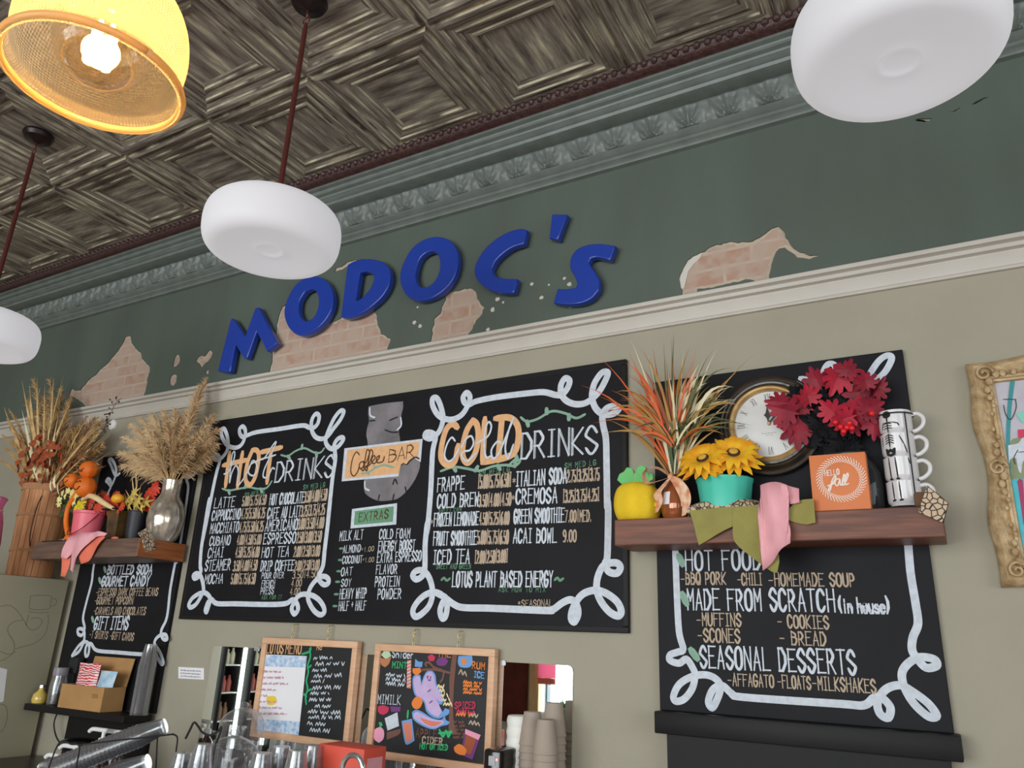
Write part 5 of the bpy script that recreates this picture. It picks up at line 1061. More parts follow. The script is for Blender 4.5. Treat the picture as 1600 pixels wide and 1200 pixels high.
for i in range(26):
    x, y = rb.uniform(120, 178), rb.uniform(655, 735); e = tipat(x, y, og.y-.02+rb.uniform(-.08, .05))
    blade(MB(), og+Vector((rb.uniform(.0, .07), rb.uniform(-.04, .02), .0)), e, rb.uniform(.003, .006), Vector((-.02, -.02, .04)), rb, .7).build('stalk', m_twig if i % 3 else m_corn, t, True)
for i in range(90):
    x = min(112, max(27, 60+rb.gauss(0, 22))); y = max(682, 722+rb.gauss(0, 20))
    leaf(x, min(756, y), og.y-.09+rb.uniform(-.03, .05), rb.uniform(9, 17), rb.uniform(0, 6.3), m_rust, t, [(0,0),(.3,.25),(.34,.55),(.16,.85),(0,1),(-.16,.85),(-.34,.55),(-.3,.25)], rb.uniform(-.8, .8), 'rust_leaf')
for x, y, rot in ((82,757,.3),(88,752,.0),(94,762,-.4)): 
    e = tipat(x, y-12, og.y-.11); blade(MB(), tipat(x-2, y+10, og.y-.11), e, .008, Vector((.01*rot, -.02, .0)), rb, .5).build('husk', m_corn2, t, True)
st_ = [tipat(x, y, og.y-.05) for x, y in ((150,690),(163,668),(172,648),(182,628),(190,622))]
b = MB(); b.tube(cats([og+Vector((.04, 0, 0))]+st_, 4), .0014, 5)
for i in range(22):
    q = cats(st_, 6)[rb.randint(4, 22)]; e = q+Vector((rb.uniform(-.03, .03), rb.uniform(-.02, .02), rb.uniform(-.02, .03))); b.tube([q, e], .0008, 4); b.ball(e, .0048, 8)
b.build('berry_sprig', m_berryd, t, True, label='thin sprig of dark berries')
# ---- left shelf
LS0, LS1, LZT, LZB, LYF = -4.43, -3.504, 2.022, 1.930, -.295
m_lw = wood('weathered_walnut', (112, 86, 74), (82, 62, 54), 4); m_lend = wood('walnut_lit_end', (158, 92, 48), (126, 70, 34), 5, False)  # same plank; window light on its end is painted in as brighter orange
o = MB().box((LS0, LYF, LZB), (LS1-.004, -.024, LZT), .004).build('wall_shelf', m_lw, loc=(-3.97, -.15, LZB)); tag(o, 'weathered wood plank shelf at the left, holding the silver vase and pink bucket', 'shelf')
MB().box((LS1-.0035, LYF+.003, LZB+.002), (LS1, -.026, LZT-.002)).build('end_face', m_lend, o, label='sawn end painted brighter orange brown for the window light on it')
def base(px, Y): q = P(px, 838, Y); q.z = LZT; return q
# ---- silver vase and pampas
p = base(254, -.125); u = mpp(p); ru = hw(p); H = P(258, 752, -.125).z-LZT; R = 30.5*ru
t = thing('mercury_vase', 'bulbous mercury glass vase at the right end of the left shelf', 'vase', p)
m_merc = mat('mercury_glass', (208, 198, 184), .18, metal=.7, rgb2=(156, 146, 132), vs_=24, bump=.12, bs=30)
vp = [(.001,0),(.55,.0),(.66,.02),(.86,.14),(1.0,.32),(.97,.47),(.84,.60),(.62,.70),(.51,.77),(.50,.88),(.54,.985),(.55,1.0),(.50,1.0),(.46,.9),(.46,.78)]
MB().lathe([(r*R, zz*H) for r, zz in [tuple(q) for q in cats(vp, 4)]], p, 48).build('body', m_merc, t, True)
og = Vector((p.x, p.y, LZT+H*.86))
t = thing('pampas_bouquet', 'fluffy beige pampas grass bouquet in the mercury glass vase', 'bouquet', og)
for x, y, Yo in ((322,592,0),(312,604,.03),(334,650,.02),(340,672,-.04),(336,694,-.02),(306,632,-.03),(290,644,.03),(274,640,-.02),(255,642,.03),(238,648,-.02),(220,654,.02),(206,664,-.03),(194,684,.0),(188,708,-.03),(192,728,.01),(230,672,-.06),(262,662,-.08),(290,668,-.08),(312,676,-.07),(214,690,-.06),(245,690,-.1),(280,690,-.11),(300,700,-.09),(222,712,-.08),(328,712,.02),(208,722,-.02)):
    plume(t, og+Vector((rb.uniform(-.02, .02), rb.uniform(-.02, .02), rb.uniform(-.02, .02))), tipat(x, y, og.y+Yo), 0, m_pamp, .085, 420, .7, .0015, start=.28, fan=1.1)
for i in range(16):
    e = tipat(rb.uniform(222, 318), rb.uniform(690, 726), og.y+rb.uniform(-.08, .04)); blade(MB(), og+Vector((rb.uniform(-.02, .02), rb.uniform(-.02, .02), 0)), e, .0032, Vector((0, -.01, .03)), rb, .7).build('stem_blade', m_corn, t, True)
# ---- pumpkin ornament
m_orp = mat('orange_pumpkin', (232, 118, 30), .55, rgb2=(206, 92, 22), vs_=12); m_cut = mat('pumpkin_cut', (120, 62, 20), .8)
p = base(112, -.235)
t = thing('pumpkin_ornament', 'orange ornament of three stacked grinning pumpkins on the left shelf', 'ornament', p)
for (x, y, r_), face in (((113,751,13), 1), ((134,761,18), 2), ((139,734,15.5), 3)):
    c0 = P(x, y, -.26); R = r_*mpp(c0)
    f = MB().ball(c0, R, 28, (1.0*hw(c0)/mpp(c0)*1.08, .9, .9)); 
    f.v = [tuple(c0+(Vector(v)-c0)*(1-.05*abs(math.cos(4*math.atan2(v[1]-c0.y, v[0]-c0.x)))**4)) for v in f.v]
    f = f.build('pumpkin', m_orp, t, True)
    b = MB(); yy = c0.y-R*.86
    for pts in (([(-.4,.25),(-.25,.38),(-.1,.25)], [(.1,.25),(.25,.38),(.4,.25)], [(-.45,-.12),(-.2,-.32),(.15,-.34),(.45,-.1)]) if face < 3 else ([(-.5,-.05),(-.2,-.2),(.2,-.2),(.45,-.05)], [(-.3,-.25),(0,-.35),(.3,-.3)])):
        b.tube([(c0.x+q.x*R, c0.y-math.sqrt(max(.05, .83-q.x**2*.75-q.y**2))*R*.99, c0.z+q.y*R) for q in cats([Vector(v) for v in pts], 4)], R*.06, 6)
    b.build('carved_face', m_cut, f, True)
b = MB(); b.tube(cats([P(120,770,-.25), P(108,790,-.245), P(104,806,-.24), P(104,822,-.24), (p.x-.01, p.y, LZT+.01)], 5), [.014]*20+[.018], 10); b.ball((p.x-.015, p.y-.005, LZT+.024), .024, 14, (1.2, .9, .9)); b.build('twisted_base', m_orp, t, True)
# ---- flower bunch
c0 = P(103, 788, -.235)
t = thing('flower_bunch', 'small bunch of pale yellow flowers with green leaves left of the pink bucket', 'flowers', c0)
m_fl = mat('pale_yellow_petal', (232, 222, 158), .8, rgb2=(216, 196, 120), vs_=30); m_lf = mat('deep_green_leaf', (48, 74, 40), .7, var=.3, vs_=20); m_yl = mat('acid_yellow_petal', (206, 182, 36), .8)
STAR = [(0,0),(.1,.32),(.3,.28),(.42,.42),(.28,.55),(.4,.75),(.15,.74),(0,1),(-.15,.74),(-.4,.75),(-.28,.55),(-.42,.42),(-.3,.28),(-.1,.32)]
for x, y in ((91,779),(96,770),(104,766),(111,769),(118,775),(116,783),(110,777),(100,775),(90,787),(119,771),(113,787)): leaf(x, y, -.25+rb.uniform(-.02, .01), 14, rb.uniform(0, 6), m_fl, t, STAR, rb.uniform(-.5, .5), 'blossom')
for i in range(20): leaf(103+rb.gauss(0, 7), 787+rb.gauss(0, 7), -.228+rb.uniform(-.012, .01), 15, rb.uniform(0, 6), m_lf, t, [(0,0),(.3,.4),(0,1),(-.3,.4)], rb.uniform(-.6, .6))
for x, y in ((122,785),(118,792),(126,791),(129,785),(122,796)): leaf(x, y, -.24, 14, rb.uniform(0, 6), m_yl, t, STAR, .2, 'yellow_blossom')
MB().tube([c0+Vector((0, .004, 0)), P(118, 806, -.21), P(126, 822, -.2)], .0035, 6).build('stem', m_lf, t)
# ---- pink bucket
p = base(133, -.205); u = mpp(p); ru = hw(p); H = P(133, 801, -.205).z-LZT; R = 27*ru
t = thing('toy_bucket', 'pink plastic bucket with a dark wire handle on the left shelf', 'bucket', p)
m_pk = mat('pink_plastic', (232, 100, 116), .4, var=.04)
MB().lathe([(.001,.0),(.80*R,0),(.82*R,.006),(.97*R,H*.9),(1.02*R,H*.92),(1.03*R,H),(.97*R,H),(.94*R,H*.9),(.78*R,.012),(.001,.012)], p, 36).build('body', m_pk, t, 'auto')
MB().tube(cats([(p.x+R*1.0, p.y, LZT+H*.92), (p.x+R*.85, p.y-R*.75, LZT+H*.45), (p.x+R*.2, p.y-R*1.08, LZT+H*.22), (p.x-R*.5, p.y-R*.95, LZT+H*.30), (p.x-R*1.0, p.y, LZT+H*.92)], 6), .0028, 6).build('wire_handle', mat('dark_wire', (110, 34, 44), .5), t, True)
pk = p.copy(); pkH = H
# ---- autumn foliage, husk, gourds
t = thing('autumn_foliage', 'red and orange artificial autumn leaves spilling along the left shelf', 'foliage', P(160, 800, -.17))
for i in range(40):
    x = rb.uniform(134, 196); y = 787+rb.gauss(0, 6)-abs(x-165)*.06; leaf(x, min(798, y), -.185+rb.uniform(-.05, .04), rb.uniform(15, 24), rb.uniform(0, 6.3), MATS['rust_leaf'] if i % 4 == 0 else mat('orange_red_leaf', (200, 62, 34), .65, rgb2=(168, 40, 30), vs_=20), t, MAPLE, rb.uniform(-.6, .6), 'autumn_leaf')
for x, y in ((234,770),(228,778),(240,762),(222,790),(232,786)): leaf(x, y, -.15, 24, rb.uniform(0, 6), mat('orange_red_leaf', (200, 62, 34)), t, MAPLE, .2, 'autumn_leaf')
MB().tube(cats([P(168, 800, -.17), P(190, 798, -.16), P(222, 795, -.15)], 5), .002, 6).build('wired_stem', m_twig, t)
c0 = P(150, 784, -.25)
t = thing('curved_gourd', 'cream curved gourd neck lying over the red autumn leaves', 'gourd', c0)
cv = cats([P(128, 781, -.245), P(140, 775, -.25), P(152, 779, -.25), P(164, 787, -.245), P(178, 795, -.235)], 5)
MB().tube(cv, [.005+.011*math.sin(math.pi*min(1, i/(len(cv)-1)*.75+.12)) for i in range(len(cv))], 12).build('body', mat('cream_gourd', (222, 190, 142), .6, var=.15, vs_=16), t, True)
MB().tube([cv[-1], cv[-1]+Vector((.012, 0, -.006))], [.006, .003], 8).build('tip', m_twig, t)
c0 = P(184, 779, -.225)
t = thing('mini_gourd', 'small orange yellow gourd resting on the autumn leaves', 'gourd', c0)
MB().ball(c0, 11*mpp(c0), 20, (1.0, .8, .68)).build('body', mat('gourd_orange', (238, 158, 38), .4, var=.1), t, True)
MB().tube([c0+Vector((-.034, 0, .0)), c0+Vector((-.046, -.003, .004))], [.006, .004], 8).build('stem', m_twig, t)
# ---- two dark planters
p = base(181, -.17); ru = hw(p); H = P(181, 800, -.17).z-LZT
t = thing('tapered_planter', 'tapered bronze planter between the pink bucket and the black pot', 'planter', p)
def taper(mb, p, w0, w1, H):
    lo = [(p.x+sx*w0, p.y+sy*w0*.8, LZT+.001) for sx, sy in ((-1,-1),(1,-1),(1,1),(-1,1))]; hi = [(p.x+sx*w1, p.y+sy*w1*.8, LZT+H) for sx, sy in ((-1,-1),(1,-1),(1,1),(-1,1))]; return mb.hexa(lo, hi)
taper(MB(), p, 12.5*ru, 17*ru, H).build('body', mat('bronze_glaze', (104, 76, 40), .3, rgb2=(58, 48, 34), vs_=14), t)
MB().box((p.x-18.5*ru, p.y-.075, LZT+H), (p.x+18.5*ru, p.y+.07, LZT+H+.008)).build('rim', m_dkbr, t)
p = base(208, -.155); ru = hw(p); H = P(208, 800, -.155).z-LZT
t = thing('flower_pot', 'plain black pot between the bronze planter and the mercury glass vase', 'pot', p)
MB().lathe([(.001,0),(12.5*ru,0),(16*ru,H*.97),(17.5*ru,H*.98),(17.5*ru,H),(15*ru,H),(13*ru,H*.85),(.001,H*.85)], p, 28).build('body', mat('matt_black_pot', (38, 38, 44), .5), t, 'auto')
pt_ = Vector((p.x, p.y, LZT+H*.9))
t = thing('dried_spray', 'spray of yellow star leaves and thin dried stalks in the black pot', 'spray', pt_)
m_yg = mat('yellow_green_leaf', (206, 182, 92), .75, rgb2=(170, 140, 66), vs_=16)
for x, y in ((204,778),(212,786),(220,792),(200,790),(226,784),(208,770),(216,779),(196,784)): leaf(x, y, -.19+rb.uniform(-.02, .02), 26, rb.uniform(0, 6), m_yg, t, [(0,0),(.08,.3),(.4,.2),(.16,.45),(.45,.7),(.1,.62),(0,1),(-.1,.62),(-.45,.7),(-.16,.45),(-.4,.2),(-.08,.3)], rb.uniform(-.4, .4), 'star_leaf')
for x, y in ((212,725),(206,742),(218,738),(214,755),(196,765),(222,752)): blade(MB(), pt_, P(x, y, -.17), .004, Vector((rb.uniform(-.02, .02), -.02, .02)), rb, .7).build('dried_stalk', m_corn, t, True)
b = MB()
for i in range(4): b.tube(cats([pt_, P(205+i*6, 770, -.15), P(200+12*i, 735+rb.uniform(-6, 6), -.13), P(226+rb.uniform(-20, 8), 728, -.12), P(230-i*5, 752, -.12)], 6), .0016, 5)
b.build('curly_twig', m_dkbr, t, True)
# ---- ribbons and tags on the left shelf
ly = LYF-.006
t = thing('chiffon_ribbon', 'pink and coral chiffon ribbon hanging from the left shelf below the pink bucket', 'ribbon', (P(125, 835, ly).x, ly-.01, LZT))
Zc = ((100, 690), 6.0)
b = MB(); cloth(b, [(60,890),(200,858),(340,842),(410,860),(395,885),(300,905),(235,960),(170,1060),(110,1150),(75,1230),(55,1200),(70,1110),(75,1060),(40,1100),(5,1090),(20,1010),(45,930)], *Zc, ly-.012, .0012, .008, 40); b.build('pink_ribbon', m_pink, t, True)
b = MB(); cloth(b, [(380,885),(400,900),(300,1030),(240,1120),(180,1150),(160,1080),(230,980),(300,905)], *Zc, ly-.002, .0012, .006, 40); b.build('coral_ribbon', m_coral, t, True, label='coral ribbon tail')
b = MB(); cloth(b, [(5,1085),(50,1100),(72,1080),(60,1150),(20,1270),(-18,1262),(-5,1180)], *Zc, ly-.003, .0012, .006, 40); b.build('coral_ribbon', m_coral, t, True, label='coral ribbon tail')
b = MB(); q = P(140, 834, -.265); b.ball((q.x, -.268, LZT+.016), .022, 12, (2.2, .9, .6)); b.build('knot', m_pink, t, True)
b = MB(); q = P(178, 836, -.27); b.ball((q.x, -.262, LZT+.009), .012, 12, (2.6, 1, .6)); b.build('coral_fold', m_coral, t, True)
t = thing('pebble_tag', 'pebble print fabric tag hanging on the sawn shelf end below the silver vase', 'fabric tag', (LS1, -.2, LZB))
q = [PX(100+x/6.0, 690+y/6.0, LS1+.003) for x, y in ((690,860),(775,805),(812,870),(840,935),(868,1000),(765,1040),(740,960),(725,905))]; b = MB().hexa([(LS1+.002+.003*math.sin(k), p_.y, p_.z) for k, p_ in enumerate(q)], [(LS1+.006+.003*math.sin(k), p_.y, p_.z) for k, p_ in enumerate(q)]); b.build('tag', m_stone, t, label='pebble print cloth')
t = thing('pebble_tag', 'pebble print fabric tag lying at the left end of the left shelf, beside the basket', 'fabric tag', (P(84, 840, -.27).x, -.25, LZT))
b = MB(); q0, q1 = P(72, 843, -.285), P(99, 843, -.285)
b.v = [(q0.x, -.29, LZT+.002), (q1.x, -.29, LZT+.002), (q1.x, -.22, LZT+.02), ((q0.x+q1.x)/2+.01, -.2, LZT+.045), (q0.x, -.22, LZT+.02)]; b.f = [(0, 1, 2, 3, 4)]; b.build('tag', m_stone, t)
MB().tube([(q0.x-.02, -.293, LZT+.004), (q1.x, -.293, LZT+.004)], .003, 6).build('edging', m_ink, t)
q = P(-10, 835, -.5)
t = thing('fabric_bundle', 'bundle of pink fabric standing at the left edge beside the bushel basket', 'fabric', (q.x-.03, -.5, CZ))
b = MB().lathe([(.001,0),(.055,.0),(.068,.05),(.06,.16),(.048,.26),(.04,.30),(.03,.325),(.034,.36),(.046,.39),(.03,.40),(.001,.395)], (q.x-.045, -.5, CZ+.001), 28, rib=lambda a, zz: 1+.07*math.sin(5*a+9*zz)); b.build('body', mat('pink_fabric', (206, 112, 150), .8, rgb2=(176, 86, 126), vs_=10), t, True)
b = MB().tube([(q.x-.045+.035*math.cos(a), -.5+.035*math.sin(a), CZ+.325) for a in [k*math.pi/8 for k in range(17)]], .004, 6); b.build('tie', m_pink, t)
# ---- wall sensor, note
c0 = P(177.5, 664, 0)
t = thing('wall_hook_disc', 'small round white fitting on the wall between the basket and the pampas grass', 'wall fitting', (c0.x, 0, c0.z))
MB().lathe([(.0,.018),(.02,.018),(.031,.012),(.034,.001)], (c0.x, -.001, c0.z), 24, M=RX).build('plate', mat('white_plastic', (216, 214, 210), .4), t, 'auto')
MB().lathe([(0,.024),(.005,.023),(.006,.018)], (c0.x-.004, -.001, c0.z), 12, M=RX).build('screw', m_ink, t)
q = W([(279,1042),(319,1044),(319,1062),(279,1060)], -.002); b = MB(); addfill(b, [q], -.0025, .0008); o = b.build('paper_note', MATS['white_paper'], loc=(q[0][0], -.002, q[2][1])); tag(o, 'small white printed note on the wall between the left menu board and the mirror', 'paper')
b = MB()
for k in range(3): scribble(b, (282, 1048+k*4.6), (314, 1050+k*4.6), 2.2, -.0042, .0018)
b.build('print', mat('grey_ink', (120, 118, 130), .8), o)
# ================================================================== SMALL BLACK SHELF (left, lower)
sz = 1.197; sx1 = -3.535; sx0 = -4.375; sy = -.178
o = MB().box((sx0, sy, sz-.032), (sx1, -.024, sz), .003).build('wall_shelf', m_frame, loc=((sx0+sx1)/2, -.09, sz-.03)); tag(o, 'narrow black shelf below the left menu board, holding the cardboard box', 'shelf')
MB().box((-4.21, -.023, .94), (sx1-.01, -.001, sz-.034)).build('back_panel', m_frame, o)
b = MB(); b.tube(cats([(sx0+.09, -.04, sz-.034), (sx0+.09, -.05, sz-.10), (sx0+.14, -.045, sz-.17), (sx0+.2, -.03, sz-.2)], 5), .004, 6); b.build('bracket', m_ink, o, True)
by_ = -.168; A = P(89, 1107, by_); Bq = P(156, 1113, by_); bk_ = PX(191, 1116, Bq.x); xl, xr, yb = A.x, Bq.x, -.05
bh = P(100, 1071, by_).z-P(98, 1109, by_).z
t = thing('cardboard_box', 'open brown cardboard box with raised lid on the small black shelf', 'box', ((xl+xr)/2, -.1, sz))
m_card = mat('cardboard', (168, 126, 80), .85, var=.1, vs_=10)
b = MB(); th = .004
b.box((xl, by_, sz+.001), (xr, by_+th, sz+bh)); b.box((xl, yb-th, sz+.001), (xr, yb, sz+bh)); b.box((xl, by_+th, sz+.001), (xl+th, yb-th, sz+bh)); b.box((xr-th, by_+th, sz+.001), (xr, yb-th, sz+bh)); b.box((xl+th, by_+th, sz+.001), (xr-th, yb-th, sz+.004))
b.build('body', m_card, t)
lt = P(203, 1029, yb+.01).z
b = MB(); b.hexa([(xl+.02, yb-.002, sz+bh), (xr, yb-.002, sz+bh), (xr+.01, yb+.012, lt), (xl+.03, yb+.012, lt)], [(xl+.02, yb+.002, sz+bh), (xr, yb+.002, sz+bh), (xr+.01, yb+.016, lt), (xl+.03, yb+.016, lt)]); b.build('lid', m_card, t)
MB().box((xr-.09, by_-.001, sz+bh*.55), (xr-.04, by_-.0002, sz+bh*.72)).build('tape', mat('brown_tape', (150, 108, 60), .3), t)
# popcorn bag, blue packet, tumbler in the box
m_pop, N, L, B = nmat('red_white_print'); tc = N.new('ShaderNodeTexCoord'); wv = N.new('ShaderNodeTexWave'); wv.inputs['Scale'].default_value = 26; wv.inputs['Distortion'].default_value = 9; wv.inputs['Detail'].default_value = 2; wv.bands_direction = 'Z'
L.new(tc.outputs['Object'], wv.inputs[0]); rp = N.new('ShaderNodeValToRGB'); rp.color_ramp.interpolation = 'CONSTANT'; rp.color_ramp.elements[1].position = .52; rp.color_ramp.elements[0].color = (*col(200, 36, 52), 1); rp.color_ramp.elements[1].color = (*col(228, 206, 206), 1); L.new(wv.outputs[0], rp.inputs[0]); L.new(rp.outputs[0], B.inputs['Base Color']); B.inputs['Roughness'].default_value = .4
def bag(mb, px0, py0, px1, py1, Y, d, tilt=0.0):
    a = P(px0, py1, Y); b_ = P(px1, py1, Y); top_ = P(px0, py0, Y).z; zb = sz+.006
    n = 8
    for j in range(n+1):
        q = j/n; w_ = (b_.x-a.x)/2*(1-.08*math.sin(q*math.pi)); th_ = d*(.25+.75*math.sin(math.pi*min(1, .2+q*.8))); cx = (a.x+b_.x)/2+tilt*q*(top_-zb)
        for k in range(12): an = 2*math.pi*k/12; mb.v.append((cx+w_*math.cos(an), Y+th_*math.sin(an)*.5, zb+(top_-zb)*q))
    for j in range(n):
        for k in range(12): mb.f.append((j*12+k, j*12+(k+1) % 12, (j+1)*12+(k+1) % 12, (j+1)*12+k))
    mb.f.append(tuple(range(12))[::-1]); mb.f.append(tuple(n*12+k for k in range(12))); return mb
b = bag(MB(), 112, 1034, 146, 1100, -.125, .05); o = b.build('popcorn_bag', m_pop, smooth='auto', loc=(P(130,1100,-.125).x, -.125, sz)); tag(o, 'red and white popcorn bag standing in the cardboard box', 'bag')
b = bag(MB(), 142, 1046, 168, 1100, -.125, .045, .18); o = b.build('snack_packet', mat('pale_blue_print', (140, 176, 204), .4, rgb2=(190, 208, 218), vs_=40), smooth='auto', loc=(P(155,1100,-.125).x, -.125, sz)); tag(o, 'light blue packet leaning in the cardboard box', 'packet')
m_clear = clearplastic('clear_plastic', .85, .08)
p = P(60, 1100, -.12); p.z = sz
t = thing('glass_bottle', 'small round golden bottle at the left end of the small black shelf', 'bottle', p)
MB().lathe([(.001,.001),(.034,.001),(.038,.02),(.034,.045),(.018,.06),(.013,.068),(.013,.075),(.001,.075)], p, 24).build('body', mat('gold_glass', (196, 168, 84), .15, coat=.5), t, 'auto')
MB().lathe([(.014,.075),(.017,.078),(.016,.09),(.001,.095)], p, 16).build('stopper', mat('chrome', (200, 200, 204), .15, metal=.9), t, 'auto')
p = P(84, 1103, -.12); p.z = sz
t = thing('glass_jar', 'tall clear jar with dark contents beside the golden bottle', 'jar', p)
MB().lathe([(.001,.001),(.036,.001),(.038,.01),(.040,.11),(.034,.13),(.034,.16),(.030,.16),(.034,.11),(.033,.006),(.001,.006)], p, 28).build('body', m_clear, t, 'auto')
MB().lathe([(.001,.008),(.031,.008),(.032,.06),(.001,.062)], p, 20).build('contents', mat('dark_contents', (66, 58, 56), .6, var=.4, vs_=60), t, 'auto')
MB().lathe([(.036,.145),(.037,.16),(.036,.185),(.001,.187)], p, 24).build('lid', glass('grey_plastic', (186, 180, 190), .5), t, 'auto')
p = P(106, 1100, -.055); p.z = sz
t = thing('black_gadget', 'small black gadget on a stalk behind the popcorn bag', 'gadget', p)
MB().tube([(p.x, p.y, sz+.001), (p.x, p.y, sz+.16)], .006, 10).build('stalk', m_ink, t); MB().box((p.x-.04, p.y-.02, sz+.155), (p.x+.04, p.y+.02, sz+.235), .01).build('head', m_ink, t, 'auto'); MB().lathe([(.001,.001),(.028,.001),(.026,.008),(.006,.012)], p, 20).build('foot', m_ink, t)
# ---- nested clear cups
CUPH = .105
def cup_proto(nm, lab, cat, grp, m, r0=.028, r1=.042, h=CUPH):
    t = thing(nm, lab, cat, (0, 0, 0), grp)
    MB().lathe([(.001,.002),(r0,.0),(r0*1.01,.004),(r1*.985,h-.004),(r1,h-.003),(r1*1.03,h),(r1*1.0,h+.0015),(r1*.96,h-.004),(r0*.95,.005),(.001,.005)], (0, 0, 0), 24).build('cup_wall', m, t, 'auto')
    return t
def stack(proto, n, A, B_, flip, first=True, label=None):
    A, B_ = Vector(A), Vector(B_); d = (B_-A).normalized(); q = Vector((0, 0, 1)).rotation_difference(-d if flip else d)
    L_ = (B_-A).length; stp = (L_-CUPH)/(n-1)
    for k in range(n):
        o = proto if (k == 0 and first) else copy_tree(proto)
        if label: o['label'] = label
        o.location = A+d*(k*stp+(CUPH if flip else 0)); o.rotation_mode = 'QUATERNION'; o.rotation_quaternion = q
p = P(216, 1121, -.085); p.z = sz
m_cc = clearplastic('clear_cup_plastic', .78, .14)
pr0 = cup_proto('plastic_cup', 'clear plastic cup in the upright nested stack beside the cardboard box', 'cup', 'clear cups nested upright on the small black shelf', m_cc)
zt = P(227, 1006, -.085).z; stack(pr0, 22, (p.x, p.y, sz+.001), (p.x, p.y, zt), True)
# ================================================================== BACK COUNTER AND BAR CLUTTER
KZ = .93
t = thing('back_counter', 'dark back counter below the mirror', 'counter', (-2.7, -.35, 0))
MB().box((-4.44, -.72, KZ-.04), (-.96, -.024, KZ), .004).build('worktop', mat('dark_worktop', (58, 50, 46), .35), t)
MB().box((-4.43, -.66, .02), (-.97, -.03, KZ-.041)).build('carcass', m_frame, t)
m_steel = mat('brushed_steel', (176, 176, 180), .25, metal=.9)
# mirror
mx0, mx1, mz0, mz1 = -3.197, -1.268, 1.0, 1.529
m_mir, N, L, B = nmat('mirror_silver'); B.inputs['Base Color'].default_value = (.86, .88, .87, 1); B.inputs['Metallic'].default_value = 1; B.inputs['Roughness'].default_value = .015
t = thing('wall_mirror', 'long frameless wall mirror behind the two hanging chalkboards', 'mirror', ((mx0+mx1)/2, 0, mz0))
q = []
for (cx, cz, a0) in ((mx1-.02, mz1-.02, 0), (mx0+.01, mz1-.01, 90), (mx0+.01, mz0+.01, 180), (mx1-.01, mz0+.01, 270)):
    for k in range(5): a = R_2(a0+k*22.5); r = .02 if a0 == 0 else .01; q.append((cx+r*math.cos(a), cz+r*math.sin(a)))
b = MB(); addfill(b, [q], -.0045, .003); b.build('mirror_glass', m_mir, t)
for x in (mx0+.3, mx1-.3): MB().box((x-.015, -.010, mz1-.012), (x+.015, -.001, mz1+.006)).build('clip', m_steel, t)
# hanging chalkboards
m_pine = mat('pine_frame', (212, 170, 138), .55, rgb2=(198, 152, 118), vs_=5, stretch=(2, 2, 12))
HY0, HY1 = -.045, -.014
def hanging(px, lab, hooks):
    q = [P(*c, HY0) for c in px]; x0 = (q[0].x+q[3].x)/2; x1 = (q[1].x+q[2].x)/2; zt_ = (q[0].z+q[1].z)/2; zb_ = (q[2].z+q[3].z)/2; fw = .028
    t = thing('hanging_chalkboard', lab, 'chalkboard', ((x0+x1)/2, HY1, zb_))
    b = MB()
    for a, e in (((x0, zb_), (x1, zb_+fw)), ((x0, zt_-fw), (x1, zt_)), ((x0, zb_+fw), (x0+fw, zt_-fw)), ((x1-fw, zb_+fw), (x1, zt_-fw))): b.box((a[0], HY0, a[1]), (e[0], HY1, e[1]), .002)
    b.build('frame', m_pine, t, 'auto'); MB().box((x0+fw*.8, HY0+.012, zb_+fw*.8), (x1-fw*.8, HY1-.004, zt_-fw*.8)).build('panel', mat('slate_black', (24, 23, 26), .5, k=1.1), t)
    for hx in hooks:
        h = P(hx, 1000, HY0); x = h.x; zz = zt_; b = MB()
        for k in range(3):
            c_ = zz+.006+k*.018; b.tube([(x+(.005 if k % 2 else .0055)*math.cos(a)*(1 if k % 2 == 0 else .4), -.028+.006*math.sin(a)*(0 if k % 2 == 0 else 1), c_+.011*math.sin(a)) for a in [j*math.pi/6 for j in range(13)]], .0014, 5)
        b.tube(cats([(x, -.001, zz+.062), (x, -.026, zz+.060), (x+.004, -.032, zz+.05), (x, -.028, zz+.042)], 4), .0022, 6); b.build('hook', mat('brass', (206, 190, 140), .3, metal=.6), t, True)
    return t, x0+fw, x1-fw, zb_+fw, zt_-fw
PY = HY0+.0108
Zh = ((300, 960), 5.0)
t, x0, x1, z0_, z1_ = hanging([(408,995),(557,1003),(544,1172),(392,1150)], 'smaller pine framed chalkboard with a white printed sheet, hanging at the left over the mirror', (452, 508))
def flat(nm, m, pts, o, s, dy=0.0, par=None, rnd=True, label=None):
    b = MB(); q = W(pts, PY, o, s); addfill(b, [[tuple(v) for v in smoothpoly(q, 3, 60)] if rnd else q], PY-dy, .0004); return b.build(nm, m, par or t, label=label)
sheet = flat('printed_sheet', MATS['white_paper'], [(562,312),(898,326),(832,955),(488,912)], *Zh, .0006, None, False, label='white menu sheet')
m_bluep = mat('blue_floral_print', (126, 164, 206), .7, rgb2=(206, 212, 226), vs_=55)
flat('print_band', m_bluep, [(560,316),(896,330),(888,415),(552,405)], *Zh, .0016, sheet, False); flat('print_band', m_bluep, [(500,815),(846,838),(834,950),(490,908)], *Zh, .0016, sheet, False)
m_pinkt = mat('pink_ink', (190, 140, 158), .8)
b = MB()
for k, (w0, w1) in enumerate(((550,700),(545,720),(540,755),(530,660),(525,590),(520,665),(510,705),(505,745))): scribble(b, (300+w0/5, 960+(455+k*47)/5), (300+w1/5, 960+(458+k*47)/5), 4, PY-.003, .003)
b.build('print_lines', m_pinkt, sheet)
flat('yellow_sticker', mat('yellow_sticker', (232, 186, 52), .6), [(590,640),(650,640),(665,680),(640,705),(600,705),(585,680)], *Zh, .0026, sheet)
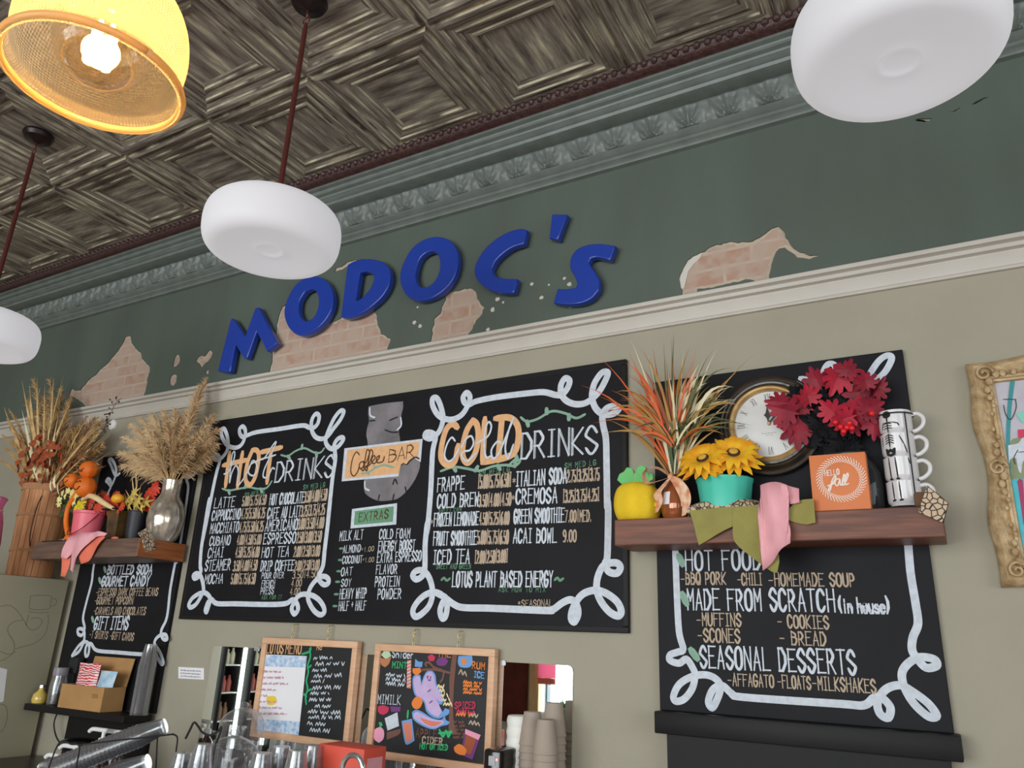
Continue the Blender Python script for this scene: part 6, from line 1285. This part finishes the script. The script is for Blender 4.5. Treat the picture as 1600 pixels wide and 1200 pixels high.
b = MB(); text(b, 'LOTUS', (416.5, 1020), (442, 1021), 16, PY-.001, .006); text(b, 'MENU', (446, 1021), (470, 1021.5), 16, PY-.001, .006); text(b, 'what?', (490, 1016), (512, 1014), 8, PY-.001, .004); b.build('heading_lettering', m_peach, t, label='peach Lotus Menu lettering')
b = MB()
for k, (a, e, h) in enumerate((((490,1031),(521,1030),6),((493,1041),(540,1040),7),((488,1050),(512,1050),6),((490,1060),(540,1058),7),((486,1067),(508,1067),6),((488,1078),(534,1077),7),((485,1086),(516,1086),6),((483,1096),(522,1096),6),((492,1106),(518,1106),6),((481,1115),(534,1117),7),((482,1124),(534,1124),7),((480,1133),(512,1136),7),((484,1143),(517,1146),7))): scribble(b, a, e, h, PY-.001, .0045)
b.build('handwriting', m_white, t)
b = MB(); strokes(b, [[(860,310),(920,290),(930,260)],[(920,270),(925,330),(905,400),(910,450),(895,520),(905,580),(890,640),(895,700)],[(905,420),(930,400)],[(900,600),(930,585)],[(895,640),(870,620)]], *Zh, .010, PY-.001); b.build('vine_drawing', mat('chalk_emerald', (44, 150, 100), .8), t)
Zw = ((580, 990), 5.714)
t, x0, x1, z0_, z1_ = hanging([(586,1003),(774,1017),(764,1212),(571,1180)], 'larger pine framed chalkboard with a lavender ghost drawing, hanging at the right over the mirror', (643, 713))
m_lav = mat('chalk_lavender', (190, 166, 206), .8, var=.08, vs_=30); m_cblu = mat('chalk_blue', (104, 150, 204), .8); m_corg = mat('chalk_orange', (220, 124, 56), .8); m_cred = mat('chalk_crimson', (186, 52, 84), .8); m_cpur = mat('chalk_purple', (112, 56, 120), .8); m_cbrn = mat('chalk_brown', (112, 76, 66), .8); m_cpnk = mat('chalk_pink', (222, 150, 176), .8); m_ccre = mat('chalk_cream', (222, 202, 158), .8); m_cgrn = mat('chalk_vivid_green', (52, 170, 108), .8); m_cred2 = mat('chalk_salmon', (206, 120, 100), .8)
flat('ghost_outline', m_cblu, [(370,400),(400,365),(440,370),(450,440),(470,380),(500,335),(540,330),(575,370),(585,450),(625,520),(655,590),(630,635),(600,630),(640,700),(660,665),(700,680),(690,720),(640,745),(600,760),(540,740),(490,690),(470,610),(400,560),(375,500)], *Zw, .0004)
flat('ghost', m_lav, [(380,405),(405,380),(435,385),(448,470),(475,400),(505,350),(540,345),(562,380),(575,460),(610,520),(640,590),(618,612),(575,570),(610,640),(630,700),(600,745),(545,720),(500,670),(480,600),(410,550),(388,490)], *Zw, .0012, label='lavender ghost')
flat('ghost_tail_outline', m_cblu, [(365,700),(400,680),(450,695),(540,750),(620,770),(660,730),(668,770),(705,790),(680,815),(630,825),(560,855),(470,830),(380,770)], *Zw, .0004)
flat('ghost_tail', m_lav, [(378,720),(420,700),(540,762),(640,775),(650,800),(560,840),(480,815),(390,760)], *Zw, .0012); flat('tail_shading', m_cred2, [(440,750),(540,780),(640,790),(560,828),(480,800)], *Zw, .0020)
b = MB(); strokes(b, [[(505,400),(500,385),(512,380)],[(528,400),(532,385)],[(510,412),(520,420),(530,412)],[(505,520),(530,500)],[(520,620),(545,600)]], *Zw, .004, PY-.0032); b.build('ghost_face', m_cpur, t)
flat('cupcake_icing', mat('chalk_mint', (170, 196, 166), .8), [(90,190),(120,150),(150,140),(168,170),(180,200),(130,225)], *Zw, .0004); flat('cupcake', mat('chalk_caramel', (176, 112, 76), .8), [(85,215),(130,226),(180,208),(160,270),(125,300),(90,275)], *Zw, .0008)
b = MB(); text(b, 'Snider', (613, 1027), (646, 1029), 12, PY-.001, .005); text(b, 'MIMILK', (590, 1099), (625, 1101), 14, PY-.001, .005)
for y0 in (1056, 1063, 1070): scribble(b, (603, y0), (635, y0+4), 6, PY-.001, .0045)
b.build('white_lettering', m_white, t)
b = MB(); text(b, 'MINT', (613, 1043), (635, 1044), 9, PY-.001, .006); text(b, 'HOT OR ICED', (656, 1170), (699, 1172), 8, PY-.001, .005); strokes(b, [[(610,860),(640,920),(670,870),(690,920),(715,870)],[(605,890),(720,880)]], *Zw, .009, PY-.001); b.build('green_lettering', m_cgrn, t)
flat('striped_stick', m_cred2, [(322,240),(358,236),(355,490),(318,485)], *Zw, .0006, None, False)
b = MB()
for k in range(8): strokes(b, [[(322, 262+k*30), (354, 248+k*30)]], *Zw, .004, PY-.0018)
b.build('stick_stripes', m_white, t)
flat('berry_drawing', m_cred, [(60,650),(110,640),(160,660),(150,700),(105,725),(65,700)], *Zw, .0004); flat('plum_drawing', m_cpur, [(170,650),(265,655),(260,695),(180,700)], *Zw, .0004)
flat('marshmallow', m_white, [(122,755),(235,702),(250,825),(148,866)], *Zw, .0010, None, False); flat('cookie_bars', m_cbrn, [(140,880),(265,850),(250,900),(140,950)], *Zw, .0004)
flat('pear_drawing', m_cpnk, [(40,850),(85,830),(115,870),(110,940),(70,975),(30,945),(22,890)], *Zw, .0006); b = MB(); strokes(b, [[(80,830),(88,800)],[(95,815),(75,800)],[(325,750),(330,690)]], *Zw, .009, PY-.001); b.build('green_stems', m_cgrn, t)
flat('drink_outline', m_cblu, [(272,780),(365,760),(388,955),(330,990),(300,965)], *Zw, .0004); flat('drink', m_cred2, [(285,800),(355,790),(372,945),(330,970),(312,950)], *Zw, .0010)
flat('orange_fruit', m_corg, [(365,610),(400,565),(440,570),(462,610),(440,660),(400,675),(370,650)], *Zw, .0010); flat('candy_corn', m_corg, [(370,310),(440,305),(450,340),(410,370),(375,350)], *Zw, .0010); flat('blue_bow', m_cblu, [(395,225),(425,250),(460,250),(455,300),(390,295)], *Zw, .0006)
flat('pink_flower', m_cred, [(505,205),(540,185),(575,210),(560,245),(520,245)], *Zw, .0006); flat('purple_hat', m_cpur, [(580,250),(610,215),(665,215),(690,250),(660,285),(600,285)], *Zw, .0006)
flat('tree_trunk', m_cbrn, [(725,190),(768,182),(740,480),(735,760),(770,900),(690,900),(700,600),(700,400)], *Zw, .0002)
b = MB(); strokes(b, [[(700,350),(620,330),(540,320),(450,325)],[(640,330),(560,300),(520,260),(485,265),(495,290)],[(650,340),(640,400),(620,430)]], *Zw, .009, PY-.0008); b.build('branch', m_cbrn, t)
b = MB()
for k in range(5): scribble(b, (580+(590+k*14)/5.714, 990+(490+k*38)/5.714), (580+(660+k*18)/5.714, 990+(490+k*40)/5.714), 6, PY-.001, .006)
b.build('cream_lettering', m_ccre, t)
flat('mug_drawing', m_cblu, [(780,200),(900,195),(905,250),(880,300),(800,300),(775,260)], *Zw, .0004); flat('mug_coffee', m_corg, [(805,225),(850,222),(850,275),(808,275)], *Zw, .0010)
b = MB(); text(b, 'RUM', (738, 1044), (757, 1046), 10, PY-.001, .005)
for k in range(4): scribble(b, (724, 1068+k*5.2), (754, 1070+k*5.2), 5, PY-.001, .005)
scribble(b, (713, 1118), (740, 1120), 6, PY-.001, .006); text(b, 'THE', (684, 1026), (704, 1027), 8, PY-.001, .005); b.build('orange_lettering', m_corg, t)
b = MB(); scribble(b, (717, 1055), (738, 1057), 9, PY-.001, .006)
for k in range(2): scribble(b, (733, 1120+k*12), (752, 1124+k*12), 8, PY-.001, .006)
text(b, 'CIDER', (660, 1161), (691, 1164), 10, PY-.001, .006); b.build('pale_lettering', m_tanc, t)
b = MB(); text(b, 'ICE', (741, 1058), (756, 1060), 9, PY-.001, .006); b.build('blue_lettering', m_cblu, t)
b = MB(); text(b, 'SPICED', (711, 1107), (742, 1107), 10, PY-.001, .005); scribble(b, (714, 1114), (744, 1117), 6, PY-.001, .006); b.build('crimson_lettering', m_cred, t)
b = MB(); text(b, 'APPLE', (650, 1151), (682, 1153), 12, PY-.001, .005)
for k in range(5): scribble(b, (708, 1130+k*6), (728, 1131+k*6), 5, PY-.001, .004)
b.build('brown_lettering', m_cbrn, t)
flat('cider_glass', m_cpur, [(840,850),(980,905),(905,1125),(800,1080)], *Zw, .0004); flat('cider', mat('chalk_cider', (150, 78, 50), .8), [(855,890),(945,930),(890,1080),(815,1060)], *Zw, .0010); flat('foam', m_cpnk, [(842,850),(980,905),(960,950),(840,895)], *Zw, .0014); flat('apple_drawing', m_corg, [(740,1015),(780,985),(820,1000),(855,1040),(840,1085),(790,1080),(750,1055)], *Zw, .0016)
# ---- syrup bottles
m_syr = mat('syrup_bottle_dark', (64, 36, 28), .2, coat=.4); m_pump = mat('white_pump', (228, 224, 220), .35)
def syrup(px, py, Y, ang, lab):
    h = P(px, py, Y); x, y, z = h
    t = thing('syrup_bottle', lab, 'bottle', (x, y, KZ), 'pump bottles on the back counter')
    H = z-KZ-.045
    MB().lathe([(.001,.001),(.038,.001),(.040,.01),(.040,H*.62),(.032,H*.75),(.016,H*.86),(.015,H)], (x, y, KZ), 24).build('bottle', m_syr, t, 'auto')
    MB().lathe([(.018,H-.012),(.018,H+.012),(.008,H+.016),(.0075,H+.045),(.001,H+.046)], (x, y, KZ), 16).build('collar', m_pump, t, 'auto')
    d = Vector((math.cos(ang), math.sin(ang), 0)); b = MB(); c = Vector((x, y, z)); b.tube(cats([c-d*.018, c+d*.02, c+d*.07, c+d*.09+Vector((0, 0, -.012))], 4), .0095, 10); b.build('pump_head', m_pump, t, True)
syrup(163, 1141, -.30, R_2(188), 'syrup bottle with the topmost white pump head, in front of the black back panel')
syrup(118, 1167, -.40, R_2(190), 'syrup bottle with white pump above the lying cup sleeve, second from the top')
syrup(94, 1182, -.50, R_2(185), 'syrup bottle with white pump near the bottom left corner, third from the top')
syrup(84, 1197, -.56, R_2(185), 'syrup bottle with white pump lowest in the bottom left corner')
syrup(186, 1144, -.24, R_2(190), 'syrup bottle whose white pump just shows above the lying cup sleeve')
# coffee grinder lid
p = P(126, 1155, -.17); t = thing('bean_hopper', 'round black bean hopper lid behind the syrup pumps', 'hopper', (p.x, p.y, KZ))
H = p.z-KZ; MB().lathe([(.001,.001),(.07,.001),(.075,.02),(.07,H*.7),(.085,H*.8)], (p.x, p.y, KZ), 32).build('body', m_frame, t, 'auto'); MB().lathe([(.09,H*.8),(.092,H*.86),(.08,H*.98),(.05,H*1.03),(.001,H*1.05)], (p.x, p.y, KZ), 32).build('lid', m_blk, t, 'auto')
# lying sleeves of cups and the wire rack
pr1 = cup_proto('plastic_cup', 'clear plastic cup in the long nested sleeve lying across the wire rack', 'cup', 'clear cups nested in the lying sleeve', m_cc, .030, .046)
A, B_ = P(70, 1208, -.66), P(258, 1134, -.42); stack(pr1, 24, A, B_, True)
pr2 = cup_proto('plastic_cup', 'clear plastic cup in the short sleeve low under the long lying sleeve', 'cup', 'clear cups in the short low sleeve', m_cc, .030, .046)
stack(pr2, 8, P(150, 1222, -.50), P(232, 1190, -.40), True)
t = thing('wire_rack', 'black wire rack under the lying sleeve of clear cups', 'rack', (P(180, 1200, -.5).x, -.5, KZ))
b = MB(); r0 = .0032
f1_ = [P(84, 1225, -.70), P(88, 1168, -.70)]
b.tube(cats([P(76, 1200, -.72), P(93, 1160, -.72), P(112, 1163, -.71), P(124, 1166, -.70), P(120, 1195, -.70), P(116, 1230, -.70)], 5), r0, 6)
b.tube([P(124, 1164, -.70), P(180, 1157, -.60), P(240, 1151, -.50), P(272, 1147, -.46)], r0, 6)
b.tube(cats([P(268, 1147, -.46), P(277, 1152, -.46), P(275, 1175, -.46), P(272, 1210, -.46)], 4), r0, 6)
b.tube([P(246, 1152, -.48), P(243, 1210, -.48)], r0, 6)
b.build('wire_frame', m_ink, t, True)
b = MB()
for q in (P(116, 1230, -.70), P(272, 1210, -.46), P(243, 1210, -.48)): b.tube([q, (q.x, q.y, KZ+.001)], r0, 6)
b.build('leg', m_ink, t)
# bent wire handle and clear domes
t = thing('bent_wire_stand', 'black bent wire sticking up in front of the clear plastic domes', 'wire', P(318, 1160, -.52))
b = MB(); b.tube(cats([P(290, 1154, -.52), P(297, 1140, -.52), P(303, 1129, -.52), P(309, 1134, -.52), P(316, 1144, -.52), P(328, 1149, -.52), P(340, 1143, -.52), P(346, 1136, -.52), P(343, 1148, -.52), P(337, 1162, -.52)], 5), .0042, 8)
b.build('bent_wire', m_ink, t, True); q = P(337, 1162, -.52); MB().tube([q, (q.x, q.y, KZ+.001)], .003, 6).build('stand', m_ink, t)
m_dome = clearplastic('clear_dome', .88, .05)
def dome(px, py, Y, rpx, lab):
    c = P(px, py, Y); r = rpx*hw(c); z_ = KZ; H = c.z-KZ
    t = thing('display_dome', lab, 'dome', (c.x, c.y, KZ)); pr = [(r, 0.002), (r, H-r*.75)]+[(r*math.cos(a), H-r*.75+r*.75*math.sin(a)) for a in [k*math.pi/16 for k in range(1, 8)]]+[(.001, H)]
    MB().lathe(pr, (c.x, c.y, KZ), 40).build('cover', m_dome, t, 'auto'); MB().lathe([(.012,H),(.02,H+.012),(.012,H+.022),(.001,H+.024)], (c.x, c.y, KZ), 16).build('knob', m_dome, t, 'auto')
    MB().lathe([(.001,.0015),(r*.96,.0015),(r*.96,.006),(.001,.006)], (c.x, c.y, KZ), 32).build('base_plate', m_steel, t)
dome(366, 1150, -.46, 44, 'clear domed cover with a glossy rim, below the hanging chalkboard with the white sheet')
dome(382, 1106, -.16, 36, 'clear domed cover farther back against the mirror, left of the hanging chalkboards')
pr3 = cup_proto('plastic_cup', 'clear plastic cup in one of the upright stacks below the left hanging chalkboard', 'cup', 'clear cups in upright stacks in front of the mirror', m_cc, .03, .046)
for i, (px, py, Y) in enumerate(((318,1162,-.62),(410,1176,-.60),(440,1166,-.5),(466,1172,-.60),(490,1164,-.5),(286,1176,-.62))):
    tp_ = P(px, py, Y); stack(pr3, 7, (tp_.x, tp_.y, KZ+.001), tp_, True, first=(i == 0))
# red carton and chrome tap
c = P(552, 1164, -.42); u = hw(c)
t = thing('red_carton', 'red carton on the counter between the two hanging chalkboards', 'carton', (c.x, c.y, KZ))
MB().box((c.x-48*u, c.y-.06, KZ+.001), (c.x+46*u, c.y+.06, c.z), .004).build('body', mat('red_card', (206, 78, 60), .6, var=.06), t, 'auto'); MB().box((c.x+46*u+.0005, c.y-.04, KZ+.05), (c.x+46*u+.0015, c.y+.04, c.z-.03)).build('side_panel', m_pink, t)
c = P(553, 1180, -.58)
t = thing('water_tap', 'chrome arched tap in front of the red carton', 'tap', (c.x+.06, c.y, KZ))
b = MB(); R = 21*hw(c); b.tube([(c.x+R, c.y, KZ+.012), (c.x+R, c.y, c.z-R)]+[(c.x+R*math.cos(a), c.y, c.z-R+R*math.sin(a)) for a in [k*math.pi/14 for k in range(1, 15)]]+[(c.x-R, c.y, c.z-R-.03)], .009, 12); b.build('spout', mat('chrome', (200, 200, 204)), t, True)
MB().lathe([(.001,.001),(.026,.001),(.024,.01),(.012,.016)], (c.x+R, c.y, KZ), 24).build('base', MATS['chrome'], t, 'auto')
# paper cups in front of the mirror
m_pc = mat('grey_brown_paper', (156, 142, 130), .7, var=.06, vs_=12); 
pr4 = cup_proto('paper_cup', 'x', 'cup', 'paper cups stacked in front of the mirror', m_pc, .030, .044)
for i, (px, py, Y, lab) in enumerate(((832,1112,-.12,'grey brown paper cup in the left one of three tall stacks before the mirror'),(853,1124,-.17,'grey brown paper cup in the front one of three tall stacks before the mirror'),(866,1098,-.09,'grey brown paper cup in the tallest of three tall stacks before the mirror'))):
    tp_ = P(px, py, Y); stack(pr4, 16, (tp_.x, tp_.y, KZ+.001), tp_, True, first=(i == 0), label=lab)
c = P(812, 1118, -.10); t = thing('lid_stack', 'stack of white cup lids left of the paper cup stacks', 'lids', (c.x, c.y, KZ)); H = c.z-KZ
MB().lathe([(.001,.001)]+[q for k in range(12) for q in ((.043, H*k/12+.002), (.046, H*(k+.5)/12), (.043, H*(k+.9)/12))]+[(.04,H),(.001,H)], (c.x, c.y, KZ), 28).build('lids', mat('white_lids', (216, 214, 208), .5), t, 'auto')
MB().lathe([(.046,.002),(.048,.002),(.048,.05),(.046,.05)], (c.x, c.y, KZ), 24).build('holder', m_ink, t)
c = P(797, 1168, -.16); u = hw(c); t = thing('coffee_brewer', 'black coffee brewer below the right hanging chalkboard', 'brewer', (c.x, c.y, KZ))
MB().box((c.x-24*u, c.y-.09, KZ+.001), (c.x+6*u, c.y+.09, c.z), .01).build('body', m_blk, t, 'auto'); MB().lathe([(0,.003),(.004,.003),(.005,0)], (c.x+.002, c.y-.0905, c.z-.03), 12, M=RX).build('indicator', emis('red_led', (255, 40, 60), 1.5), t); MB().box((c.x-.03, c.y-.092, c.z-.05), (c.x-.005, c.y-.0905, c.z-.02)).build('switch', m_steel, t)
# ================================================================== THE ROOM BEHIND, SEEN IN THE MIRROR
m_led = emis('cooler_tube', (240, 255, 246), 5.0)
kinds = [mat('bottle_orange', (150, 90, 50), .4), mat('bottle_amber', (96, 66, 44), .4), mat('bottle_cream', (166, 158, 140), .4), mat('bottle_green', (70, 84, 56), .4), mat('bottle_red', (136, 58, 50), .4)]
rk = random.Random(5)
def cooler(y0, y1, lab):
    x = X0+.02; t = thing('drinks_cooler', lab, 'cooler', (x+.35, (y0+y1)/2, 0), 'lit drinks coolers')
    b = MB(); b.box((x, y0, .02), (x+.03, y1, 2.0)); b.box((x, y0, .02), (x+.7, y0+.015, 2.0)); b.box((x, y1-.015, .02), (x+.7, y1, 2.0)); b.box((x, y0, 1.95), (x+.72, y1, 2.15)); b.box((x, y0, .02), (x+.7, y1, .3)); b.build('cabinet', m_frame, t)
    for z in (.3, .62, .92, 1.22, 1.52): MB().box((x+.04, y0+.06, z), (x+.6, y1-.06, z+.012)).build('shelf', mat('cooler_shelf', (190, 190, 186), .4), t)
    for y in (y0+.05, y1-.05): MB().tube([(x+.64, y, .34), (x+.64, y, 1.92)], .022, 8).build('light_tube', m_led, t)
    b = MB()
    for y in (y0, y1-.022): b.box((x+.7, y, .3), (x+.73, y+.022, 1.95))
    b.build('door_frame', m_frame, t)
    for z in (.632, .932, 1.232):
        n = int((y1-y0-.16)/.072)
        for k in range(n):
            m = kinds[(k//2+int(z*10)) % 5]; y = y0+.11+k*.072; h = .17+.03*rk.random()
            o = MB().lathe([(.001,.001),(.029,.001),(.030,h*.6),(.013,h*.8),(.012,h*.97),(.001,h)], (x+.5, y, z), 12).build('drink_bottle', m, smooth='auto', loc=(x+.5, y, z)); tag(o, 'bottle on a lit cooler shelf, seen in the mirror', 'bottle', 'bottles in the drinks coolers')
cooler(-3.69, -3.27, 'lit drinks cooler whose light tube edges the mirror beside the small wall note'); cooler(-4.11, -3.70, 'lit drinks cooler with a full view of its shelves in the mirror'); cooler(-4.55, -4.12, 'lit drinks cooler in the mirror, partly hidden by the smaller hanging chalkboard')
t = thing('wall_banner', 'dark red banner hanging beside the shop window, seen in the mirror', 'banner', (-5.75, YF, 1))
MB().box((-6.3, YF+.002, .6), (-5.22, YF+.03, 2.4)).build('cloth', mat('dark_red_cloth', (96, 40, 32), .9, var=.3, vs_=4), t); MB().tube([(-6.35, YF+.02, 2.42), (-5.2, YF+.02, 2.42)], .015, 8).build('rail', m_ink, t)
m_psign, N, L, B = nmat('pink_translucent_board'); tl = N.new('ShaderNodeBsdfTranslucent'); tl.inputs[0].default_value = (.75, .30, .42, 1); mx = N.new('ShaderNodeMixShader'); mx.inputs[0].default_value = .6
L.new(B.outputs[0], mx.inputs[1]); L.new(tl.outputs[0], mx.inputs[2]); L.new(mx.outputs[0], N['Material Output'].inputs[0]); B.inputs['Base Color'].default_value = (.8, .35, .48, 1)
t = thing('window_sign', 'pink and white sign leaning in the shop window, seen in the mirror', 'sign', (-4.85, YF+.1, 1.0))
MB().box((-5.02, YF+.09, 1.18), (-4.76, YF+.11, 1.5)).build('board', m_psign, t); MB().box((-5.02, YF+.09, 1.10), (-4.76, YF+.11, 1.178)).build('stripe', m_coral, t); MB().tube([(-4.89, YF+.1, .602), (-4.89, YF+.1, 1.10)], .012, 8).build('post', m_teal, t)
PLX = -4.62
t = thing('potted_plant', 'green potted plant on the shop window sill, seen in the mirror', 'plant', (PLX, YF+.02, .601))
MB().lathe([(.001,.001),(.05,.001),(.07,.12),(.065,.12),(.001,.10)], (PLX, YF+.02, .601), 20).build('pot', m_cer, t, 'auto')
b = MB()
for k in range(24):
    a = k*2.4; e = Vector((PLX+.14*math.cos(a), YF+.04+abs(.14*math.sin(a)), .60+.2+.05*(k % 4))); blade(b, (PLX, YF+.02, .70), e, .018, Vector((0, 0, .06)), rk)
b.build('foliage', mat('mint_leaf', (70, 170, 110), .6), t, True)
